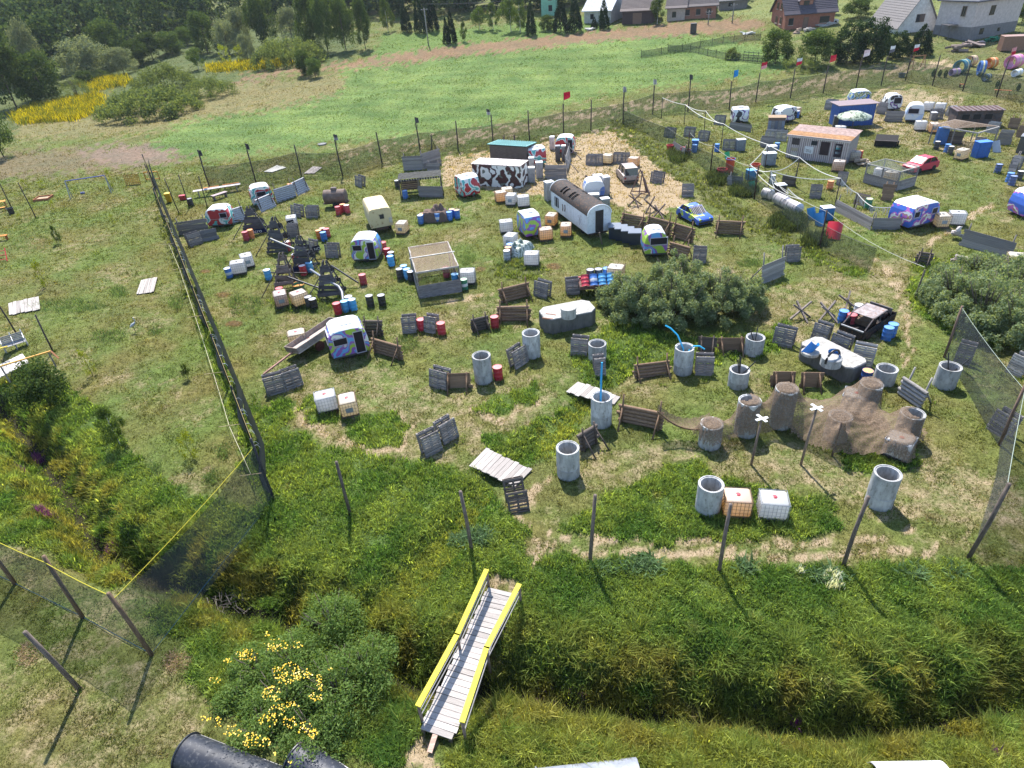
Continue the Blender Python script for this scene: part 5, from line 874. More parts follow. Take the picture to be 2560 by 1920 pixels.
PLANK = {k: MB().box((0, 0, 0), (1, .035, .97)).mesh('plank', WOOD) for k in 'a'}
LOG = smooth_sharp(MB().tube([(-.5, 0, 0), (0, 0, .02), (.5, 0, 0)], .5, 8).mesh('log', BARK), 50)
def plank_wall(v, x1, y1, x2, y2, h, label, n=6, col=GREYW, lean=.12, posts=2, side=1, ptop=.35, logs=False, name='plank_barrier', strut=True, gap=0.0):
    """boards from a to b, posts and struts on the near (side=-1) or far (side=1) face"""
    a, b = at(v, x1, y1), at(v, x2, y2); ln = (b - a).length; m = (a + b) / 2; t = thing(name, label, 'barrier', m, ang(a, b), 'plank and log barriers'); ph = (h - gap) / n
    for i in range(n):
        z = gap + ph * (i + .5); y = lean * z; L_ = ln + random.uniform(-.12, .1)
        if logs: obj('log', LOG, t, vary(col, .8, 1.2), (random.uniform(-.05, .05), y, z), (0, random.gauss(0, .008), 0), (L_, ph * .95, ph))
        else: obj('plank', PLANK['a'], t, col, (random.uniform(-.05, .05), y, z), (-lean, random.gauss(0, .008), 0), (L_, 1, ph))
    for i in range(posts):
        x = ln * ((i + .5) / posts - .5) if posts < 2 else -ln / 2 + .22 + (ln - .44) * i / (posts - 1); o = side * (.06 if not logs else ph * .6)
        obj('post', MB().tube([(0, 0, -.1), (random.uniform(-.04, .04), lean * (h + ptop) + random.uniform(0, .05), h + ptop)], .06, 7, .05).mesh('post', BARK, True), t, tuple(c * .75 for c in col), (x, o, 0))
        if strut: obj('strut', MB().tube([(random.uniform(-.1, .1), o + side * h * .75, 0), (0, o + lean * h, h * .92)], .05, 6, .045).mesh('strut', BARK, True), t, tuple(c * .7 for c in col), (x, 0, 0))
    return t
for r in [('y2', 35, 290, 250, 240, 1.15, 'upper log barrier with tall posts left of the pallet wedge', dict(logs=True, n=5, col=BRNW, side=-1, ptop=.5)), ('y2', 15, 425, 258, 420, 1.15, 'lower log barrier with tall posts above the concrete tank', dict(logs=True, n=5, col=BRNW, side=-1, ptop=.5)),
    ('y1', 1715, 510, 1850, 475, 1.0, 'short dark log barrier left of the red drum', dict(logs=True, n=5, col=DKW, side=-1)), ('y1', 990, 650, 1205, 715, 1.05, 'log barrier running from the caravan door side', dict(logs=True, n=5, col=BRNW, side=-1, ptop=.6)), ('y1', 925, 530, 1065, 535, 1.2, 'dark log barrier behind the near caravan', dict(logs=True, n=5, col=DKW, side=-1)),
    ('y1', 1525, 920, 1715, 915, 1.0, 'low plank wall left of the tall well', dict(n=5, col=BRNW, side=-1, ptop=.05)), ('y2', 1020, 870, 1290, 810, .95, 'leaning log barrier left of the well with blue pipes', dict(logs=True, n=5, col=BRNW, side=-1, ptop=.5, lean=.25)), ('y2', 905, 1160, 1230, 1235, 1.1, 'log barrier between the well with blue pole and the net', dict(logs=True, n=5, col=BRNW, side=-1, ptop=.7)),
    ('y2', 625, 1395, 755, 1310, 1.1, 'dark log barrier seen end on between two wells', dict(logs=True, n=5, col=DKW, side=-1, ptop=.3)), ('y2', 1485, 655, 1625, 665, 1.1, 'dark plank wall right of the well with blue pipes', dict(n=5, col=DKW, side=-1, ptop=.1)), ('y2', 1635, 655, 1835, 655, 1.0, 'plank wall ending at the well with black rods', dict(n=5, col=BRNW, side=-1, ptop=.1)),
    ('y3', 312, 905, 490, 905, .95, 'low board box behind the net, left one', dict(n=4, col=BRNW, side=-1, ptop=.0)), ('y3', 518, 912, 690, 912, .95, 'low board box behind the net, right one', dict(n=4, col=BRNW, side=-1, ptop=.0)), ('y3', 1255, 960, 1420, 1075, 1.1, 'log barrier with raking posts behind the net top', dict(logs=True, n=5, col=LG, side=1, ptop=.7)),
    ('z6', 270, 905, 482, 955, 1.3, 'first log barrier of the long row by the round roofed wagon', dict(logs=True, n=6, col=BRNW, side=-1)), ('z6', 500, 950, 722, 1010, 1.4, 'middle log barrier of the long row, tallest posts', dict(logs=True, n=6, col=BRNW, side=-1, ptop=.8)), ('z6', 740, 1005, 930, 1065, 1.3, 'last log barrier of the long row below the blue car', dict(logs=True, n=6, col=BRNW, side=-1, ptop=.6)), ('z6', 1130, 975, 1392, 985, 1.2, 'log barrier right of the blue car', dict(logs=True, n=6, col=BRNW, side=-1, ptop=.5)),
    ('z6', 705, 1165, 880, 1215, 1.1, 'log barrier behind the open purple caravan', dict(logs=True, n=5, col=BRNW, side=1, ptop=.5)), ('z6', 1562, 1445, 1768, 1362, 1.5, 'silver grey plank screen on tall raking posts', dict(n=9, col=LG, side=1, ptop=.9)), ('z5', 255, 395, 440, 385, 1.7, 'left grey plank screen near the back fence', dict(n=8, col=GREYW, side=1)), ('z5', 440, 385, 608, 330, 1.9, 'right grey plank screen near the back fence, raised', dict(n=8, col=GREYW, side=1)),
    ('z5', 470, 395, 590, 395, .9, 'low grey plank panel under the two screens', dict(n=5, col=GREYW, side=1)), ('z5', 1555, 475, 1757, 478, 1.6, 'grey plank screen right of the camouflaged container', dict(n=8, col=GREYW, side=1, ptop=.2)), ('z5', 1762, 415, 1797, 290, 1.7, 'pale plank screen seen edge on beside the far red caravan', dict(n=8, col=LG, side=-1)), ('z4', 322, 768, 600, 728, 1.3, 'long grey board screen before the red and teal caravan', dict(n=6, col=GREYW, side=1, ptop=.4)),
    ('z4', 535, 832, 690, 800, 1.1, 'grey sheet panel right of the leaning pallet', dict(n=3, col=(.2, .2, .22), side=1, ptop=0)), ('z5', 395, 640, 620, 640, 1.2, 'slanting grey planks closing the front of the roofed hide', dict(n=6, col=GREYW, side=1, ptop=0)), ('z3', 1310, 782, 1430, 785, 1.3, 'grey plank panel left of the light blue caravan', dict(n=7, col=GREYW, side=1, ptop=0)), ('z3', 1255, 730, 1318, 738, 1.5, 'grey plank panel by the burnt purple caravan', dict(n=7, col=GREYW, side=1, ptop=.3)),
    ('z3', 315, 828, 455, 852, .9, 'low wooden crate wall before the white open caravan', dict(n=5, col=GREYW, side=1, ptop=0)), ('z3', 2105, 825, 2175, 830, 1.2, 'brown leaning board panel at the frame edge, farther one', dict(n=5, col=BRNW, side=1)), ('z3', 2155, 880, 2230, 890, 1.3, 'brown leaning board panel at the frame edge, nearer one', dict(n=5, col=BRNW, side=1)), ('z7', 455, 1350, 790, 1530, 1.0, 'long grey plank wall with white net strips on top', dict(n=4, col=GREYW, side=1, posts=3, ptop=.5)), ('z7', 800, 1525, 1065, 1530, 1.0, 'plank wall joining the purple camouflage caravan', dict(n=4, col=GREYW, side=1, ptop=.3)),
    ('z7', 885, 1255, 1000, 1265, 1.5, 'brown board panel propped before the netted pen', dict(n=5, col=BRNW, side=1, ptop=.2)), ('z7', 630, 1290, 755, 1320, 1.0, 'toppled dark board panel by the green drum', dict(n=5, col=DKW, side=1, ptop=0, lean=.5)), ('W', 2072, 530, 2180, 560, 1.3, 'plank wall with ragged net at the frame edge', dict(n=5, col=GREYW, side=1, ptop=.5)), ('z7', 1950, 740, 2085, 750, 1.6, 'stone coloured rough wall behind the timber frame', dict(n=5, col=(.3, .26, .23), side=1, ptop=0)), ('z7', 1465, 735, 1640, 745, 1.4, 'brown plank wall at the back of the timber frame', dict(n=6, col=DKW, side=1, ptop=.1)),
    ('W', 1975, 570, 2010, 575, 1.0, 'small brown log barrier on the sandy path', dict(logs=True, n=5, col=DKW, side=-1, ptop=.3)), ('z3', 510, 945, 600, 950, 1.3, 'grey board pile left of the striped shed', dict(n=6, col=GREYW, side=1, ptop=0)), ('z3', 300, 1190, 400, 1200, 1.0, 'grey boards under the divider net', dict(n=5, col=GREYW, side=1)), ('z3', 650, 1190, 740, 1200, 1.0, 'dark boards right of the divider ropes', dict(n=4, col=DKW, side=1, ptop=.2)), ('z2', 2135, 960, 2212, 1010, 1.0, 'boards behind the net at the junction', dict(n=5, col=GREYW, side=1)), ('z7', 2050, 1010, 2115, 1020, 1.7, 'broken board stack at the frame edge', dict(n=6, col=GREYW, side=1, lean=.4))]:
    plank_wall(*r[:7], **r[7])

# corrugated sheets by the red and teal caravans
def corrugated(w_, h):
    b = MB(); n = 36; vs = []
    for i in range(n + 1):
        z = h * i / n; y = .035 * math.sin(i * 1.2566)
        vs += [(-w_ / 2, y, z), (w_ / 2, y, z)]
    return b.add(vs, [(2 * i, 2 * i + 1, 2 * i + 3, 2 * i + 2) for i in range(n)]).mesh('sheet', METAL, True)
for v, x1, y1, x2, y2, h, tl, lb in [('z4', 820, 668, 950, 625, 1.5, -.25, 'corrugated sheet beside the first red and teal caravan'), ('z4', 1085, 560, 1225, 500, 1.5, -.35, 'bright corrugated sheet propped before the second red caravan'), ('z4', 1228, 470, 1408, 410, 1.5, -.1, 'upright corrugated sheet in the middle of the row'), ('z4', 1420, 405, 1532, 350, 1.6, -.35, 'bent corrugated sheet at the end of the row')]:
    a, b = at(v, x1, y1), at(v, x2, y2); t = thing('corrugated_sheet', lb, 'sheet', (a + b) / 2, ang(a, b), 'corrugated sheets'); w_ = (b - a).length
    obj('sheet', corrugated(w_, h), t, (.42, .42, .45), rot=(tl, 0, 0))
    for s in (-1, 1): obj('post', MB().tube([(0, .1, -.1), (0, .35, 2.1)], .05, 6).mesh('post', BARK, True), t, DKW, (s * w_ * .4, 0, 0)); obj('strut', MB().tube([(0, 1.0, 0), (0, .3, 1.5)], .045, 6).mesh('strut', BARK, True), t, DKW, (s * w_ * .4, 0, 0))

# ------------------------------------------------------------------ concrete wells
def ring_mesh(h, R=.57, r=.455, name='ring'):
    return smooth_sharp(MB().lathe([(r, 0), (R, 0), (R, h - .005), (R - .01, h), (R - .05, h), (R - .055, h - .03), (r + .012, h - .03), (r, h - .035), (r, 0)], 32).mesh(name, CONC), 40)
def well(v, xt, yt, yb, label, rods=(), h=None):
    f = at(v, xt, yb); d = Vector((f.x, f.y, 0)).normalized(); c = f + d * .52; c.z = tz(c.x, c.y) - .05
    x, y = px(v, xt, yt); g = hit(x, y, 0); h = h or height_to(c, v, xt, yt); q = flat(x, y, c.z + h); c = Vector((q.x, q.y, c.z)); t = thing('concrete_well', label, 'concrete well', c, random.uniform(0, 6), 'stacked concrete rings')
    lo = h * random.uniform(.36, .42); obj('ring', ring_mesh(lo), t, (.40, .40, .395)); obj('ring', ring_mesh(h - lo - .004), t, vary((.45, .45, .45), .85, 1.1), (random.uniform(-.02, .02), random.uniform(-.02, .02), lo + .004)); return c, h
WELLS = {}
for k, r in {'A': ('y2', 532, 1360, 1605, 'well with a wide mouth, lowest of the left three'), 'B': ('y2', 782, 980, 1220, 'well with a tall blue pole sticking out'), 'C': ('y2', 752, 588, 735, 'short well below the willow thicket'), 'D': ('y2', 256, 506, 705, 'tall well just below the concrete tank corner'), 'E': ('y2', 1400, 616, 830, 'well with two bent blue pipes'), 'F': ('y2', 1922, 540, 690, 'well with two short black rods beside the thicket'),
             'G': ('y2', 1807, 780, 935, 'well with three black rods'), 'H': ('y1', 1787, 675, 895, 'tall well with a red drum at its side'), 'I': ('y3', 1182, 770, 905, 'well at the corner of the blue barrel tank'), 'J': ('y3', 1650, 755, 930, 'well with black rods beside the see-through net'), 'P': ('y4', 290, 760, 965, 'well touching the amber tank in the near grass island'), 'Q': ('y4', 1380, 695, 920, 'largest well, nearest the right posts'),
             'K': ('y3', 165, 1010, 1290, 'well half covered by the camouflage net, mouth partly open'), 'L': ('y3', 440, 920, 1230, 'tall well fully wrapped in camouflage net'), 'M': ('y3', 1375, 1105, 1330, 'well at the net edge with its mouth showing'), 'O': ('y2', 1600, 1180, 1380, 'low well under the hanging end of the net'), 'N': ('y3', 1065, 885, 1120, 'well under the highest hump of the net'), 'R': ('y3', 835, 1120, 1330, 'well showing pale through the front of the net')}.items():
    WELLS[k] = well(*r)
def pipe(label, pts, r, col, cat='pipe'):
    o = obj('pipe', smooth_sharp(MB().tube(pts, r, 8).mesh('pipe', PLAST), 50), None, col); tag(o, label, cat, 'pipes and rods in the wells')
c, h = WELLS['B']; pipe('straight blue pole standing in the well', [c + Vector((-.1, -.25, .25)), c + Vector((0, .2, h + 1.0)), c + Vector((.06, .38, h + 1.9))], .055, (.02, .32, .62))
c, h = WELLS['E']; pipe('long blue pipe curving up out of the well', [c + Vector((.05, -.1, .2)), c + Vector((-.05, .2, h * .9)), c + Vector((-.35, .55, h + .55)), c + Vector((-.75, .75, h + .95)), c + Vector((-1.05, .85, h + 1.1))], .05, (.03, .42, .70)); pipe('short blue pipe bending over the well rim', [c + Vector((.0, -.3, .3)), c + Vector((.2, -.2, h - .1)), c + Vector((.45, -.15, h + .12)), c + Vector((.8, -.2, h + .12)), c + Vector((1.1, -.25, h - .1))], .05, (.03, .42, .70))
for k, a, lb in [('G', (-.15, .1), 'black rod leaning left in the three rod well'), ('G', (0, .2), 'upright black rod in the three rod well'), ('G', (.12, .25), 'second upright rod in the three rod well'), ('G', (.55, .0), 'black rod leaning far right out of the three rod well'), ('F', (-.3, .1), 'black rod leaning left in the well by the thicket'), ('F', (.22, .25), 'black rod leaning right in the well by the thicket'), ('J', (-.1, .25), 'upright black rod in the well by the net'), ('J', (.8, .1), 'black rod leaning right out of the well by the net')]:
    c, h = WELLS[k]; far_ = abs(a[0]) > .4; pipe(lb, [c + Vector((-a[0] * .6, -a[1], .2)), c + Vector((a[0] * (1.5 if far_ else 1), a[1] * 1.5, h + (.45 if far_ else .75 - abs(a[0]) * 1.2)))], .035, (.02, .02, .022), 'rod')
# ------------------------------------------------------------------ caravans
def caravan(v, A, B, C, mat, label, ln=None, wd=None, ht=2.15, wins='', roofcol=(.74, .74, .74), wincol=(.015, .012, .02), face='long', name='caravan'):
    """A left, B near, C right ground corners of the body in the photo; face tells which visible side is the long one ('L' = A-B, 'R' = B-C)"""
    a, b, c = at(v, *A), at(v, *B), at(v, *C); u = c - b; u.z = 0; w1 = u.length; u /= w1; back = Vector((-u.y, u.x, 0)); dl = a - b; w2 = abs(dl.dot(back))
    if ln: w1 = ln
    if wd: w2 = wd
    w2 = max(1.5, min(3.6, w2)); w1 = max(1.5, min(4.0, w1))
    longR = w1 >= w2; Ls, Ws = (w1, w2) if longR else (w2, w1); rz = math.atan2(u.y, u.x); m = b + u * w1 / 2 + back * w2 / 2; m.z = tz(m.x, m.y)
    t = thing(name, label, 'caravan', m, rz if longR else rz - math.pi / 2, 'painted caravans'); hl = Ls / 2; z0 = .28
    prof = [(-hl + .12, z0), (hl - .12, z0), (hl - .02, z0 + .35), (hl, ht * .52), (hl - .10, ht * .74), (hl - .26, ht * .90), (hl - .50, ht * .975), (hl - .9, ht), (-hl + .9, ht), (-hl + .50, ht * .975), (-hl + .26, ht * .90), (-hl + .10, ht * .74), (-hl, ht * .52), (-hl + .02, z0 + .35)]
    n = len(prof); cz = (z0 + ht) / 2; ins = [(x * (1 - .07 / hl), cz + (z - cz) * (1 - .07 / (ht / 2))) for x, z in prof]; yb = Ws / 2
    body, roof = MB(), MB(); rings = [[(x, -yb, z) for x, z in ins], [(x, -yb + .07, z) for x, z in prof], [(x, yb - .07, z) for x, z in prof], [(x, yb, z) for x, z in ins]]
    body.add(rings[0], [tuple(range(n))]); body.add(rings[3], [tuple(range(n - 1, -1, -1))])
    for k in range(3):
        for i in range(n):
            j = (i + 1) % n; q = [rings[k][i], rings[k + 1][i], rings[k + 1][j], rings[k][j]]; (roof if prof[i][1] > ht * .88 and prof[j][1] > ht * .88 else body).add(q, [(0, 1, 2, 3)])
    obj('body', smooth_sharp(body.mesh('body', mat), 40), t); ro = obj('roof', smooth_sharp(roof.mesh('roof', PAINT), 40), t, roofcol)
    obj('skylight', MB().box((Ls * .02, 0, ht + .035), (Ls * .34, Ws * .42, .08), None, .03).mesh('skylight', PAINT), ro, tuple(x * .95 for x in roofcol))
    for s in (-1, 1): obj('wheel', smooth_sharp(MB().lathe([(.001, -.09), (.26, -.09), (.28, -.05), (.28, .05), (.26, .09), (.001, .09)], 14, Matrix.Rotation(math.pi / 2, 4, 'X')).mesh('wheel', DARK)), t, (.02, .02, .02), (0, s * (yb - .14), .27))
    for sy in (-1, 1): obj('belt_trim', MB().box((0, sy * (yb + .006), ht * .47), (Ls * .9, .02, .035)).mesh('belt_trim', METAL), t, (.4, .4, .42)); obj('skirt', MB().box((0, sy * (yb - .02), z0 + .02), (Ls * .86, .05, .12)).mesh('skirt', DARK), t, (.08, .075, .07))
    obj('drawbar', MB().beam((hl, 0, .33), (hl + .8, 0, .3), .08).mesh('drawbar', RUST), t, (.08, .06, .05))
    def panel(nm, side, s, z, w_, h_, col=wincol, mt=DARK):  # door and window slabs: near-black colour stands for the shaded interior
        if side in 'NF': y = (-yb - .012) if side == 'N' else yb + .012; o = obj(nm, MB().box((0, 0, 0), (w_, .04, h_), None, .015).mesh(nm, mt), t, col, (s * Ls, y, z)); fr = MB(); [fr.box((sx * w_ / 2, 0, 0), (.05, .07, h_ + .05)) for sx in (-1, 1)]; [fr.box((0, 0, sz * h_ / 2), (w_ - .05, .068, .05)) for sz in (-1, 1)]
        else:
            sg = 1 if side == 'E' else -1; o = obj(nm, MB().box((0, 0, 0), (.05, w_, h_), None, .015).mesh(nm, mt), t, col, (sg * (hl - .045), s * Ws, z), (0, sg * -.16, 0)); fr = MB(); [fr.box((0, sy * w_ / 2, 0), (.07, .05, h_ + .05)) for sy in (-1, 1)]; [fr.box((0, 0, sz * h_ / 2), (.068, w_ - .05, .05)) for sz in (-1, 1)]
        obj('frame', fr.mesh('frame', PAINT), o, (.45, .42, .5))
    for w_ in wins.split():
        f = w_[1:].split(','); k = w_[0]; s = float(f[0])
        if f[1] == 'd': panel('door', k, s, ht * .50, .62, ht * .70)
        elif f[1] == 'e': panel('emblem', k, s, ht * .62, .8, .55, (.012, .01, .02))
        else: panel('window', k, s, ht * .64, float(f[1]), float(f[2]) if len(f) > 2 else .5)
    return t
for r in [('y1', (640, 650), (690, 735), (978, 668), CAMO_BLUE, 'near caravan with white roof and blue lime purple pattern beside the trailer', dict(ht=2.25, wd=2.0, wins='N-.2,.9 N.26,d W0,1.2,.6')),
    ('z4', (500, 650), (595, 712), (822, 690), CAMO_RED, 'red and teal caravan nearest the black net fence', dict(ht=2.0, wd=1.9, wins='N.25,.7')), ('z4', (955, 470), (1010, 520), (1215, 480), CAMO_RED, 'second red and teal caravan, behind bright corrugated sheets', dict(ht=2.2, wd=1.9, wins='N0,1.0')),
    ('z5', (655, 628), (808, 660), (968, 625), CAMO_RED, 'red and teal caravan with clean white roof left of the four tanks', dict(ht=2.25)), ('z5', (1365, 330), (1420, 372), (1575, 345), CAMO_RED, 'red and teal caravan tucked behind the camouflaged container', dict(ht=2.2, wd=2.2)), ('z5', (1600, 215), (1650, 252), (1825, 250), CAMO_RED, 'farthest red and teal caravan near the back fence', dict(ht=2.2, wd=1.9, wins='N.3,d')),
    ('z4', (1885, 990), (1925, 1030), (2170, 1015), CAMO_BLUE, 'blue and lime caravan with open door left of the netted hut', dict(ht=2.2, wd=2.0, wins='N-.22,.8 N.28,d W0,1.1,.6')), ('z5', (1240, 965), (1388, 1038), (1502, 1018), CAMO_BLUE, 'caravan with black bow tie shape on its blue front', dict(ht=2.2, wins='W0,e')), ('z6', (425, 1150), (478, 1198), (692, 1185), CAMO_BLUE, 'purple blue caravan with wide open hatch before the log row', dict(ht=2.2, wd=1.9, wins='N.1,1.4,.6')),
    ('z7', (1010, 1450), (1130, 1545), (1398, 1480), CAMO_PUR, 'purple and blue blotched caravan with white roof', dict(ht=2.1, wd=2.2, wins='N.3,.6 N-.3,.6')), ('z7', (565, 378), (600, 400), (790, 392), CAMO_GRN, 'green ringed caravan behind the blue container', dict(ht=2.1, wd=1.9)), ('z7', (870, 405), (930, 440), (1075, 432), CAMO_BLK, 'dark stripped caravan shell with purple sides', dict(ht=2.1, wd=1.9, wins='N.15,1.0,.8', roofcol=(.5, .48, .5))),
    ('z7', (1080, 500), (1100, 540), (1268, 545), camo('camo_sky', [(0, (.45, .55, .75)), (.5, (.62, .64, .68)), (.66, (.25, .2, .17))], .9), 'light blue caravan with one black front window', dict(ht=2.2, wd=2.0, wins='N-.1,1.2,.6')), ('z3', (318, 775), (335, 800), (438, 795), CAMO_BLK, 'white caravan with open dark front and black spots', dict(ht=2.0, wd=2.2, wins='N0,1.3,.6')), ('z3', (575, 775), (640, 800), (748, 780), CAMO_BLK, 'white caravan with big black spots beside the white tanks', dict(ht=2.0, wd=2.0)),
    ('W', (2190, 450), (2205, 475), (2260, 470), CAMO_PUR, 'blue and pink caravan cut by the right frame edge', dict(ht=2.2, wd=2.0)), ('z6', (-85, 640), (-70, 665), (120, 650), camo('camo_cabin', [(0, (.1, .18, .45)), (.42, (.6, .62, .66))], .8), 'small white roofed cabin behind the round roofed wagon', dict(ht=1.9, wd=1.8))]:
    caravan(*r[:6], **r[6])

# ------------------------------------------------------------------ wagon with a round roof
def wagon():
    a, b, c = at('z5', 1612, 770), at('z5', 1950, 1035), at('z5', 2185, 985); u = c - b; u.z = 0; wd = 2.3; ax = (b - a); ax.z = 0; L_ = min(9.0, ax.length); m = (a + b) / 2; n = Vector((-ax.y, ax.x, 0)).normalized()
    if n.dot(u) < 0: n = -n
    m = m + n * wd / 2; t = thing('wagon', 'white wooden wagon with a torn round black roof', 'wagon', m, math.atan2(ax.y, ax.x)); hl = L_ / 2; z0, z1, zr = .55, 2.15, 3.0
    arc = [(wd / 2 * math.cos(math.pi * i / 12), z1 + (zr - z1) * math.sin(math.pi * i / 12)) for i in range(13)]
    for s in (-1, 1):
        k = int(L_ / .28)
        for i in range(k): obj('board', MB().box((0, 0, 0), (L_ / k - .012, .05, z1 - z0)).mesh('board', PAINT) if i == 0 and s == -1 else BOARDM[0], t, (.62, .66, .72), (-hl + (i + .5) * L_ / k, s * (wd / 2 - .025), (z0 + z1) / 2)) if BOARDM else BOARDM.append(MB().box((0, 0, 0), (L_ / k - .012, .05, z1 - z0)).mesh('board', PAINT))
    for s in (-1, 1):
        e = MB(); poly = [(-wd / 2 + .06, z0), (wd / 2 - .06, z0)] + [(x * .96, z - .03) for x, z in arc]; e.prism([(x, z) for x, z in poly], -.03, .03); obj('end_wall', e.mesh('end_wall', PAINT), t, (.66, .69, .74), (s * (hl - .04), 0, 0), (0, 0, math.pi / 2))
        tr = MB(); tr.tube([(s * (hl + .01), x * 1.01, z) for x, z in arc], .06, 6); obj('roof_trim', tr.mesh('roof_trim', PAINT), t, (.75, .77, .8))
    r = MB(); vs = []; nx = 40
    for i in range(nx + 1):
        for x, z in arc: vs.append((-hl + L_ * i / nx, x * 1.03, z + .03))
    holes = {(i, j) for i in range(9, 25) for j in (7, 8, 9) if (i % 3 != 0) and not (i in (16, 17))}
    r.add(vs, [(i * 13 + j, i * 13 + j + 1, i * 13 + 14 + j, i * 13 + 13 + j) for i in range(nx) for j in range(12) if (i, 11 - j) not in holes and (i, j) not in holes or j < 6 and (i, 11 - j) not in holes]); ro = obj('roof', r.mesh('roof', RUST, True), t, (.045, .038, .036))
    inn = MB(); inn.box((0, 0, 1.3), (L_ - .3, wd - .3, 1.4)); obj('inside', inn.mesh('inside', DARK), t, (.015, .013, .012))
    for i in range(6): ro2 = MB().tube([(-hl + L_ * (.22 + .07 * i), x, z) for x, z in arc[1:-1]], .03, 5); obj('rafter', ro2.mesh('rafter', WOOD), ro, DKW)
    obj('door', MB().box((hl + .015, 0, 1.55), (.06, .75, 1.95)).mesh('door', WOOD), t, (.05, .045, .045)); obj('window', MB().box((-hl * .62, -wd / 2 - .02, 1.45), (.9, .06, .9)).mesh('window', DARK), t, (.02, .02, .03))
    for x in (-.66, -.62 + .08): obj('window_bar', MB().box((hl * x, -wd / 2 - .06, 1.45), (.05, .03, .9)).mesh('window_bar', PAINT), t, (.6, .62, .66))
    for k, (x, z) in enumerate(((-.30, 1.3), (-.18, 1.4), (.62, 1.35))):
        e = MB()
        if k < 2: e.tube([(0, 0, -.3), (.1, 0, 0), (.05, 0, .35)], .13, 6)
        else:
            for a_ in range(6): e.beam((0, 0, 0), (.45 * math.cos(a_ * 1.05 + .3), 0, .5 * math.sin(a_ * 1.05 + .3)), .02, .14, (0, 1, 0))
        obj('painted_mark', e.mesh('painted_mark', PAINT), t, (.06, .02, .03), (hl * x, -wd / 2 - .004, z), (0, 0, 0), (1, .08, 1))
    obj('chassis', MB().box((0, 0, .45), (L_ - .2, wd - .5, .18)).mesh('chassis', RUST), t, (.05, .04, .04))
    for sx in (-.6, .6):
        for sy in (-1, 1): obj('wheel', smooth_sharp(MB().lathe([(.001, -.1), (.3, -.1), (.33, 0), (.3, .1), (.001, .1)], 14, Matrix.Rotation(math.pi / 2, 4, 'X')).mesh('wheel', DARK)), t, (.02, .02, .02), (hl * sx, sy * (wd / 2 - .35), .32))
    o = obj('plank_ramp', MB().beam((0, 0, .05), (0, 0, 1.4), .14, .05).mesh('plank_ramp', WOOD), None, DKW, at('z5', 2085, 1075), (.3, -.25, 0)); tag(o, 'dark plank leaning at the wagon door', 'plank')
BOARDM = []
wagon()

# ------------------------------------------------------------------ boxes: container, box body, blue container, sheds, cabinets
def frame3(v, A, B, C, wd=None, dp=None):
    a, b, c = at(v, *A), at(v, *B), at(v, *C); u = c - b; u.z = 0; w_ = u.length; u /= w_; back = Vector((-u.y, u.x, 0)); dl = a - b; d_ = abs(dl.dot(back)); w_ = wd or w_; d_ = dp or d_; m = b + u * w_ / 2 + back * d_ / 2; m.z = tz(m.x, m.y); return m, math.atan2(u.y, u.x), w_, d_
def crate(name, cat, v, A, B, C, h, mat, col, label, wd=None, dp=None, roof=None, z0=0.0, over=.08, group=None, tilt=None, roofmat=None):
    m, rz, w_, d_ = frame3(v, A, B, C, wd, dp); t = thing(name, label, cat, m, rz, group); obj('body', MB().box((0, 0, (z0 + h) / 2), (w_, d_, h - z0), None, .02).mesh('body', mat), t, col)
    if roof: obj('roof', MB().box((0, 0, 0), (w_ + 2 * over, d_ + 2 * over, .07)).mesh('roof', roofmat or METAL), t, roof, (0, 0, h + .06), tilt or (0, 0, 0))
    return t, w_, d_
t, w_, d_ = crate('container', 'container', 'z5', (868, 480), (900, 530), (1335, 560), 2.4, CAMO_MAR, None, 'long container with maroon and white camouflage and a grey roof', dp=2.3, roof=(.40, .36, .36))
for i in range(13): obj('roof_rib', MB().box((-w_ / 2 + w_ * (i + .5) / 13, 0, 2.505), (.05, 2.4, .03)).mesh('roof_rib', METAL), t, (.36, .33, .33))
t, w_, d_ = crate('shed', 'shed', 'z5', (1030, 330), (1060, 350), (1390, 375), 2.5, WOOD, (.12, .1, .09), 'low shed with a teal sheet roof behind the camouflaged container', dp=2.4, roof=(.10, .27, .27), over=.2, tilt=(-.06, 0, 0))
for i in range(16): obj('roof_rib', MB().box((-w_ / 2 + w_ * (i + .5) / 16, 0, 2.62), (.06, 2.7, .03)).mesh('roof_rib', METAL), t, (.11, .30, .30), rot=(-.06, 0, 0))
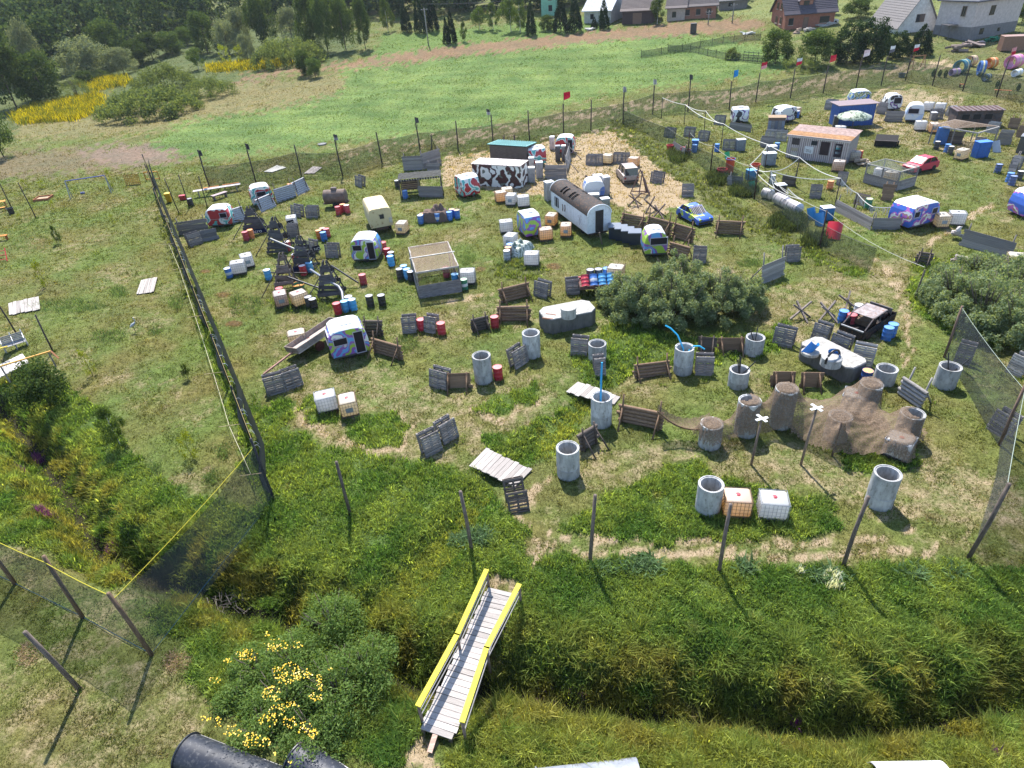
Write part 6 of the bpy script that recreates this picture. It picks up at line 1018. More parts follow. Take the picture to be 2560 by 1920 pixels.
# rusty yellow box body
def boxbody():
    m, rz, w_, d_ = frame3('z5', (-235, 780), (0, 975), (168, 940)); m, rz, w_, d_ = frame3('z4', (1990, 640), (2110, 775), (2265, 745), 2.15, 4.2); t = thing('box_body', 'rusty cream yellow truck box body with rounded roof', 'box body', m, rz); w2 = w_ / 2; z1 = 2.55
    prof = [(-w2, .75), (w2, .75), (w2, z1 - .3), (w2 - .12, z1 - .08), (w2 - .4, z1), (-w2 + .4, z1), (-w2 + .12, z1 - .08), (-w2, z1 - .3)]
    mt, n, b = newmat('rusty_yellow'); v_ = mapping(n, (1, 1, 1)); f = noise(n, v_, 3, 8, .7); L(n, ramp(n, f, [(.5, (.55, .46, .27)), (.60, (.50, .40, .22)), (.66, (.22, .09, .04))]), b.inputs['Base Color']); b.inputs['Roughness'].default_value = .7
    obj('body', smooth_sharp(MB().prism(prof, -d_ / 2, d_ / 2).mesh('body', mt), 30), t); obj('window', MB().box((.1, -d_ / 2 - .01, 1.75), (.42, .05, .42)).mesh('window', DARK), t, (.03, .03, .03)); obj('vent_panel', MB().box((w2 - .2, -d_ / 2 - .01, 1.3), (.3, .04, .5)).mesh('vent_panel', METAL), t, (.5, .5, .45))
    obj('chassis', MB().box((0, 0, .6), (1.2, d_, .25)).mesh('chassis', RUST), t, (.06, .04, .03))
    for sy in (-.25, .3):
        for sx in (-1, 1): obj('wheel', smooth_sharp(MB().lathe([(.001, -.1), (.36, -.1), (.4, 0), (.36, .1), (.001, .1)], 14, Matrix.Rotation(math.pi / 2, 4, 'Y')).mesh('wheel', DARK)), t, (.02, .02, .02), (sx * .85, d_ * sy, .38))
boxbody()
t, w_, d_ = crate('blue_container', 'container', 'z7', (430, 560), (480, 585), (812, 560), 2.6, METAL, (.03, .10, .36), 'dark blue container with a rusty flat roof', dp=2.4, roof=(.28, .2, .2), over=.3)
for i in range(18): obj('wall_rib', MB().box((-w_ / 2 + w_ * (i + .5) / 18, -d_ / 2 - .02, 1.3), (.07, .04, 2.4)).mesh('wall_rib', METAL), t, (.03, .11, .4))
# corrugated shed with windows
def striped_shed():
    m, rz, w_, d_ = frame3('z7', (-10, 830), (10, 860), (560, 935), None, 3.0); t = thing('striped_shed', 'shed of striped white sheet with a rusty lean-to roof and broken windows', 'shed', m, rz); h0, h1 = 2.5, 2.9
    n = int(w_ / .11)
    for i in range(n): obj('sheet_rib', SR if i else SR, t, (.60, .54, .56) if i % 2 else (.30, .25, .27), (-w_ / 2 + (i + .5) * w_ / n, -d_ / 2 - (.03 if i % 2 else .0), h0 / 2), scale=(w_ / n, 1, h0))
    b = MB(); b.add([(-w_ / 2, -d_ / 2 + .04, 0), (w_ / 2, -d_ / 2 + .04, 0), (w_ / 2, d_ / 2, 0), (-w_ / 2, d_ / 2, 0), (-w_ / 2, -d_ / 2 + .04, h0), (w_ / 2, -d_ / 2 + .04, h0), (w_ / 2, d_ / 2, h1), (-w_ / 2, d_ / 2, h1)], [(0, 1, 5, 4), (1, 2, 6, 5), (2, 3, 7, 6), (3, 0, 4, 7)]); obj('wall', b.mesh('wall', METAL), t, (.36, .35, .38))
    tl = math.atan2(h1 - h0, d_); k = 4
    ro = obj('roof', MB().box((0, 0, 0), (w_ + .3, d_ + .5, .06)).mesh('roof', RUST), t, (.28, .2, .18), (0, 0, (h0 + h1) / 2 + .06), (tl, 0, 0))
    for i in range(k): obj('roof_plank', MB().box((0, 0, 0), (w_ + .34, .3, .035)).mesh('roof_plank', RUST), ro, (.36, .19, .08), (0, -d_ / 2 - .05 + i * .33, .055))
    obj('fascia', MB().box((0, -d_ / 2 - .2, h0 + .0), (w_ + .3, .05, .22)).mesh('fascia', PAINT), t, (.55, .5, .5))
    Y = -d_ / 2 - .075; F = lambda nm, s, z, ww, hh, col, mt=DARK: obj(nm, MB().box((0, 0, 0), (ww, .05, hh)).mesh(nm, mt), t, col, (w_ * s, Y, z))
    F('window', -.36, 1.9, .8, .7, (.06, .05, .05)); F('panel', -.36, 1.05, .75, .35, (.4, .34, .25), PAINT); F('panel', -.36, .45, .75, .5, (.5, .48, .42), PAINT); F('window', -.05, 1.95, .65, .45, (.02, .025, .03)); F('poster', -.12, 1.15, .95, .75, (.7, .7, .72), PAINT); F('broken_pane', -.12, 1.05, .6, .3, (.05, .05, .06)); F('doorway', .13, 1.5, .95, 1.4, (.035, .02, .025)); F('door', .35, 1.45, .8, 1.4, (.03, .02, .03)); [F('notice', .35, z, .5, .22, c_, PAINT) for z, c_ in ((1.85, (.6, .6, .6)), (1.65, (.15, .5, .55)), (1.2, (.35, .42, .48)))]
    for s in (.01, .25): F('post', s, 1.2, .06, 2.4, (.4, .28, .28), WOOD)
SR = MB().box((0, 0, 0), (1, .05, 1)).mesh('sheet_rib', METAL)
striped_shed()
t, w_, d_ = crate('ruined_cabin', 'cabin', 'z7', (1525, 560), (1560, 590), (1980, 580), 1.9, RUST, (.07, .06, .062), 'long dark ruined cabin with a slatted rusty roof', dp=2.4, roof=(.15, .10, .095), over=.15)
for i in range(9): obj('roof_slat', MB().box((-w_ / 2 + w_ * (i + .5) / 9, 0, 2.03), (.12, 2.6, .06)).mesh('roof_slat', RUST), t, (.13, .08, .075))
for s in (-.3, -.05, .2): obj('window', MB().box((w_ * s, -1.22, 1.25), (.8, .06, .6)).mesh('window', DARK), t, (.012, .012, .014))
for nm, cat, v, A, B, C, h, col, lb, dp in [('cabinet', 'cabinet', 'z5', (1390, 495), (1405, 510), (1465, 508), 1.65, (.42, .43, .46), 'grey fridge standing at the end of the camouflaged container', .7), ('cabinet', 'cabinet', 'z5', (1460, 455), (1478, 468), (1542, 462), 1.75, (.40, .40, .43), 'taller grey fridge behind the container end', .7), ('cabinet', 'cabinet', 'z5', (1400, 400), (1412, 410), (1462, 408), 1.6, (.45, .46, .48), 'grey fridge against the shed behind the container', .7), ('cabinet', 'cabinet', 'z5', (1645, 300), (1655, 312), (1700, 310), 1.8, (.12, .12, .13), 'dark upright cabinet before the farthest red caravan', .7), ('cabinet', 'cabinet', 'z5', (1700, 290), (1712, 302), (1760, 300), 1.7, (.3, .3, .32), 'grey upright cabinet before the farthest red caravan', .7), ('cabinet', 'cabinet', 'z5', (1592, 190), (1600, 205), (1640, 205), 1.6, (.6, .58, .6), 'white cabinet behind the farthest red caravan', .7),
        ('cabinet', 'cabinet', 'z5', (1565, 660), (1578, 680), (1650, 668), 1.9, (.33, .34, .37), 'grey locker at the rear end of the round roofed wagon', .8), ('cabinet', 'cabinet', 'z6', (0, 520), (10, 535), (95, 530), 1.0, (.2, .2, .22), 'dark freezer with white lid near the hedgehog obstacle', .8), ('cabinet', 'cabinet', 'z6', (95, 615), (108, 630), (165, 622), 1.9, (.4, .41, .44), 'tall grey locker beside the white roofed cabin', .8), ('cabinet', 'cabinet', 'z6', (-60, 690), (-45, 705), (65, 700), .9, (.36, .37, .4), 'white topped freezer behind the wagon roof', .7), ('cabinet', 'cabinet', 'z6', (75, 745), (90, 765), (165, 755), 1.1, (.4, .41, .44), 'white topped freezer nearest the wagon door end', .7), ('cabinet', 'cabinet', 'z6', (1325, 205), (1335, 218), (1410, 212), 1.3, (.20, .24, .30), 'blue grey cabinet right of the pallet box', .7), ('cabinet', 'cabinet', 'z6', (1560, 335), (1575, 355), (1690, 345), 1.3, (.26, .30, .36), 'pale grey box at the meeting of the ropes', .9), ('cabinet', 'cabinet', 'z6', (1600, 260), (1612, 275), (1695, 270), 1.2, (.3, .32, .36), 'grey box behind the meeting of the ropes', .8), ('cabinet', 'cabinet', 'z6', (905, 190), (915, 205), (975, 205), 1.1, (.03, .14, .36), 'blue box in the roped area near the net', .8), ('cabinet', 'cabinet', 'z6', (1425, 470), (1440, 490), (1510, 480), 1.0, (.05, .2, .4), 'blue box under the ropes', .8), ('cabinet', 'cabinet', 'z6', (1680, 610), (1695, 630), (1785, 620), 1.0, (.05, .05, .06), 'black box with white lid under the ropes', .8), ('cabinet', 'cabinet', 'z7', (330, 1430), (345, 1450), (450, 1440), 1.1, (.03, .19, .48), 'bright blue box with white lid by the divider net', .8), ('cabinet', 'cabinet', 'z7', (1380, 740), (1392, 752), (1490, 750), 1.9, (.05, .16, .42), 'tall blue locker leaning at the timber frame', .7), ('cabinet', 'cabinet', 'z7', (1750, 860), (1765, 872), (1880, 862), 1.6, (.02, .13, .5), 'bright blue cabin block right of the cream tank', .9), ('cabinet', 'cabinet', 'z7', (440, 580), (448, 590), (490, 590), 1.4, (.1, .1, .11), 'black cabinet at the blue container corner', .7), ('brown_container', 'container', 'z3', (2030, 310), (2060, 335), (2240, 325), 2.2, (.21, .12, .09), 'brown container above the play tubes', 2.4), ('cabinet', 'cabinet', 'z3', (60, 212), (66, 220), (104, 217), 2.0, (.06, .05, .05), 'dark upright hut alone in the green field', 1.0), ('cabinet', 'cabinet', 'z7', (2110, 790), (2130, 820), (2230, 830), 1.7, (.1, .1, .1), 'dark rounded cab at the frame edge', 1.5), ('cabinet', 'cabinet', 'z7', (1345, 510), (1352, 522), (1400, 520), .9, (.34, .33, .35), 'grey drum like box before the white tanks', .6), ('cabinet', 'cabinet', 'z7', (1520, 480), (1532, 492), (1590, 488), 1.2, (.05, .05, .06), 'black box left of the ruined cabin', .8)]:
    big = 'container' in nm; t, w_, d_ = crate(nm, cat, v, A, B, C, h, METAL, col, lb, dp=dp, group=None if big else 'lockers, freezers and boxes')
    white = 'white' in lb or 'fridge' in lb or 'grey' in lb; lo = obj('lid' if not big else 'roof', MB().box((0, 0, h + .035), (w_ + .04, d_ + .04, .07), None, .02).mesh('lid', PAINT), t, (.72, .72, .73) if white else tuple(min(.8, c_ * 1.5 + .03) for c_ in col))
    if not big: obj('door', MB().box((0, -d_ / 2 - .015, h * .5), (w_ * .86, .03, h * .84)).mesh('door', METAL), t, tuple(c_ * .9 for c_ in col)); obj('handle', MB().box((w_ * .34, -d_ / 2 - .045, h * .55), (.03, .03, .3)).mesh('handle', METAL), t, (.1, .1, .1))
for i, (x, y) in enumerate([(205, 1010), (265, 1025), (325, 1045), (390, 1065)]):
    p = at('z6', x, y); t = thing('waste_bin', ['first dark waste bin at the wagon foot', 'second dark waste bin from the wagon', 'third dark waste bin from the wagon', 'last dark waste bin, next to the open caravan'][i], 'waste bin', p, -.2, 'row of dark waste bins')
    obj('body', MB().add([(-.45, -.4, 0), (.45, -.4, 0), (.45, .4, 0), (-.45, .4, 0), (-.55, -.5, 1.1), (.55, -.5, 1.1), (.55, .5, 1.1), (-.55, .5, 1.1)], [(3, 2, 1, 0), (4, 5, 6, 7), (0, 1, 5, 4), (1, 2, 6, 5), (2, 3, 7, 6), (3, 0, 4, 7)]).mesh('body', PLAST), t, (.03, .04, .065)); obj('lid', MB().box((0, 0, 1.16), (1.16, 1.05, .1), None, .04).mesh('lid', PLAST), t, (.13, .15, .19), rot=(.06, 0, 0))
# ------------------------------------------------------------------ concrete tanks with hatches
def octa(w_, d_, h, ch, name, mat):
    x, y = w_ / 2, d_ / 2; ring = [(-x + ch, -y), (x - ch, -y), (x, -y + ch), (x, y - ch), (x - ch, y), (-x + ch, y), (-x, y - ch), (-x, -y + ch)]; b = MB()
    return b.add([(p, q, -.1) for p, q in ring] + [(p, q, h - .05) for p, q in ring] + [(p * .99, q * .98, h) for p, q in ring], [tuple(range(16, 24))] + [(k * 8 + i, k * 8 + (i + 1) % 8, k * 8 + 8 + (i + 1) % 8, k * 8 + 8 + i) for k in (0, 1) for i in range(8)]).mesh(name, mat)
def concrete_tanks():
    m, rz, w_, d_ = frame3('y2', (325, 490), (372, 532), (755, 452), None, 2.0); t = thing('concrete_tank', 'eight sided concrete tank with one round hatch near the log barriers', 'concrete tank', m, rz)
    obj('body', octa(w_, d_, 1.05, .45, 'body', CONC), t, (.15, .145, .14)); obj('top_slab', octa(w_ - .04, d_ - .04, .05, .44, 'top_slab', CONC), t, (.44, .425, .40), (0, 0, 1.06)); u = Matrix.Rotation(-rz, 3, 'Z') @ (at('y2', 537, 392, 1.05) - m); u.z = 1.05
    obj('hatch', smooth_sharp(MB().lathe([(.52, 0), (.52, .62), (.55, .63), (.55, .72), (.5, .74), (.001, .75)], 28).mesh('hatch', CONC), 40), t, (.46, .45, .42), u)
    for k, (x, y, a) in enumerate(((407, 378, -.45), (383, 408, -.4))): q = at('y2', x, y, 1.1); o = obj('wood_billet', MB().box((0, 0, 1.13), (.75, .1, .09)).mesh('wood_billet', WOOD), None, (.3, .15, .1), q, (0, 0, a)); tag(o, ['farther brown billet lying on the concrete tank', 'nearer brown billet lying on the concrete tank'][k], 'wood')
    m, rz, w_, d_ = frame3('y3', (462, 705), (885, 890), (1015, 830)); w_ = max(1.7, min(w_, 2.2)); t = thing('concrete_tank', 'long concrete tank carrying cut blue barrels and a black hose', 'concrete tank', m, rz)
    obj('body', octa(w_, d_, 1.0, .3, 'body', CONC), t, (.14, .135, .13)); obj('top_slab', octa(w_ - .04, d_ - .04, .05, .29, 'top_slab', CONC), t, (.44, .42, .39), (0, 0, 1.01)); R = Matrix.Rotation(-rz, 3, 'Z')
    def loc(x, y, z=1.0): u = R @ (at('y3', x, y, z) - m); u.z = z; return u
    p1, p2 = loc(607, 665), loc(757, 745)
    obj('hatch', smooth_sharp(MB().lathe([(.42, 0), (.5, 0), (.5, .16), (.46, .2), (.001, .2)], 26).mesh('hatch', CONC), 40), t, (.48, .46, .42), p1); obj('hatch', smooth_sharp(MB().lathe([(.4, 0), (.56, 0), (.56, .5), (.5, .55), (.001, .55)], 28).mesh('hatch', CONC), 40), t, (.46, .46, .45), p2)
    w1, w2 = m + Matrix.Rotation(rz, 3, 'Z') @ p1, m + Matrix.Rotation(rz, 3, 'Z') @ p2
    def halfshell(r, l): return smooth_sharp(MB().add([(r * math.cos(a), s * l / 2, r * math.sin(a)) for s in (-1, 1) for a in np.linspace(0, math.pi, 13)], [(i, i + 1, i + 14, i + 13) for i in range(12)]).mesh('barrel_half', PLAST), 60)
    for k, (p, rot, l) in enumerate(((w1 + Vector((-.05, .1, .42)), (1.9, .4, .4), .85), (w2 + Vector((.15, .15, .5)), (1.3, 0, 2.2), .5))): o = obj('barrel_half', halfshell(.33, l), None, (.03, .22, .62), p, rot); tag(o, ['blue barrel half leaning on the low hatch', 'blue barrel half behind the hose on the round hatch'][k], 'barrel half')
    o = obj('hose', smooth_sharp(MB().tube([w2 + Vector((.48 * math.cos(a), .2 * math.cos(a) - .1, .4 + .62 * math.sin(a))) for a in np.linspace(-.2, 3.3, 14)], .065, 8).mesh('hose', PLAST), 60), None, (.015, .015, .018)); tag(o, 'thick black hose arched over the round hatch', 'hose')
concrete_tanks()

# ------------------------------------------------------------------ footbridge
def bridge():
    A, B, C, D = (flat(*px('y8', *p), .12) for p in ((515, 1235), (715, 1305), (1085, 400), (935, 365)))
    c = (A + B + C + D) / 4; t = thing('footbridge', 'plank footbridge with yellow handrails over the ditch', 'footbridge', c); n = 27
    for i in range(n):
        s = (i + .5) / n; p, q = A.lerp(D, s), B.lerp(C, s); ln = (q - p).length; step = ((D - A).length + (C - B).length) / 2 / n
        obj('plank', BPL, t, (.40, .365, .345), (p + q) / 2 - c + Vector((0, 0, random.uniform(-.012, .012))), (random.gauss(0, .015), 0, ang(p, q) + random.gauss(0, .012)), (ln + random.uniform(-.06, .12), step - random.uniform(.012, .03), 1))
    for s in (0.08, .92): p, q = A.lerp(B, s), D.lerp(C, s); obj('bearer', MB().beam(p - c + Vector((0, 0, -.13)), q - c + Vector((0, 0, -.13)), .12, .2).mesh('bearer', WOOD), t, DKW)
    for pts, offs in ((((505, 1092), (745, 655), (925, 258)), (-1)), (((775, 1190), (925, 735), (1125, 348)), 1)):
        P = [flat(*px('y8', *p), 1.05) - c for p in pts]
        for a, b in zip(P[:-1], P[1:]): d = (b - a).normalized() * .03; obj('handrail', MB().beam(a - d, b + d, .2, .06).mesh('handrail', MATTE), t, (.60, .52, .07))
        for a, b in zip(P[:-1], P[1:]): obj('rail_bar', MB().tube([a - Vector((0, 0, .35)), b - Vector((0, 0, .35))], .022, 6).mesh('rail_bar', MATTE), t, (.26, .25, .25)); obj('rail_bar', MB().tube([a - Vector((0, 0, .62)), b - Vector((0, 0, .62))], .022, 6).mesh('rail_bar', MATTE), t, (.26, .25, .25))
        for p in P: obj('rail_post', MB().tube([p + Vector((0, 0, -1.55)), p + Vector((0, 0, -.035))], .055, 8).mesh('rail_post', BARK, True), t, (.22, .16, .13))
    p, q = flat(*px('y8', 610, 1270), .1), flat(*px('y8', 575, 1380), .03); o = obj('plank_ramp', MB().beam(p, q, .18, .05).mesh('plank_ramp', WOOD), None, (.45, .3, .24)); tag(o, 'single brown plank at the near end of the footbridge', 'plank')
BPL = MB().box((0, 0, 0), (1, 1, .045)).mesh('plank', WOOD)
bridge()
def platform(v, corners, n, label, col=(.38, .345, .32), z=.1, along=True):
    P = [flat(*px(v, *p), z) for p in corners]; c = sum(P, Vector()) / 4; c.z = max(tz(p.x, p.y) for p in P) - .02; t = thing('plank_platform', label, 'platform', c, 0, 'plank platforms')
    for i in range(n):
        s = (i + .5) / n; p, q = P[0].lerp(P[3], s), P[1].lerp(P[2], s); st = ((P[3] - P[0]).length + (P[2] - P[1]).length) / 2 / n; o = (p + q) / 2 - c; o.z = z + random.uniform(0, .015)
        obj('plank', BPL, t, col, o, (0, 0, ang(p, q) + random.gauss(0, .01)), ((q - p).length + random.uniform(-.15, .15), st - .02, 1))
    for s in (.15, .85): p, q = P[0].lerp(P[1], s), P[3].lerp(P[2], s); p, q = p - c, q - c; p.z = q.z = z - .07; obj('bearer', MB().beam(p, q, .1, .09).mesh('bearer', WOOD), t, DKW)
platform('y1', ((1700, 1490), (1820, 1360), (2165, 1520), (2035, 1650)), 11, 'pale plank platform over the swale, nearer the footbridge'); platform('y2', ((515, 945), (605, 868), (925, 978), (872, 1042)), 10, 'pale plank platform behind the well with the blue pole')
platform('y5', ((65, 1150), (65, 1060), (285, 1012), (300, 1105)), 8, 'pale plank platform at the left edge of the lawn', along=False); platform('y5', ((1010, 995), (1045, 890), (1165, 868), (1140, 975)), 8, 'white plank platform on the lawn by the net'); platform('z1', ((1700, 1105), (1780, 1062), (1845, 1078), (1745, 1108)), 4, 'white board lying by the back fence, larger one', (.62, .6, .55)); platform('z1', ((1955, 1115), (2010, 1072), (2072, 1076), (2020, 1116)), 5, 'pinkish board lying by the back fence', (.5, .44, .42))

# ------------------------------------------------------------------ plastic half pipes at the front
def half_pipe(label, p, q, r, col, lip=True, full=math.pi):
    d = q - p; L_ = d.length; m = (p + q) / 2; t = thing('half_pipe', label, 'half pipe', m, math.atan2(d.y, d.x)); n = 20; vs = []
    for rr in (r, r - .03):
        for s in (-.5, .5): vs += [(s * L_, rr * math.cos(a), rr * math.sin(a)) for a in np.linspace(0, full, n + 1)]
    k = n + 1; f = [(i, i + 1, k + i + 1, k + i) for i in range(n)] + [(2 * k + i + 1, 2 * k + i, 3 * k + i, 3 * k + i + 1) for i in range(n)] + [(i, 2 * k + i, 2 * k + i + 1, i + 1) for i in range(n)] + [(k + i + 1, 3 * k + i + 1, 3 * k + i, k + i) for i in range(n)]
    obj('shell', smooth_sharp(MB().add(vs, f).mesh('shell', DUSTY), 40), t, col)
    if lip: b = MB(); b.tube([(-.5 * L_, (r + .02) * math.cos(a), (r + .02) * math.sin(a)) for a in np.linspace(0, full, n + 1)], .035, 6); obj('rim', b.mesh('rim', PLAST), t, tuple(x * .8 for x in col))
    for sy in (-1, 1): obj('edge_strip', MB().box((0, sy * r, .02), (L_, .05, .05)).mesh('edge_strip', METAL), t, (.3, .3, .33))
half_pipe('black half pipe tunnel in the dry grass at the bottom frame edge', at('y7', 1150, 1385), at('y7', 1790, 1640), .62, (.022, .026, .038)); half_pipe('black half pipe piece under the yellow flowers', at('y7', 1830, 1420), at('y7', 2130, 1640), .6, (.03, .034, .05))
half_pipe('grey half pipe cut by the bottom frame edge', at('y8', 1240, 1600), at('y8', 1862, 1530), .55, (.22, .235, .28)); half_pipe('white half pipe at the bottom frame corner', at('y9', 1300, 1570), at('y9', 1730, 1570), .6, (.6, .58, .62), False)

# ------------------------------------------------------------------ camouflage net over wells and tanks
def draped_net():
    sup = [(WELLS[k][0].x, WELLS[k][0].y, .58, WELLS[k][1] + .03) for k in 'KLMONR']; ib = [at('y3', 955, 950, 1.14), at('y3', 1290, 1280, 1.14)]; sup += [(p.x, p.y, .62, 1.19) for p in ib]
    pr = at('y3', 770, 1420); ht = min(2.1, height_to(pr, 'y3', 850, 1100)); sup.append((pr.x + .1, pr.y, .12, ht)); o = obj('prop_pole', post_mesh(ht, .05), None, (.14, .1, .08), pr); tag(o, 'dark pole holding up the front of the camouflage net', 'pole')
    P = {k: WELLS[k][0].xy for k in 'KLMONR'}; hull = [tuple(P['O']), tuple(P['K']), tuple(P['L']), (ib[0].x - .5, ib[0].y + .6), tuple(P['N']), (P['M'].x, P['M'].y + .6), tuple(P['M']), (ib[1].x, ib[1].y), (ib[1].x - 1.2, ib[1].y + .3), (pr.x, pr.y + .2), (P['L'].x - .2, P['L'].y - .5), (P['K'].x, P['K'].y - .3)]
    x0, x1 = min(s[0] for s in sup) - 1.3, max(s[0] for s in sup) + 1.3; y0, y1 = min(s[1] for s in sup) - 1.3, max(s[1] for s in sup) + 1.3; st = .11
    gx, gy = np.arange(x0, x1, st), np.arange(y0, y1, st); X, Y = np.meshgrid(gx, gy, indexing='ij'); M_ = inpoly(X, Y, hull); low = np.full(X.shape, -9.0)
    for sx, sy, r, h in sup: d = np.hypot(X - sx, Y - sy); M_ |= d < r + .28 + .1 * np.sin(3 * np.arctan2(Y - sy, X - sx)); low = np.where(d < r, np.maximum(low, h), low)
    for k1, k2, hw in (('O', 'K', .75), ('K', 'L', .85)): M_ |= seg_dist(X, Y, [tuple(P[k1]), tuple(P[k2])]) < hw
    M_ |= seg_dist(X, Y, [tuple(P['L']), (ib[0].x, ib[0].y)]) < .95; M_ |= seg_dist(X, Y, [tuple(P['L']), tuple(P['R']), tuple(P['M'])]) < .9; M_ |= seg_dist(X, Y, [(P['L'].x, P['L'].y - .4), (pr.x, pr.y + .1), (ib[1].x, ib[1].y)]) < .6
    low[np.hypot(X - P['M'].x - .22, Y - P['M'].y) < .36] = -9; M_[np.hypot(X - P['M'].x - .25, Y - P['M'].y + .05) < .38] = False
    low[np.hypot(X - P['K'].x + .2, Y - P['K'].y - .25) < .3] = -9; M_[np.hypot(X - P['K'].x + .25, Y - P['K'].y - .28) < .32] = False
    T = terrain(X, Y); inner = M_.copy(); inner[1:-1, 1:-1] &= M_[2:, 1:-1] & M_[:-2, 1:-1] & M_[1:-1, 2:] & M_[1:-1, :-2]; edge = M_ & ~inner; Z = np.where(low > 0, low, .8); eh = .5 + .25 * np.sin(X * 2.3) * np.cos(Y * 1.7)
    for it in range(260):
        A = (np.roll(Z, 1, 0) + np.roll(Z, -1, 0) + np.roll(Z, 1, 1) + np.roll(Z, -1, 1)) / 4 - .0011; Z = np.where(inner, np.maximum(A, low), np.where(edge, np.maximum(eh, low), A))
    Z = Z + (.11 * np.abs(np.sin(X * 3 - Y * 6 + 1.5 * np.sin(Y * 2 + X))) - .05) * (low < 0) + .02 * np.sin(Y * 17 + X * 5) * (low < 0); idx = np.full(X.shape, -1); idx[M_] = np.arange(M_.sum()); vs = list(zip(X[M_], Y[M_], Z[M_] + T[M_]))
    fs = [(idx[i, j], idx[i + 1, j], idx[i + 1, j + 1], idx[i, j + 1]) for i in range(X.shape[0] - 1) for j in range(X.shape[1] - 1) if M_[i, j] and M_[i + 1, j] and M_[i + 1, j + 1] and M_[i, j + 1]]
    b = MB(); b.v = vs; b.f = [tuple(int(k) for k in f) for f in fs]; t = thing('camouflage_net', 'brown camouflage net draped over wells and tanks', 'net', (0, 0, 0)); obj('net', b.mesh('net', NETC, True), t)
    a = at('y2', 1180, 1260) + Vector((0, 0, 1.7)); q = Vector((P['O'].x, P['O'].y, WELLS['O'][1])); tl = MB(); vs = []; n = 24; w0, w1 = Vector((.1, .35, 0)), Vector((.1, .75, 0))
    for i in range(n + 1):
        s = i / n; c = a.lerp(q, s) - Vector((0, 0, 1.1 * 4 * s * (1 - s) * .55)); wv = w0.lerp(w1, s)
        for k in range(7): f = k / 6; vs.append(c + wv * (f * 1.6 - .5) + Vector((0, 0, -.35 * math.sin(3.14 * f) * (1 - s * .5) + .04 * math.sin(i * 1.9 + k))))
    tl.add(vs, [(i * 7 + k, i * 7 + 7 + k, i * 7 + 8 + k, i * 7 + 1 + k) for i in range(n) for k in range(6)]); obj('net_tail', tl.mesh('net_tail', NETC, True), t)
    hem = MB(); hem.tube([a.lerp(q, s) - Vector((0, .2, .62 * 4 * s * (1 - s) + .05)) for s in np.linspace(0, 1, 16)], .045, 6); obj('hem', hem.mesh('hem', ROPE), t, (.12, .08, .05))
draped_net()
for v, bx, by, ty, lb in (('y4', 535, 645, 370, 'pole with a small white cross plate, shorter one'), ('y4', 840, 645, 305, 'pole with a wide white cross plate, taller one')):
    b = at(v, bx, by); h = min(3.4, height_to(b, v, bx, ty)); t = thing('cross_pole', lb, 'pole', b, 0); top = Vector((.12, .05, h)); obj('post', MB().tube([(0, 0, -.2), (.05, .02, h * .5), top], .065, 8, .055).mesh('post', BARK, True), t, (.24, .18, .15))
    for a in (.25, 1.95): obj('cross_board', MB().beam(top + Vector((.32 * math.cos(a), .32 * math.sin(a), .03 + a * .02)), top - Vector((.32 * math.cos(a), .32 * math.sin(a), -.03 - a * .02)), .14, .03).mesh('cross_board', PAINT), t, (.75, .74, .72))

# ------------------------------------------------------------------ trailers
def trailer(v, A, B, label, L_=4.0, W_=1.7, side=.45, col=(.36, .31, .28), bedh=.75, roll=0.0, bar=None, pitch=0.0):
    a, b = at(v, *A), at(v, *B); m = (a + b) / 2; t = thing('trailer', label, 'trailer', m, ang(a, b), rot=(0, 0, ang(a, b))); bed = obj('bed', MB().box((0, 0, 0), (L_, W_, .08)).mesh('bed', WOOD), t, col, (0, 0, bedh), (roll, pitch, 0))
    for sy in (-1, 1): obj('side_board', MB().box((0, sy * (W_ / 2 - .02), side / 2 + .04), (L_, .05, side)).mesh('side_board', RUST), bed, tuple(c * .8 for c in col))
    for sx in (-1, 1): obj('end_board', MB().box((sx * (L_ / 2 - .02), 0, side / 2 + .045), (.05, W_ - .1, side)).mesh('end_board', RUST), bed, tuple(c * .8 for c in col))
    for sy in (-1, 1): obj('wheel', smooth_sharp(MB().lathe([(.001, -.09), (.3, -.1), (.36, -.06), (.36, .06), (.3, .1), (.001, .09)], 16, Matrix.Rotation(math.pi / 2, 4, 'X')).mesh('wheel', RUST)), t, (.10, .03, .025), (-.2, sy * (W_ / 2 - .25), .36))
    obj('axle', MB().tube([(-.2, -W_ / 2 + .2, .36), (-.2, W_ / 2 - .2, .36)], .05, 6).mesh('axle', RUST), t, (.06, .04, .04))
    if bar: R = Matrix.Rotation(-ang(a, b), 3, 'Z'); p = R @ (at(*bar) - m); p.z = .35; obj('drawbar', MB().beam((-L_ / 2 + .1, 0, bedh - .15), p, .1, .1).mesh('drawbar', RUST), t, (.3, .17, .14))
    return t, m, ang(a, b)
trailer('y1', (440, 690), (715, 545), 'rusty trailer bed behind the near caravan with its drawbar on the grass', 4.0, 1.6, .35, (.36, .30, .27), .8, -.22, ('y1', 185, 850), -.10)
t, m, rz = trailer('y2', (650, 220), (905, 195), 'rusty trailer loaded with drums beside the willow thicket', 3.4, 1.7, .18, (.13, .07, .06), .75)
R = Matrix.Rotation(rz, 3, 'Z')
for i, (c_, lb, bd) in enumerate((('red', 'red drum tipped back on the loaded trailer', None), ('blue', 'blue drum with white band tipped back on the trailer', WB), ('lblue', 'light blue drum tipped back on the trailer', None), ('lblue', 'light blue drum at the covered end of the trailer', None))):
    drum('y2', 0, 0, c_, lb, None, bd, loc=m + R @ Vector((-1.25 + i * .64, -.6, .82)), rot=(-.75, 0, rz))
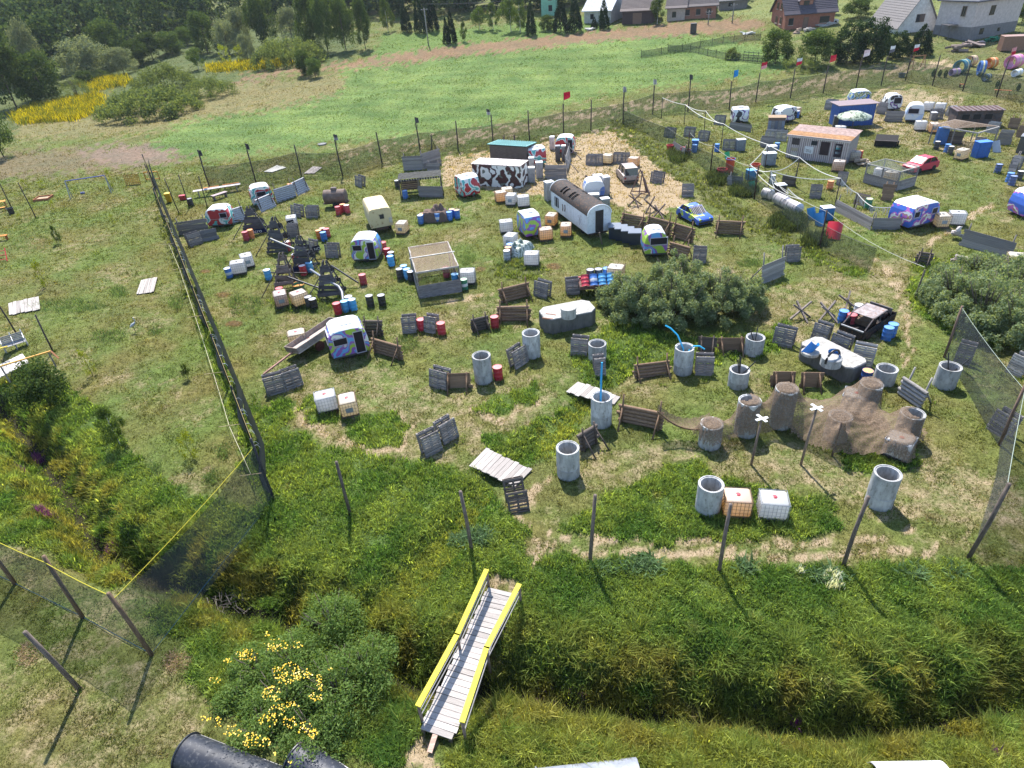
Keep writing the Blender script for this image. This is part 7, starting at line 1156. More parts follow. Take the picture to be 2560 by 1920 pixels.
for i, (c_, lb) in enumerate((('black', 'first black drum standing on the trailer'), ('black', 'second black drum standing on the trailer'), ('blue', 'blue drum standing on the trailer'))): drum('y2', 0, 0, c_, lb, loc=m + R @ Vector((-.75 + i * .62, .55, .80)))
ibc('y2', 0, 0, 1, 0, 'long', 'c', 'cream tank standing on the loaded trailer', loc=m + R @ Vector((1.15, .3, .80)))

def lettering(text, size, parent, col, loc, rot, scale=(1, 1, 1)):
    cu = bpy.data.curves.new('lettering', 'FONT'); cu.body = text; cu.size = size; cu.align_x = 'CENTER'; cu.align_y = 'CENTER'; cu.extrude = .004
    o = bpy.data.objects.new('tmp', cu); COL.objects.link(o); m = bpy.data.meshes.new_from_object(o); bpy.data.objects.remove(o); m.name = 'lettering'; m.materials.clear(); m.materials.append(PAINT); return obj('lettering', m, parent, col, loc, rot, scale)
# ------------------------------------------------------------------ dark timber towers, pipes and banners
def tower(bx, by, ax_, ay, w_, d_, rz, label, col=BLKW, n=5, banner=None):
    n += 2
    b = at('z4', bx, by); h = max(2.0, min(3.6, height_to(b, 'z4', bx, ay))); top = flat(*px('z4', ax_, ay), b.z + h); off = Matrix.Rotation(-rz, 3, 'Z') @ (top - b); off.z = h; off.y = max(-.4, min(.9, off.y)); off.x = max(-1.2, min(1.2, off.x))
    t = thing('timber_tower', label, 'timber tower', b, rz, 'dark timber towers'); leg = {}
    for sx in (-1, 1):
        for sy in (-1, 1): p, q = Vector((sx * w_ / 2, sy * d_ / 2, -.1)), off + Vector((sx * .12, sy * .12, 0)); leg[sx, sy] = (p, q); obj('leg', MB().beam(p, q, .11, .09).mesh('leg', WOOD), t, col)
    for sy in (-1, 1):
        for i in range(n):
            s = .1 + .75 * i / (n - 1) + random.uniform(-.04, .04)
            if sy == 1 and i % 3 == 1: continue
            p, q = leg[-1, sy][0].lerp(leg[-1, sy][1], s), leg[1, sy][0].lerp(leg[1, sy][1], s + random.uniform(-.05, .05)); e = (q - p).normalized() * .12; obj('board', MB().beam(p - e + Vector((0, sy * .07, 0)), q + e + Vector((0, sy * .07, 0)), .035, random.uniform(.22, .42)).mesh('board', WOOD), t, vary(col, .8, 1.6))
    for sx in (-1, 1):
        for s in (.12, .3, .5, .66): p, q = leg[sx, -1][0].lerp(leg[sx, -1][1], s), leg[sx, 1][0].lerp(leg[sx, 1][1], s); obj('board', MB().beam(p, q, .035, .16).mesh('board', WOOD), t, vary(col, .8, 1.6))
    for sx in (-1, 1): p = leg[sx, -1]; obj('brace', MB().tube([p[0].lerp(p[1], .65), p[0] + Vector((sx * .9, -.7, .1))], .04, 6).mesh('brace', BARK), t, tuple(c * .8 for c in col))
    if banner:
        bo = obj('banner', MB().box((0, 0, 0), (w_ * .95, .03, .42)).mesh('banner', CLOTH), t, (.01, .015, .06), leg[-1, -1][0].lerp(leg[1, -1][0], .5) + Vector((0, -.1, .42)), (-.15, 0, 0))
        lettering(banner, .46, bo, (.75, .75, .75), (.1, -.022, 0), (math.pi / 2, 0, 0), (1.15, 1, 1))
    return b, off, rz
tower(1035, 735, 960, 500, 2.4, 1.6, .18, 'dark timber tower with a navy banner reading micro', banner='micro'); tower(1265, 900, 1190, 600, 2.0, 1.9, -.1, 'tallest dark timber tower in the middle of the frames', n=6); tower(1500, 1075, 1425, 775, 1.8, 1.6, -.1, 'dark timber tower with banner and pipes left of the pallet', n=6, banner='o'); tower(1735, 1310, 1662, 1000, 1.9, 1.5, -.05, 'dark timber tower with a downpipe nearest the netted hut', n=6); tower(1310, 1250, 1262, 930, 1.7, 1.7, .1, 'weathered brown timber frame amid the dark towers', (.14, .115, .105), 4)
def zpt(x, y, h): return flat(*px('z4', x, y), h)
for i, (pts, r, c_, lb) in enumerate(([[(1320, 1150, 1.4), (1610, 1252, .9)], .075, (.02, .02, .025), 'black pipe from the weathered frame to the last tower'], [[(1725, 1045, 1.5), (1975, 1205, .35)], .075, (.02, .02, .025), 'black pipe slanting down to the red drum'], [[(1535, 1085, 1.3), (1620, 1140, 1.25), (1700, 1190, 1.2), (1795, 1240, 1.2), (1825, 1290, .95), (1835, 1365, .75)], .10, (.20, .21, .24), 'grey downpipe ending in the blue drum'], [[(1165, 800, 1.9), (1400, 900, 1.2)], .09, (.16, .17, .19), 'grey pipe between the two middle towers'], [[(1170, 1110, .6), (1500, 1115, .5)], .05, (.03, .03, .035), 'thin black pipe behind the light blue drum'], [[(1060, 610, 1.9), (1150, 760, .3)], .04, (.09, .09, .1), 'thin pole between the lettered tower and the tallest one'])):
    o = obj('pipe', smooth_sharp(MB().tube([zpt(*p) for p in pts], r, 8).mesh('pipe', PLAST), 60), None, c_); tag(o, lb, 'pipe', 'pipes between the towers')
for x, y, lb in ((1610, 935, 'small dark flag reading NO beside the pallet stand'), (1375, 690, 'small dark flag reading NO before the white labelled tank')):
    b = at('z4', x - 30, y + 40); t = thing('sign_flag', lb, 'sign flag', b + Vector((0, 0, .2)), .1); obj('staff', MB().tube([(0, 0, -.3), (0, 0, .95)], .02, 5).mesh('staff', WOOD), t, DKW); obj('cloth', MB().box((.36, 0, .62), (.7, .02, .5)).mesh('cloth', CLOTH), t, (.02, .02, .035), rot=(0, -.12, 0))
    lettering('NO', .36, t, (.6, .6, .6), (.36, -.02, .62), (math.pi / 2, -.12, 0))

# ------------------------------------------------------------------ huts, hides, mounds
def hut():
    m, rz, w_, d_ = frame3('z5', (262, 1340), (408, 1570), (787, 1515)); d_ = min(5.5, d_); t = thing('netted_hut', 'grey board hut frame roofed with brown netting', 'hut', m, rz); h = 2.1; P = [(-w_ / 2, -d_ / 2), (w_ / 2, -d_ / 2), (w_ / 2, d_ / 2), (-w_ / 2, d_ / 2)]
    for x, y in P + [(-w_ / 2, 0), (w_ / 2, 0)]: obj('post', MB().box((x, y, h / 2), (.11, .11, h)).mesh('post', WOOD), t, GREYW)
    for i in range(4): obj('plank', MB().box((0, -d_ / 2 - .07, .15 + i * .27), (w_ + .1, .03, .26)).mesh('plank', WOOD), t, (.25, .235, .24), rot=(0, random.gauss(0, .006), 0))
    for sx in (-1, 1):
        for i in range(3): obj('plank', MB().box((sx * (w_ / 2 + .07), -d_ * .1, .15 + i * .27), (.03, d_ * .8, .25)).mesh('plank', WOOD), t, GREYW)
    for (x1, y1), (x2, y2) in zip(P, P[1:] + P[:1]): obj('top_beam', MB().beam((x1, y1, h + .05), (x2, y2, h + .05), .1, .12).mesh('top_beam', WOOD), t, LG)
    obj('top_beam', MB().beam((-w_ / 2 - .2, .2, h + .13), (w_ / 2 + .2, .2, h + .13), .12, .05).mesh('top_beam', WOOD), t, (.6, .58, .54)); b = MB(); n = 14; vs = [(-w_ / 2 + w_ * i / n, -d_ / 2 + d_ * j / n, h + .12 - .22 * math.sin(math.pi * i / n) * abs(math.sin(2 * math.pi * j / n)) + random.uniform(-.02, .02)) for i in range(n + 1) for j in range(n + 1)]
    b.add(vs, [(i * (n + 1) + j, (i + 1) * (n + 1) + j, (i + 1) * (n + 1) + j + 1, i * (n + 1) + j + 1) for i in range(n) for j in range(n)]); obj('roof_net', b.mesh('roof_net', NETC, True), t); fr = MB(); fr.add([(x, -d_ / 2 - .03, z) for x, z in ((-w_ / 2, h), (w_ / 2, h), (w_ / 2, h - .55), (w_ * .3, h - .35), (-w_ * .1, h - .28), (-w_ * .38, h - .4), (-w_ / 2, h - .8))], [tuple(range(7))]); obj('front_net', fr.mesh('front_net', NETC), t)
    for nm, x, y, c_ in (('drum_inside', .3, .2, 'red'), ('drum_inside', .45, -.4, 'lblue')): drum('z5', 0, 0, c_, {'red': 'red drum inside the netted hut', 'lblue': 'light blue drum inside the netted hut'}[c_], loc=m + Matrix.Rotation(rz, 3, 'Z') @ Vector((w_ * x, d_ * y * .5, 0)))
hut()
def hide():
    m, rz, w_, d_ = frame3('z5', (195, 590), (235, 650), (612, 610), None, 2.3); t = thing('roofed_hide', 'open hide under a ragged black roof', 'hide', m, rz); h = 2.0
    for x in (-w_ / 2, -.2, w_ / 2):
        for y in (-d_ / 2, d_ / 2): obj('post', MB().box((x, y, h / 2), (.12, .12, h)).mesh('post', WOOD), t, DKW)
    r = MB(); n, k = 26, 8; vs = [(-w_ / 2 - .1 + (w_ + .2) * i / n, -d_ / 2 - .1 + (d_ + .2) * j / k, h + .08 + random.uniform(-.05, .05)) for i in range(n + 1) for j in range(k + 1)]; r.add(vs, [(i * (k + 1) + j, (i + 1) * (k + 1) + j, (i + 1) * (k + 1) + j + 1, i * (k + 1) + j + 1) for i in range(n) for j in range(k)]); ro = obj('roof', r.mesh('roof', CLOTH), t, (.075, .075, .07))
    for i in range(16): obj('rag', MB().add([(0, 0, 0), (.22, 0, 0), (.12, -.03, -random.uniform(.15, .5))], [(0, 1, 2)]).mesh('rag', CLOTH), ro, (.03, .03, .03), (-w_ / 2 + w_ * i / 16, -d_ / 2 - .12, h + .06))
    obj('front_beam', MB().beam((-w_ / 2, -d_ / 2 - .08, h - .05), (w_ / 2, -d_ / 2 - .08, h - .05), .06, .1).mesh('front_beam', WOOD), t, (.3, .28, .27))
    for i in range(5): obj('plank', MB().box((-w_ * .27, d_ / 2 - .05, .3 + i * .22), (w_ * .42, .03, .2)).mesh('plank', WOOD), t, (.13, .085, .075))
hide()
def mound(name, v, A, B, w_, d_, h, mat, col, label, seed, cat='cover'):
    a, b = at(v, *A), at(v, *B); m = (a + b) / 2; t = thing(name, label, cat, m, ang(a, b)); r = random.Random(seed); n, k = 34, 24; bl = [(r.uniform(-.3, .3) * w_, r.uniform(-.25, .25) * d_, r.uniform(.5, 1) * h, r.uniform(.3, .5)) for _ in range(5)]; vs = []
    for i in range(n + 1):
        for j in range(k + 1):
            x, y = (i / n - .5) * w_, (j / k - .5) * d_; e = max(abs(i / n - .5), abs(j / k - .5)) * 2; z = max(q * math.exp(-((x - p) ** 2 + (y - s) ** 2) / (g * w_ * .5) ** 2) for p, s, q, g in bl); z = max(z, h * .55) * (1 - max(0, (e - .72) / .28) ** 2); vs.append((x * (1 - .12 * z / h) + r.uniform(-.03, .03), y * (1 - .12 * z / h), max(0, z) + r.uniform(-.03, .03)))
    b_ = MB().add(vs, [(i * (k + 1) + j, (i + 1) * (k + 1) + j, (i + 1) * (k + 1) + j + 1, i * (k + 1) + j + 1) for i in range(n) for j in range(k)]); obj('cover', smooth_sharp(b_.mesh('cover', mat), 50), t, col); return t
mound('tarp_mound', 'z5', (430, 850), (665, 840), 2.9, 1.8, 1.75, CLOTH, (.17, .12, .10), 'brown tarpaulin heap ringed by blue drums', 5); mound('net_mound', 'z5', (1250, 1190), (1385, 1090), 2.7, 1.7, 1.3, camo('frost_net', [(0, (.12, .16, .12)), (.45, (.5, .54, .5)), (.52, (.25, .3, .25)), (.58, (.6, .63, .6))], 3.5), None, 'pale frost coloured netting heap beside the bow tie caravan', 9)
def tanker():
    m, rz, w_, d_ = frame3('z4', (1640, 500), (1660, 530), (1870, 515), 2.6, 1.5); t = thing('tank_trailer', 'small brown tank trailer with a hatch on top', 'tank trailer', m, rz)
    obj('tank', smooth_sharp(MB().lathe([(.001, -1.25), (.5, -1.25), (.72, -1.15), (.72, 1.15), (.5, 1.25), (.001, 1.25)], 22, Matrix.Translation((0, 0, 1.15)) @ Matrix.Rotation(math.pi / 2, 4, 'Y')).mesh('tank', RUST), 40), t, (.17, .13, .11)); obj('hatch', MB().box((0, 0, 1.98), (.6, .45, .28), None, .05).mesh('hatch', RUST), t, (.16, .13, .12)); obj('chassis', MB().box((0, 0, .5), (2.7, .8, .14)).mesh('chassis', RUST), t, (.06, .04, .04))
    for sy in (-1, 1): obj('wheel', smooth_sharp(MB().lathe([(.001, -.08), (.3, -.08), (.33, 0), (.3, .08), (.001, .08)], 14, Matrix.Rotation(math.pi / 2, 4, 'X')).mesh('wheel', DARK)), t, (.02, .02, .02), (0, sy * .6, .33))
tanker()
def pen():
    m, rz, w_, d_ = frame3('z7', (758, 1085), (1030, 1170), (1195, 1125)); t = thing('board_pen', 'grey board pen hung with pale netting beside the red car', 'pen', m, rz); h = 1.9
    for x, y in ((-1, -1), (1, -1), (1, 1), (-1, 1), (-1, 0)): obj('post', MB().box((x * w_ / 2, y * d_ / 2, h / 2), (.1, .1, h)).mesh('post', WOOD), t, GREYW)
    for i in range(5): obj('plank', MB().box((0, -d_ / 2 - .06, .12 + i * .2), (w_, .03, .19)).mesh('plank', WOOD), t, GREYW); obj('plank', MB().box((-w_ / 2 - .06, 0, .12 + i * .2), (.03, d_, .19)).mesh('plank', WOOD), t, GREYW)
    for a, b in (((-1, -1), (1, -1)), ((1, -1), (1, 1)), ((1, 1), (-1, 1)), ((-1, 1), (-1, -1))): obj('top_beam', MB().beam((a[0] * w_ / 2, a[1] * d_ / 2, h), (b[0] * w_ / 2, b[1] * d_ / 2, h), .08, .08).mesh('top_beam', WOOD), t, LG)
    n = MB(); n.add([(-w_ / 2, -d_ / 2, h), (w_ / 2, -d_ / 2, h), (w_ / 2, -d_ / 2, 1.1), (0, -d_ / 2 - .02, 1.35), (-w_ / 2, -d_ / 2, 1.0), (-w_ / 2, d_ / 2, h), (-w_ / 2 - .02, 0, 1.1), (-w_ / 2, d_ / 2, 1.0)], [(0, 4, 3, 2, 1), (0, 5, 7, 6, 4)]); obj('net', n.mesh('net', netmat('pale_net', (.3, .3, .32), .35, alpha_noise=.2)), t)
    n = MB().add([(-w_ / 2, -d_ / 2, h + .05), (w_ * .1, -d_ / 2 + .2, h - .15), (w_ / 2, d_ / 2, h + .05), (-w_ / 2, d_ / 2, h + .05)], [(0, 1, 2, 3)]); obj('roof_net', n.mesh('roof_net', NETG), t)
pen()
def timber_frame():
    m, rz, w_, d_ = frame3('z7', (1480, 690), (1730, 810), (1925, 750)); t = thing('pergola', 'open grey timber frame with brown netting on its roof', 'pergola', m, rz); h = 2.0
    for x in (-1, 1):
        for y in (-1, 0, 1): obj('post', MB().box((x * w_ / 2, y * d_ / 2, h / 2), (.1, .1, h)).mesh('post', WOOD), t, GREYW)
    for a, b in (((-1, -1), (1, -1)), ((1, -1), (1, 1)), ((1, 1), (-1, 1)), ((-1, 1), (-1, -1)), ((-1, 0), (1, 0))): obj('top_beam', MB().beam((a[0] * w_ / 2, a[1] * d_ / 2, h), (b[0] * w_ / 2, b[1] * d_ / 2, h), .12, .12).mesh('top_beam', WOOD), t, LG)
    n = MB().add([(-w_ / 2, 0, h + .1), (w_ / 2, -d_ / 2, h + .1), (w_ / 2, d_ / 2, h + .1), (-w_ / 2 + .3, d_ / 2, h + .1), (0, .1, h + .5)], [(0, 1, 4), (1, 2, 4), (2, 3, 4), (3, 0, 4)]); obj('roof_net', n.mesh('roof_net', NETC), t)
timber_frame()
def parasol():
    b = at('z7', 620, 620); t = thing('parasol', 'round parasol covered in camouflage cloth', 'parasol', b); obj('pole', MB().tube([(0, 0, 0), (0, 0, 2.3)], .05, 8).mesh('pole', WOOD), t, DKW); m = MB(); n = 24; vs = [(0, 0, 2.45)]
    for k, (r, z) in enumerate(((.7, 2.35), (1.4, 2.1), (1.95, 1.85), (2.0, 1.65))): vs += [((r + (.08 * math.sin(5 * i) if k > 1 else 0)) * math.cos(6.283 * i / n), r * math.sin(6.283 * i / n), z + .06 * math.sin(3 * i)) for i in range(n)]
    m.add(vs, [(0, 1 + i, 1 + (i + 1) % n) for i in range(n)] + [(1 + k * n + i, 1 + k * n + n + i, 1 + k * n + n + (i + 1) % n, 1 + k * n + (i + 1) % n) for k in range(3) for i in range(n)]); obj('canopy', m.mesh('canopy', camo('camo_parasol', [(0, (.06, .09, .05)), (.42, (.38, .42, .30)), (.52, (.12, .16, .09)), (.58, (.42, .45, .36))], 2.2), True), t)
parasol()

# ------------------------------------------------------------------ vehicles
def car(v, A, B, label, col, mat=PAINT, L_=4.0, W_=1.65, H=1.42, hood=1.15, trunk=.55, screen=None, wheels=True, van=False, name='car', glass=GLASS):
    """A rear, B front point of the near side on the ground"""
    a, b = at(v, *A), at(v, *B); rz = ang(a, b); m = (a + b) / 2; n = Vector((-math.sin(rz), math.cos(rz), 0)); n = n if n.y > 0 else -n; m = m + n * W_ / 2; m.z = tz(m.x, m.y); t = thing(name, label, 'car', m, rz); x0, x1 = -L_ / 2, L_ / 2; xh = x1 - hood; xt = x0 + trunk; zb = .92 if not van else 1.0
    low = [(x0 + .05, .25), (x1 - .05, .25), (x1, .45), (x1 - .03, .66), (x1 - .15, .76), (xh, zb), (xt, zb + .02), (x0 + .08, zb - .02), (x0, .6)]; cz = .6
    def loft(poly, w0, w1, ins):
        k = len(poly); cx = sum(p[0] for p in poly) / k; c2 = sum(p[1] for p in poly) / k; inn = [(cx + (x - cx) * (1 - ins), c2 + (z - c2) * (1 - ins)) for x, z in poly]; rings = [(inn, -w0), (poly, -w1), (poly, w1), (inn, w0)]; bb = MB()
        for q, y in rings: bb.add([(x, y, z) for x, z in q], [])
        return bb.add([], []) if False else bb, [tuple(range(k)), tuple(range(4 * k - 1, 3 * k - 1, -1))] + [(r * k + i, (r + 1) * k + i, (r + 1) * k + (i + 1) % k, r * k + (i + 1) % k) for r in range(3) for i in range(k)]
    bb, f = loft(low, W_ / 2, W_ / 2 - .08, .04); bb.f = f; obj('body', smooth_sharp(bb.mesh('body', mat), 35), t, col)
    cab = [(xh + .05, zb - .03), (xh - (.62 if not van else .75), H - .04), (xt + (.32 if not van else .1), H - .04), (xt - .12 if not van else x0 + .1, zb - .03)][::1]; cab = cab[::-1] if False else [cab[3], cab[0], cab[1], cab[2]]
    bb, f = loft(cab, W_ / 2 - .16, W_ / 2 - .10, .03); bb.f = f; obj('glazing', bb.mesh('glazing', glass), t, (.02, .02, .025))
    rf = [(cab[2][0] + .08, H - .05), (cab[2][0] - .05, H), (cab[3][0] + .1, H), (cab[3][0] - .08, H - .05)]; bb, f = loft(rf[::-1], W_ / 2 - .2, W_ / 2 - .14, .0); bb.f = f; obj('roof', smooth_sharp(bb.mesh('roof', mat), 40), t, col)
    for sy in (-1, 1):
        y = sy * (W_ / 2 - .11)
        for p, q in ((cab[1], cab[2]), (cab[0], cab[3])): obj('pillar', MB().beam((p[0], y, p[1]), (q[0], y * .95, q[1]), .06, .08).mesh('pillar', mat), t, col)
        mx = (cab[1][0] + cab[0][0]) / 2; obj('pillar', MB().beam((mx, y, zb), (mx - .05, y * .96, H - .04), .05, .09).mesh('pillar', mat), t, col)
        obj('headlight', MB().box((x1 - .06, sy * (W_ / 2 - .3), .62), (.08, .34, .14), None, .02).mesh('headlight', GLASS), t); obj('tail_light', MB().box((x0 + .03, sy * (W_ / 2 - .18), .74), (.06, .18, .2), None, .02).mesh('tail_light', PAINT), t, (.25, .01, .01))
    for nm, x in (('bumper', x1), ('bumper', x0)): obj(nm, MB().box((x, 0, .42), (.1, W_ - .12, .18), None, .04).mesh(nm, PLAST), t, (.03, .03, .03))
    if wheels:
        for sx in (x0 + .72, x1 - .75):
            for sy in (-1, 1): wh = obj('wheel', smooth_sharp(MB().lathe([(.18, -.09), (.28, -.09), (.3, -.05), (.3, .05), (.28, .09), (.18, .09)], 16, Matrix.Rotation(math.pi / 2, 4, 'X')).mesh('wheel', DARK)), t, (.02, .02, .02), (sx, sy * (W_ / 2 - .08), .29)); obj('rim', MB().lathe([(.001, -.07), (.18, -.07), (.18, .07), (.001, .07)], 12, Matrix.Rotation(math.pi / 2, 4, 'X')).mesh('rim', METAL), wh, (.3, .3, .32))
    if screen:
        p, q = cab[1], cab[2]; d = Vector((q[0] - p[0], 0, q[1] - p[1])); nn = Vector((-d.z, 0, d.x)).normalized() * -1; nn = nn if nn.z > 0 else -nn; o = (Vector((p[0], 0, p[1])) + Vector((q[0], 0, q[1]))) / 2 + nn * .09; R = Matrix((d.normalized(), Vector((0, 1, 0)), d.normalized().cross(Vector((0, 1, 0))))).transposed()
        if screen == 'white': obj('windscreen_cover', MB().box(o, (d.length, W_ - .34, .02), R).mesh('windscreen_cover', PAINT), t, (.74, .74, .74))
        else:
            for i in range(8): obj('slat', MB().box(o + Vector((0, (i - 3.5) * .17, .02)), (d.length + .15, .09, .03), R).mesh('slat', WOOD), t, (.45, .4, .38))
    return t
car('z6', (790, 825), (950, 905), 'blue car with lime blotches and slats over its windscreen', (.05, .13, .52), CAMO_CAR, 3.7, 1.65, 1.38, 1.15, .55, 'slats')
car('z7', (1410, 975), (1205, 1020), 'red hatchback with a white covered windscreen', (.50, .035, .07), PAINT, 3.5, 1.6, 1.38, 1.0, .35, 'white')
car('z6', (290, 530), (215, 440), 'brownish silver minivan with dark windows in the straw', (.30, .25, .23), METAL, 3.9, 1.7, 1.8, .95, .15, van=True, name='minivan'); car('z3', (935, 160), (990, 152), 'silver car parked by the brick house', (.45, .48, .52), PAINT, 4.0, 1.7, 1.45, 1.1, .5)
def burnt():
    a, b, c, d = at('y3', 990, 590), at('y3', 1250, 420), at('y3', 835, 520), at('y3', 1110, 370); ax = (b - a); ax.z = 0; L_ = 4.0; u = ax.normalized(); n = Vector((-u.y, u.x, 0)); W_ = 1.65; m = a + u * L_ / 2 + n * W_ / 2; m.z = tz(m.x, m.y); t = thing('car_wreck', 'burnt out black car shell with a bare grey roof', 'car wreck', m, math.atan2(u.y, u.x)); K_ = (.03, .028, .03); h = 1.3
    low = MB()
    for sy in (-1, 1): low.box((0, sy * (W_ / 2 - .04), .5), (L_ - .1, .08, .6), None, .03)
    low.box((-L_ / 2 + .1, 0, .45), (.1, W_ - .1, .5), None, .03); low.box((L_ / 2 - .1, 0, .5), (.1, W_ - .1, .55), None, .03); low.box((0, 0, .25), (L_ - .2, W_ - .2, .06)); obj('body', low.mesh('body', RUST), t, K_)
    obj('roof', MB().box((-.05, 0, h), (1.75, W_ - .3, .05), None, .02).mesh('roof', RUST), t, (.30, .26, .26))
    for sy in (-1, 1):
        y = sy * (W_ / 2 - .12)
        for p, q in (((-1.75, .75), (-.9, h)), ((.75, h), (1.4, .8)), ((-.05, .8), (-.05, h)), ((-.9, h), (.75, h))): obj('pillar', MB().beam((p[0], y, p[1]), (q[0], y * .96, q[1]), .07, .07).mesh('pillar', RUST), t, (.07, .065, .07))
    obj('tailgate', MB().box((1.35, 0, 1.05), (.1, W_ - .2, .35)).mesh('tailgate', RUST), t, (.12, .11, .11)); obj('front_panel', MB().box((-L_ / 2 + .05, 0, .75), (.08, W_ - .2, .08)).mesh('front_panel', METAL), t, (.4, .4, .42)); obj('seat_frame', MB().box((-.1, .1, .55), (.9, 1.0, .35)).mesh('seat_frame', RUST), t, (.12, .08, .05)); obj('engine', MB().box((1.5, 0, .55), (.6, .8, .4), None, .08).mesh('engine', RUST), t, (.06, .05, .05))
    for sx in (-1.25, 1.3):
        for sy in (-1, 1): obj('wheel', smooth_sharp(MB().lathe([(.001, -.08), (.24, -.08), (.26, 0), (.24, .08), (.001, .08)], 14, Matrix.Rotation(math.pi / 2, 4, 'X')).mesh('wheel', RUST)), t, (.05, .04, .035), (sx, sy * (W_ / 2 - .05), .26))
burnt()

# ------------------------------------------------------------------ obstacles of crossed beams, trestle
for i, (v, x, y, s, a, lb) in enumerate([('z6', 395, 715, 1.0, .2, 'crossed beam obstacle below the trestle'), ('z6', 540, 770, 1.1, .7, 'crossed beam obstacle left of the blue car'), ('z6', 615, 825, 1.0, .3, 'crossed beam obstacle nearest the log row'), ('z5', 1970, 520, .9, .5, 'crossed beam obstacle behind the freezers'), ('y3', 535, 400, .95, .1, 'crossed log obstacle nearer the willow thicket'), ('y3', 730, 405, .95, .4, 'crossed log obstacle left of the blue drum'), ('y3', 880, 330, .9, .9, 'crossed log obstacle behind the blue drum')]):
    t = thing('beam_obstacle', lb, 'obstacle', at(v, x, y), a, 'crossed beam obstacles')
    for p, q in (((-.75, 0, .02), (.7, .15, 1.15)), ((.7, -.1, .02), (-.65, .1, 1.1)), ((.05, -.85, .05), (-.05, .75, 1.0))): obj('beam', MB().beam(Vector(p) * s, Vector(q) * s, .11, .11).mesh('beam', WOOD), t, (.14, .105, .095) if i < 4 else (.24, .2, .18))
t = thing('trestle', 'tall brown timber trestle beside the minivan', 'trestle', at('z6', 455, 620), .1)
for p, q in (((-.9, .9, 0), (-.1, .5, 2.4)), ((-.5, -.6, 0), (.1, .3, 2.4)), ((.9, .0, 0), (-.05, .6, 2.5)), ((.75, -.4, 0), (0, .4, 2.4)), ((-.8, .7, .3), (.8, .1, .3)), ((-.45, -.5, .35), (.85, -.3, .35))): obj('beam', MB().beam(p, q, .1, .1).mesh('beam', WOOD), t, (.19, .12, .10))
for i in range(3): obj('board', MB().beam((.55 + .1 * i, .0 + .12 * i, .3), (.25 + .05 * i, .25 + .1 * i, 1.6), .04, .2).mesh('board', WOOD), t, (.14, .09, .08))
t = thing('timber_trestle', 'dark pallet wedge on the path above the footbridge', 'pallets', at('W', 1122, 1105), .15, 'pallet barricades'); t.scale = (1, 1, .82); pallet_parts(t, 1.0, DKW, -.42, -.1, n=7); pallet_parts(t, 1.0, DKW, -.42, .95, True, n=7)
# ------------------------------------------------------------------ roped corner of the other field
def rope_web():
    tops = {}; t = thing('rope_web', 'white ropes strung between dark poles in the other field', 'rope web')
    for k, (v, x, y, h) in {'a': ('z3', 25, 800, 2.6), 'b': ('z3', 155, 835, 2.4), 'c': ('z3', 262, 955, 2.9), 'd': ('z3', 545, 1085, 2.6), 'e': ('z3', 735, 1205, 3.0), 'f': ('z3', 432, 1195, 2.2), 'g': ('z3', 558, 1270, 2.6), 'h': ('z7', 470, 1300, 2.5), 'i': ('z6', 1665, 680, 1.3), 'j': ('z6', 1790, 720, 1.2), 'k': ('z7', 160, 1360, 1.1), 'l': ('z7', 10, 1300, 1.6), 'm': ('z3', -120, 760, 2.8), 'n': ('z7', 790, 1440, 1.2), 'o': ('z7', 1060, 1450, 1.4), 'p': ('z7', 640, 1350, 1.6)}.items():
        b = at(v, x, y); tops[k] = b + Vector((0, 0, h))
        if k in 'abcdefghmp': obj('pole', post_mesh(h, .055), t, (.09, .075, .07), b)
    for a, b, s in (('m', 'a', .3), ('a', 'b', .5), ('b', 'c', .8), ('a', 'c', .9), ('c', 'd', .5), ('d', 'f', .3), ('f', 'g', .7), ('g', 'e', .9), ('e', 'd', .4), ('e', 'h', .7), ('g', 'h', .8), ('g', 'i', .5), ('g', 'j', .7), ('f', 'i', .5), ('j', 'l', .3), ('l', 'k', .3), ('i', 'k', .3), ('h', 'p', .4), ('p', 'n', .3), ('n', 'o', .25)):
        obj('rope', rope_mesh([tops[a], tops[b]], .042, s / 2.2, 10), t, (.55, .54, .5))
    fr = MB(); r = random.Random(8)
    for a, b in (('h', 'p'), ('p', 'n'), ('n', 'o')):
        for i in range(14): s = r.random(); p = tops[a].lerp(tops[b], s) - Vector((0, 0, .5 * s * (1 - s))); fr.tube([p, p - Vector((r.uniform(-.06, .06), 0, r.uniform(.3, .7)))], .022, 4)
    obj('fringe', fr.mesh('fringe', ROPE), t, (.6, .6, .57))
rope_web()
def tub(v, x, y, r0, r1, h, col, label, rim=None, inside=(.02, .02, .02), up=None):
    p = at(v, x, y, h); t = thing('tub', label, 'tub', p, 0, 'plastic tubs'); obj('wall', smooth_sharp(MB().lathe([(.001, .02), (r0, 0), (r1, h), (r1 - .03, h), (r0 - .03, .06), (.001, .05)], 20).mesh('wall', PLAST), 40), t, col); obj('rim', MB().lathe([(r1 - .02, h - .06), (r1 + .05, h - .06), (r1 + .05, h), (r1 - .02, h), (r1 - .02, h - .06)], 20).mesh('rim', PLAST), t, rim or col); obj('inside', MB().lathe([(.001, h * .6), (r1 - .06, h * .6 + .01), (.001, h * .6 + .02)], 16).mesh('inside', DARK), t, inside)
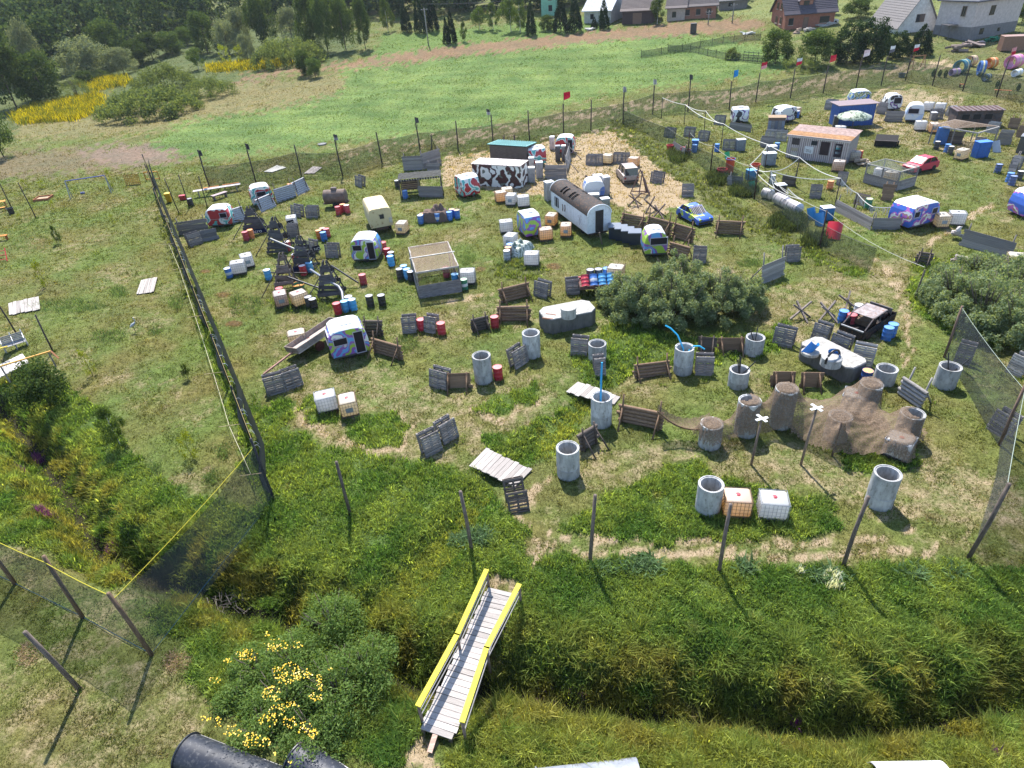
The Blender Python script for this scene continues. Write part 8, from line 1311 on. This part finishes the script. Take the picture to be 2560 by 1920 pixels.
tub('z6', 1280, 280, .42, .48, 1.5, (.5, .07, .03), 'tall red tub with a blue rim below the green lid', (.04, .12, .4)); tub('z6', 1200, 375, .45, .52, .75, (.5, .02, .03), 'bright red tub by the divider net'); tub('z6', 1510, 330, .42, .48, .9, (.5, .07, .03), 'red tub with black mouth under the ropes', (.4, .05, .03)); tub('z6', 880, 200, .4, .46, .5, (.5, .05, .03), 'low red tub with a blue rim at the net', (.05, .1, .35)); tub('z3', 130, 730, .35, .4, .5, (.65, .6, .3), 'pale yellow tub near the back fence'); tub('z3', 1430, 470, .45, .5, .6, (.12, .13, .14), 'grey tub beyond the fence corner'); tub('z6', 720, 155, .35, .4, .6, (.5, .03, .04), 'red tub behind the net near the junction'); tub('z4', 1420, 1215, .4, .48, .5, (.02, .2, .13), 'green tub with orange top behind the black pipe', (.7, .3, .05), (.7, .3, .05)); tub('y5', 68, 355, .3, .34, .7, (.02, .02, .025), 'black bin beside the orange table')
for i, (v, a, b, r, lb) in enumerate([('z6', (1575, 640), (1650, 660), .5, 'white tank cylinder lying under the ropes, first of the row'), ('z6', (1690, 690), (1790, 740), .52, 'white tank cylinder lying under the ropes, second of the row'), ('z6', (1800, 750), (1905, 800), .52, 'white tank cylinder at the end of the row by the blue shells')]):
    p, q = at(v, *a), at(v, *b); d = q - p; t = thing('tank_cylinder', lb, 'tank', (p + q) / 2 + Vector((0, 0, r)), math.atan2(d.y, d.x), 'white cylinders'); l = d.length * .9 + .3; obj('shell', smooth_sharp(MB().lathe([(.001, -l / 2), (r * .6, -l / 2), (r, -l / 2 + .15), (r, l / 2 - .15), (r * .6, l / 2), (.001, l / 2)], 20, Matrix.Rotation(math.pi / 2, 4, 'Y')).mesh('shell', PLAST), 40), t, (.66, .62, .64)); [obj('hoop', MB().lathe([(r + .015, -.03), (r + .015, .03), (r - .01, .03), (r - .01, -.03), (r + .015, -.03)], 20, Matrix.Translation((s * l, 0, 0)) @ Matrix.Rotation(math.pi / 2, 4, 'Y')).mesh('hoop', METAL), t, (.3, .28, .28)) for s in (-.25, .25)]
def scoop(v, x, y, col, label, rz, s=1.0, tilt=1.2):
    p = at(v, x, y); n = 12; vs = []
    for i in range(7):
        for j in range(n + 1): a = math.pi * (.1 + .8 * j / n); vs.append((.5 * math.cos(a) * s, (i / 6 - .5) * 1.2 * s, .55 * math.sin(a) * s * (1 - .3 * i / 6)))
    m = MB().add(vs, [(i * (n + 1) + j, i * (n + 1) + j + 1, (i + 1) * (n + 1) + j + 1, (i + 1) * (n + 1) + j) for i in range(6) for j in range(n)]); t = thing('plastic_shell', label, 'shell', p + Vector((0, 0, .35 * s)), rz, 'cut plastic shells'); obj('shell', smooth_sharp(m.mesh('shell', PLAST), 60), t, col, rot=(tilt, 0, 0)); obj('rim', MB().tube([vs[j] for j in range(n + 1)], .03, 5).mesh('rim', PLAST), t, tuple(c * .8 for c in col), rot=(tilt, 0, 0))
scoop('z7', 235, 1420, (.03, .25, .5), 'blue cut plastic shell behind the red one, farther', .4); scoop('z7', 310, 1470, (.03, .22, .48), 'blue cut plastic shell next to the blue box', .2); scoop('z7', 450, 1590, (.5, .015, .03), 'large bright red plastic slide by the divider pole', -.5, 1.25, 1.0); scoop('z7', 1930, 800, (.35, .37, .42), 'grey plastic shell beside the blue block', .3, 1.1); scoop('z6', 1240, 275, (.02, .4, .12), 'green cut shell behind the tall red tub', .2, .7); scoop('z6', 1465, 560, (.02, .3, .13), 'green bin lid under the ropes', .3, .8); scoop('z7', 2180, 1250, (.05, .12, .4), 'blue shell behind the caravan at the frame edge', .5)
patch('net_weeds', 'dark weeds grown through the collapsed divider net', [('z6', 800, 260, 90, 70, .2), ('z6', 1150, 480, 90, 60, .2), ('z6', 1400, 590, 120, 60, .2), ('z6', 1800, 880, 160, 80, .3), ('z6', 2050, 1050, 120, 60, .1)], 1100, .75, .03, ((.035, .06, .025), (.08, .10, .05)), .4, 9, .22)
patch('dock_leaves', 'broad pale dock leaves and white blooms by the footbridge', [('y8', 830, 60, 130, 40, .4), ('y8', 1880, 230, 90, 60, .25), ('y8', 1650, 250, 60, 30, .1), ('y9', 480, 250, 60, 40, .08), ('y9', 1010, 300, 110, 40, .12), ('y9', 1550, 290, 70, 40, .08), ('y9', 1800, 280, 60, 30, .06)], 420, .35, .06, ((.10, .17, .07), (.16, .24, .12)), .9, 6, .14)
patch('white_blooms', 'white flower heads on the grassy bank', [('y9', 1030, 300, 60, 30, .5), ('y9', 1040, 365, 60, 20, .3), ('y9', 830, 285, 20, 12, .2), ('y8', 490, 920, 40, 40, .4)], 90, .45, .03, ((.7, .7, .68), (.6, .62, .55)), .2, 3, .04, 'flowers')
def base_weeds():
    Xs, Ys = [], []; r = random.Random(21); rr = {'water_tank': .8, 'concrete_well': .66, 'pallet_stand': .6, 'steel_drum': .38, 'plank_barrier': 1.1, 'concrete_tank': 1.9, 'caravan': 1.5, 'wooden_post': .12, 'timber_tower': 1.1, 'beam_obstacle': .6, 'netted_hut': 2.0, 'cabinet': .6}
    for o in list(COL.objects):
        q = rr.get(o.name.split('.')[0])
        if q and o.parent is None and o.location.y < 75:
            for _ in range(int(9 + 8 * q)): a = r.uniform(0, 6.283); k = q * r.uniform(.75, 1.3); Xs.append(o.location.x + k * math.cos(a)); Ys.append(o.location.y + k * math.sin(a))
    X, Y = np.array(Xs), np.array(Ys); t = RNG.random(len(X))[:, None]; blades('base_weeds', X, Y, RNG.uniform(.12, .34, len(X)), np.full(len(X), .014) + .0003 * Y, np.array((.07, .13, .03)) * t + np.array((.15, .19, .06)) * (1 - t), 'tufts left uncut around the feet of the obstacles', 6, .1, .5, cat='weeds')
base_weeds()
# ------------------------------------------------------------------ stick heap, bare twigs
b = MB(); r = random.Random(4); c0 = at('y7', 1450, 460)
for i in range(60): a = r.uniform(0, 6.28); p = c0 + Vector((r.gauss(0, .5), r.gauss(0, .4), r.uniform(.1, .5))); b.tube([p, p + Vector((.5 * math.cos(a), .5 * math.sin(a), r.uniform(-.1, .2)))], .012, 4)
tag(obj('brushwood', b.mesh('brushwood', BARK), None, (.22, .19, .17)), 'grey heap of dead sticks in the ditch', 'brushwood', kind='stuff')
# ------------------------------------------------------------------ left lawn: swing, frames, benches, bins
def swing():
    p, q = at('y5', 530, 290), at('y5', 820, 245); m = (p + q) / 2; t = thing('swing_frame', 'blue and grey swing frame with one hanging seat', 'swing', m, ang(p, q)); w_ = (q - p).length; h = 2.1
    obj('top_bar', MB().tube([(-w_ / 2, .5, h), (w_ / 2, .5, h)], .06, 8).mesh('top_bar', PAINT), t, (.05, .08, .3))
    for s in (-1, 1):
        for y in (0, 1.1): obj('leg', MB().tube([(s * (w_ / 2 + .1), y - .05, 0), (s * w_ / 2, .5, h)], .05, 8).mesh('leg', METAL), t, (.32, .34, .38))
    se = obj('seat', MB().box((-.9, .45, .42), (.5, .3, .25), None, .05).mesh('seat', PLAST), t, (.06, .08, .2)); [obj('chain', MB().tube([(-.9 + s * .22, .47, .5), (-.9 + s * .2, .5, h)], .012, 4).mesh('chain', METAL), se, (.3, .3, .3)) for s in (-1, 1)]
swing()
p, q = at('y5', 935, 188), at('y5', 1042, 180); t = thing('lattice_panel', 'orange wooden lattice panel near the far net corner', 'lattice', (p + q) / 2, ang(p, q)); w_ = (q - p).length
for i in range(9): obj('lattice_bar', MB().box((-w_ / 2 + w_ * i / 8, 0, .65), (.06, .05, 1.3)).mesh('lattice_bar', WOOD), t, (.52, .24, .04), rot=(-.2, 0, 0))
for i in range(7): obj('lattice_bar', MB().box((0, -.04, .05 + 1.2 * i / 6), (w_, .05, .06)).mesh('lattice_bar', WOOD), t, (.52, .24, .04), rot=(-.2, 0, 0))
p, q = at('y5', 1085, 152), at('y5', 1185, 145); t = thing('open_frame', 'empty orange timber frame beside the lattice panel', 'frame', (p + q) / 2, ang(p, q)); w_ = (q - p).length
for s in (-1, 1): obj('upright', MB().box((s * w_ / 2, 0, .55), (.1, .1, 1.1)).mesh('upright', WOOD), t, (.5, .24, .05))
for z in (.15, 1.05): obj('rail', MB().box((0, 0, z), (w_ - .1, .098, .1)).mesh('rail', WOOD), t, (.5, .24, .05))
t = thing('sandbox', 'low brown sandbox left of the swing', 'sandbox', at('y5', 325, 290), .1)
for x, y, a, b_ in ((0, -.75, 1.8, .1), (0, .75, 1.8, .1), (-.85, 0, .1, 1.4), (.85, 0, .1, 1.4)): obj('side_board', MB().box((x, y, .14), (a, b_, .28)).mesh('side_board', WOOD), t, (.33, .13, .06))
obj('sand', MB().box((0, 0, .08), (1.6, 1.4, .12)).mesh('sand', BRICKM), t, (.4, .3, .2))
def bench(v, a, b, w_, h, col, label, legs=True, cat='bench', name='bench'):
    p, q = at(v, *a), at(v, *b); t = thing(name, label, cat, (p + q) / 2, ang(p, q), None); l = (q - p).length; n = max(2, int(w_ / .16))
    for i in range(n): obj('slat', MB().box((0, -w_ / 2 + (i + .5) * w_ / n, h), (l, w_ / n - .015, .05)).mesh('slat', WOOD), t, col)
    for s in (-.4, .4): obj('leg', MB().box((s * l, 0, h / 2 - .02), (.08, w_ * .85, h - .05)).mesh('leg', WOOD), t, tuple(c * .5 for c in col))
bench('z4', (470, 420), (905, 350), .7, .75, (.55, .5, .5), 'long white topped table by the back fence', cat='table', name='long_table'); bench('z4', (560, 372), (700, 350), .35, .5, (.6, .25, .08), 'orange bench left of two behind the long table'); bench('z4', (735, 342), (885, 318), .35, .5, (.6, .25, .08), 'orange bench right of two behind the long table'); bench('z4', (640, 450), (770, 405), .6, .55, (.45, .36, .37), 'low pinkish table before the long white one', cat='table', name='low_table')
bench('y5', (-40, 365), (62, 345), .8, .75, (.62, .3, .08), 'orange picnic table cut by the left frame edge', cat='table', name='picnic_table'); bench('y5', (-30, 390), (50, 375), .35, .45, (.62, .3, .08), 'orange bench in front of the cut picnic table'); bench('y5', (-30, 600), (68, 590), .4, .5, (.6, .2, .05), 'orange plank bench at the left frame edge'); bench('z3', (1795, 560), (1825, 565), .4, .45, (.65, .25, .12), 'short orange bench by the play tubes'); bench('z3', (2015, 598), (2125, 605), .35, .45, (.65, .25, .12), 'long orange bench by the clipped conifers')
t = thing('ladder_rack', 'red ladder rack at the left frame edge', 'rack', at('y5', 20, 745), .4); [obj('rail', MB().beam((s * .5, -.6, .05), (s * .5, .6, 1.0), .07).mesh('rail', PAINT), t, (.5, .02, .03)) for s in (-1, 1)]; [obj('rung', MB().beam((-.5, -.4 + .4 * i, .22 + .3 * i), (.5, -.4 + .4 * i, .22 + .3 * i), .05).mesh('rung', PAINT), t, (.5, .02, .03)) for i in range(3)]
t = thing('wheelie_bin', 'yellow wheeled bin behind the black net', 'bin', at('z4', 240, 462), .2); obj('body', MB().add([(-.22, -.25, .05), (.22, -.25, .05), (.22, .25, .05), (-.22, .25, .05), (-.3, -.33, 1.0), (.3, -.33, 1.0), (.3, .33, 1.0), (-.3, .33, 1.0)], [(3, 2, 1, 0), (4, 5, 6, 7), (0, 1, 5, 4), (1, 2, 6, 5), (2, 3, 7, 6), (3, 0, 4, 7)]).mesh('body', PLAST), t, (.72, .42, .02)); obj('lid', MB().box((0, 0, 1.04), (.64, .7, .08), None, .03).mesh('lid', PLAST), t, (.75, .48, .03))
t = thing('red_crate', 'small red crate beside the black waste drum', 'crate', at('z4', 365, 440), .1); obj('body', MB().box((0, 0, .25), (.7, .5, .5), None, .03).mesh('body', PLAST), t, (.5, .03, .04)); obj('rim', MB().box((0, 0, .52), (.76, .56, .05)).mesh('rim', PLAST), t, (.45, .03, .04))
def ramp_bridge():
    P = [flat(*px('y5', *p), .3) for p in ((-60, 1640), (-60, 1545), (165, 1435), (215, 1500))]; c = sum(P, Vector()) / 4; c.z = 0; t = thing('ramp_bridge', 'white plank ramp bridge with orange handrail', 'footbridge', c)
    for i in range(9): s = (i + .5) / 9; p, q = P[0].lerp(P[3], s) - c, P[1].lerp(P[2], s) - c; obj('plank', MB().beam(p, q, (P[3] - P[0]).length / 9 - .03, .05).mesh('plank', WOOD), t, (.5, .47, .44))
    a, b = flat(*px('y5', -40, 1540), 1.2), flat(*px('y5', 375, 1415), 1.2); obj('handrail', MB().beam(a - c, b - c, .1, .08).mesh('handrail', PAINT), t, (.7, .36, .06)); obj('handrail', MB().beam(b - c, flat(*px('y5', 435, 1470), .7) - c, .1, .08).mesh('handrail', PAINT), t, (.4, .16, .06)); obj('handrail', MB().beam(flat(*px('y5', -60, 1410), 1.2) - c, flat(*px('y5', 55, 1380), 1.2) - c, .09, .07).mesh('handrail', PAINT), t, (.75, .55, .06))
    for s in (.1, .45, .95): p = a.lerp(b, s) - c; obj('rail_post', MB().tube([p - Vector((0, 0, 1.3)), p], .05, 6).mesh('rail_post', BARK), t, (.3, .27, .25))
ramp_bridge()
p, q = at('y5', 60, 1420), at('y5', 195, 1370); t = thing('white_bench', 'grey slatted garden bench with curved white arms', 'bench', (p + q) / 2, ang(p, q))
for i in range(5): obj('slat', MB().box((0, .25, .5 + .13 * i), (1.5, .03, .1)).mesh('slat', WOOD), t, (.35, .34, .34)); obj('slat', MB().box((0, -.3 + .12 * i, .45), (1.5, .1, .03)).mesh('slat', WOOD), t, (.35, .34, .34))
for s in (-.7, 0, .7): obj('leg', MB().box((s, -.02, .22), (.08, .5, .43)).mesh('leg', WOOD), t, (.4, .39, .38)); obj('arm', MB().tube([(s, -.35, .5), (s, -.3, .75), (s, .2, .95), (s, .4, 1.2)], .03, 6).mesh('arm', METAL), t, (.7, .7, .7))
t = thing('heron_statue', 'small grey heron figure standing on the lawn', 'statue', at('y5', 1005, 1275), .5); obj('body', smooth_sharp(MB().lathe([(.001, -.3), (.09, -.15), (.12, .05), (.05, .25), (.001, .3)], 12, Matrix.Translation((0, 0, .62)) @ Matrix.Rotation(1.0, 4, 'Y')).mesh('body', PLAST), 60), t, (.4, .42, .45)); obj('neck', MB().tube([(.2, 0, .75), (.28, 0, .95), (.2, 0, 1.08), (.24, 0, 1.18)], .035, 6).mesh('neck', PLAST), t, (.45, .46, .48)); obj('beak', MB().tube([(.24, 0, 1.18), (.44, 0, 1.14)], .02, 5, .004).mesh('beak', PLAST), t, (.5, .35, .1)); [obj('leg', MB().tube([(0, s * .05, 0), (.02, s * .05, .5)], .012, 5).mesh('leg', METAL), t, (.2, .18, .12)) for s in (-1, 1)]
# ------------------------------------------------------------------ far right play tubes, beyond the houses, power poles, paddock
for i, (x, y, r, l, c_, a, lb) in enumerate([(1800, 470, 1.0, 1.6, (.03, .13, .16), .5, 'dark teal play tube lying on its side'), (1865, 425, .8, 1.0, (.45, .3, .2), .3, 'short cream play tube behind the teal one'), (1925, 485, 1.05, .8, (.06, .14, .35), 1.2, 'blue play ring standing on edge'), (1990, 440, .8, 1.2, (.62, .22, .06), .2, 'orange and yellow play barrel'), (1760, 485, .5, 1.4, (.6, .4, .58), .2, 'pink and white play tube'), (2135, 440, 1.0, 2.0, (.6, .2, .36), .4, 'large pink play tube at the frame edge'), (2160, 490, .5, 1.6, (.62, .62, .64), .5, 'white play tube at the frame edge'), (1965, 520, .5, 1.2, (.02, .05, .1), .6, 'small dark play tube half hidden in the grass')]):
    t = thing('play_tube', lb, 'play tube', at('z3', x, y) + Vector((0, 0, r)), a, 'coloured play tubes'); obj('shell', smooth_sharp(MB().lathe([(r, -l / 2), (r, l / 2), (r * .78, l / 2), (r * .78, -l / 2), (r, -l / 2)], 22, Matrix.Rotation(math.pi / 2, 4, 'X' if i == 2 else 'Y')).mesh('shell', PLAST), 40), t, c_); obj('band', MB().lathe([(r + .02, -.1), (r + .02, .1), (r - .01, .1), (r - .01, -.1), (r + .02, -.1)], 22, Matrix.Rotation(math.pi / 2, 4, 'X' if i == 2 else 'Y')).mesh('band', PLAST), t, (.6, .55, .3))
t = thing('sawhorse', 'orange timber trestle beyond the flag fence', 'trestle', at('z3', 1520, 440), 0.1); obj('top', MB().box((0, 0, 1.9), (2.4, .12, .12)).mesh('top', WOOD), t, (.3, .16, .09)); [obj('leg', MB().beam((sx * 1.1, sy * .6, 0), (sx * 1.0, 0, 1.9), .1).mesh('leg', WOOD), t, (.3, .16, .09)) for sx in (-1, 1) for sy in (-1, 1)]
for nm, v, x, y, sx, sy, sz, c_, lb in (('rubble_heap', 'z3', 1790, 330, 3.5, 2, 1.2, (.18, .14, .12), 'brown heap of old timber below the block house'), ('sheet_heap', 'z3', 1890, 300, 3.5, 2, .9, (.28, .22, .2), 'heap of boards under the block house wall'), ('tarp_heap', 'z3', 2020, 265, 2.5, 1.6, .9, (.04, .2, .12), 'green tarpaulin heap beside the brown container'), ('board_heap', 'z3', 830, 200, 3.5, 1.2, .8, (.45, .4, .36), 'pale stacked boards before the brick house'), ('sack_heap', 'z3', 755, 215, 1.5, 1.2, 1.1, (.36, .26, .2), 'brown covered heap before the brick house'), ('sheet_heap', 'z3', 440, 220, 3.2, 1.4, .5, (.5, .5, .48), 'pale sheets lying at the paddock end'), ('dirt_heap', 'z2', 1610, 195, 2.5, 1.5, .5, (.6, .58, .56), 'pale heap before the white roofed barn'), ('rubble_heap', 'z3', 940, 165, 4.5, 1.5, .8, (.4, .39, .37), 'grey building material beside the brick house'), ('kindling_heap', 'z3', 1170, 1060, 1.6, 1.3, .7, (.45, .36, .27), 'spilled heap of firewood at the striped shed corner'), ('plank_heap', 'W', 2078, 568, 1.4, .9, .6, (.3, .26, .24), 'grey rubble on the bush behind the footpath'), ('white_sheet', 'W', 2065, 515, .9, .5, 1.1, (.5, .45, .43), 'pale sheet propped at the ragged plank wall')):
    p = at(v, x, y); t = thing(nm, lb, 'heap', p, random.uniform(-.3, .3)); r = random.Random(hash(lb) % 999 if False else len(lb) * 7 + x)
    for i in range(9): obj('piece', MB().box((0, 0, 0), (sx * r.uniform(.4, .9), sy * r.uniform(.15, .5), sz * r.uniform(.12, .35)), None, .03).mesh('piece', WOOD), t, vary(c_, .7, 1.3), (r.uniform(-.25, .25) * sx, r.uniform(-.3, .3) * sy, sz * r.uniform(.1, .75)), (r.gauss(0, .2), r.gauss(0, .2), r.uniform(-.6, .6)))
for v, x, y, ty, lb in (('z2', 570, 295, 50, 'tall grey power pole at the edge of the brown field'), ('z3', 1490, 190, -40, 'power pole against the white gable'), ('z3', 335, 150, 20, 'double power pole in the far pasture'), ('z3', 180, 160, 65, 'short pole by the long brick farmhouse')):
    b = at(v, x, y); h = min(11, height_to(b, v, x, ty)); t = thing('power_pole', lb, 'power pole', b); obj('pole', MB().tube([(0, 0, -.3), (0, 0, h)], .15, 8, .1).mesh('pole', CONC, True), t, (.26, .25, .24)); obj('cross_arm', MB().box((0, 0, h - .4), (1.6, .1, .12)).mesh('cross_arm', METAL), t, (.2, .2, .2)); [obj('insulator', MB().lathe([(.001, 0), (.05, 0), (.05, .15), (.001, .15)], 8, Matrix.Translation((s * .7, 0, h - .34))).mesh('insulator', PLAST), t, (.5, .5, .48)) for s in (-1, 0, 1)]
a, b = at('z2', 570, 295), at('z2', 1700, 240); t = thing('power_line', 'thin overhead wires along the brown field', 'wires'); [obj('wire', rope_mesh([a + Vector((s, 0, 9.0)), b + Vector((s, 6, 9.5))], .025, .8, 12), t, (.1, .1, .1)) for s in (-.7, .7)]
for lb, rows in (('low dark paddock fence on its far side', [('z3', -250, 370), ('z3', -120, 350), ('z3', 15, 330), ('z3', 130, 305), ('z3', 205, 295), ('z3', 275, 280), ('z3', 345, 275), ('z3', 415, 262), ('z3', 515, 258)]), ('low dark paddock fence on its near side', [('z2', 2108, 330), ('z3', 65, 335), ('z3', 120, 345), ('z3', 175, 360), ('z3', 230, 372), ('z3', 290, 385), ('z3', 405, 395), ('z3', 530, 405)])):
    P = [at(*q) for q in rows]; t = thing('paddock_fence', lb, 'fence'); [obj('post', MB().tube([(0, 0, -.1), (0, 0, 1.5)], .05, 6).mesh('post', METAL), t, (.05, .05, .05), p) for p in P]; obj('net', net_mesh(P, [1.2] * len(P), NETG, .02, 3, 2, 0, 0), t); [obj('wire', rope_mesh([p + Vector((0, 0, z)) for p in P], .02, 0, 1), t, (.08, .07, .07)) for z in (.15, 1.2)]
p, q = at('z3', 405, 395), at('z3', 528, 408); t = thing('paddock_gate', 'dark bar gate before the dark round tree', 'gate', (p + q) / 2, ang(p, q)); w_ = (q - p).length; [obj('bar', MB().box((0, 0, .3 + .45 * i), (w_, .06, .07)).mesh('bar', METAL), t, (.04, .04, .045)) for i in range(4)]; [obj('upright', MB().box((-w_ / 2 + w_ * i / 4, 0, .95), (.06, .065, 1.8)).mesh('upright', METAL), t, (.04, .04, .045)) for i in range(5)]
t = thing('hatch_cover', 'grey manhole lid lying in the meadow by the fence', 'lid', at('z1', 2072, 930), .1); obj('disc', MB().lathe([(.001, 0), (.6, 0), (.6, .12), (.001, .14)], 18).mesh('disc', CONC), t, (.25, .25, .25)); obj('ring', MB().lathe([(.5, .1), (.66, .1), (.66, .16), (.5, .16), (.5, .1)], 18).mesh('ring', CONC), t, (.2, .2, .2))
for v, x, y, a, lb in (('z2', 1060, 985, .2, 'crossed poles behind the camouflaged container, left group'), ('z2', 1125, 985, .5, 'crossed poles behind the camouflaged container, right group'), ('z2', 1455, 1040, .7, 'brown poles beside the pale screen'), ('z2', 600, 975, .2, 'raking pole behind the raised plank screen')):
    t = thing('pole_tripod', lb, 'poles', at(v, x, y), a, 'raking pole groups'); [obj('pole', MB().tube([(.5 * math.cos(k * 2.1), .5 * math.sin(k * 2.1), 0), (-.15 * math.cos(k * 2.1), -.1, 2.3)], .05, 6).mesh('pole', BARK), t, (.16, .11, .1)) for k in range(3)]
t, w_, d_ = crate('dark_crate', 'crate', 'z3', (1228, 905), (1245, 940), (1390, 948), .9, WOOD, (.03, .028, .03), 'black open trailer box tipped in the grass behind the red car', dp=1.6, z0=.2); t.rotation_euler = (.25, 0, t.rotation_euler.z); obj('rim', MB().box((0, -.8, .93), (w_ + .1, .08, .08)).mesh('rim', WOOD), t, (.12, .1, .1)); obj('wheel', smooth_sharp(MB().lathe([(.001, -.08), (.3, -.08), (.3, .08), (.001, .08)], 14, Matrix.Rotation(math.pi / 2, 4, 'Y')).mesh('wheel', DARK)), t, (.02, .02, .02), (w_ / 2 + .1, 0, .3))
t, w_, d_ = crate('straw_stand', 'stand', 'z3', (548, 815), (560, 838), (668, 838), 1.5, WOOD, (.16, .11, .09), 'brown board stand topped with straw before the black spotted caravan', dp=1.5, roof=(.3, .22, .15), roofmat=CLOTH); [obj('board', MB().box((-w_ / 2 + w_ * (i + .5) / 5, -d_ / 2 - .02, .6), (w_ / 5 - .03, .04, 1.2)).mesh('board', WOOD), t, (.3, .29, .3) if i % 2 else (.2, .22, .28)) for i in range(5)]
for r in [('z3', 540, 900, 600, 905, 'pale board leaning beside the straw topped stand'), ('z3', 605, 905, 680, 910, 'second pale pallet beside the straw topped stand'), ('z3', 1700, 745, 1755, 755, 'pale broken pallet before the ruined cabin'), ('z3', 1615, 770, 1690, 765, 'grey pallet stack between the white tanks'), ('z3', 1960, 850, 2030, 860, 'pale pallet inside the open timber pergola'), ('z3', 1880, 960, 1950, 965, 'dark pallet behind the bright blue block'), ('z3', 2110, 1085, 2180, 1095, 'grey pallet leaning in the frame edge clutter'), ('z3', 20, 880, 85, 885, 'grey pallet under the first rope span'), ('z3', 110, 905, 175, 912, 'grey pallet under the second rope span'), ('z2', 2080, 880, 2140, 890, 'grey pallet inside the net near the fence junction')]: pallet_stand(*r, col=LG if 'pale' in r[5] else GREYW)
for r in [('z3', 2150, 1130, 'navy', 'dark drum at the frame edge below the broken boards'), ('z3', 95, 930, 'blue', 'blue drum under the first rope span'), ('z3', 20, 945, 'red', 'red drum at the divider net'), ('z3', 2185, 1245, 'blue', 'blue drum cut by the frame edge')]: drum(*r)
# ------------------------------------------------------------------ air
hz = MB().box((0, 250, 21.5), (1400, 900, 51)); m = bpy.data.meshes.new('haze'); hm, n, b = newmat('haze_air'); n.nodes.remove(b); pv = N(n, 'VolumePrincipled'); pv.inputs['Color'].default_value = (.80, .88, 1.0, 1); pv.inputs['Density'].default_value = .0001; pv.inputs['Anisotropy'].default_value = .2; L(n, pv.outputs[0], n.nodes['Material Output'].inputs['Volume'])
tag(obj('haze', hz.mesh('haze', hm)), 'thin summer haze over the valley', 'haze', kind='stuff')
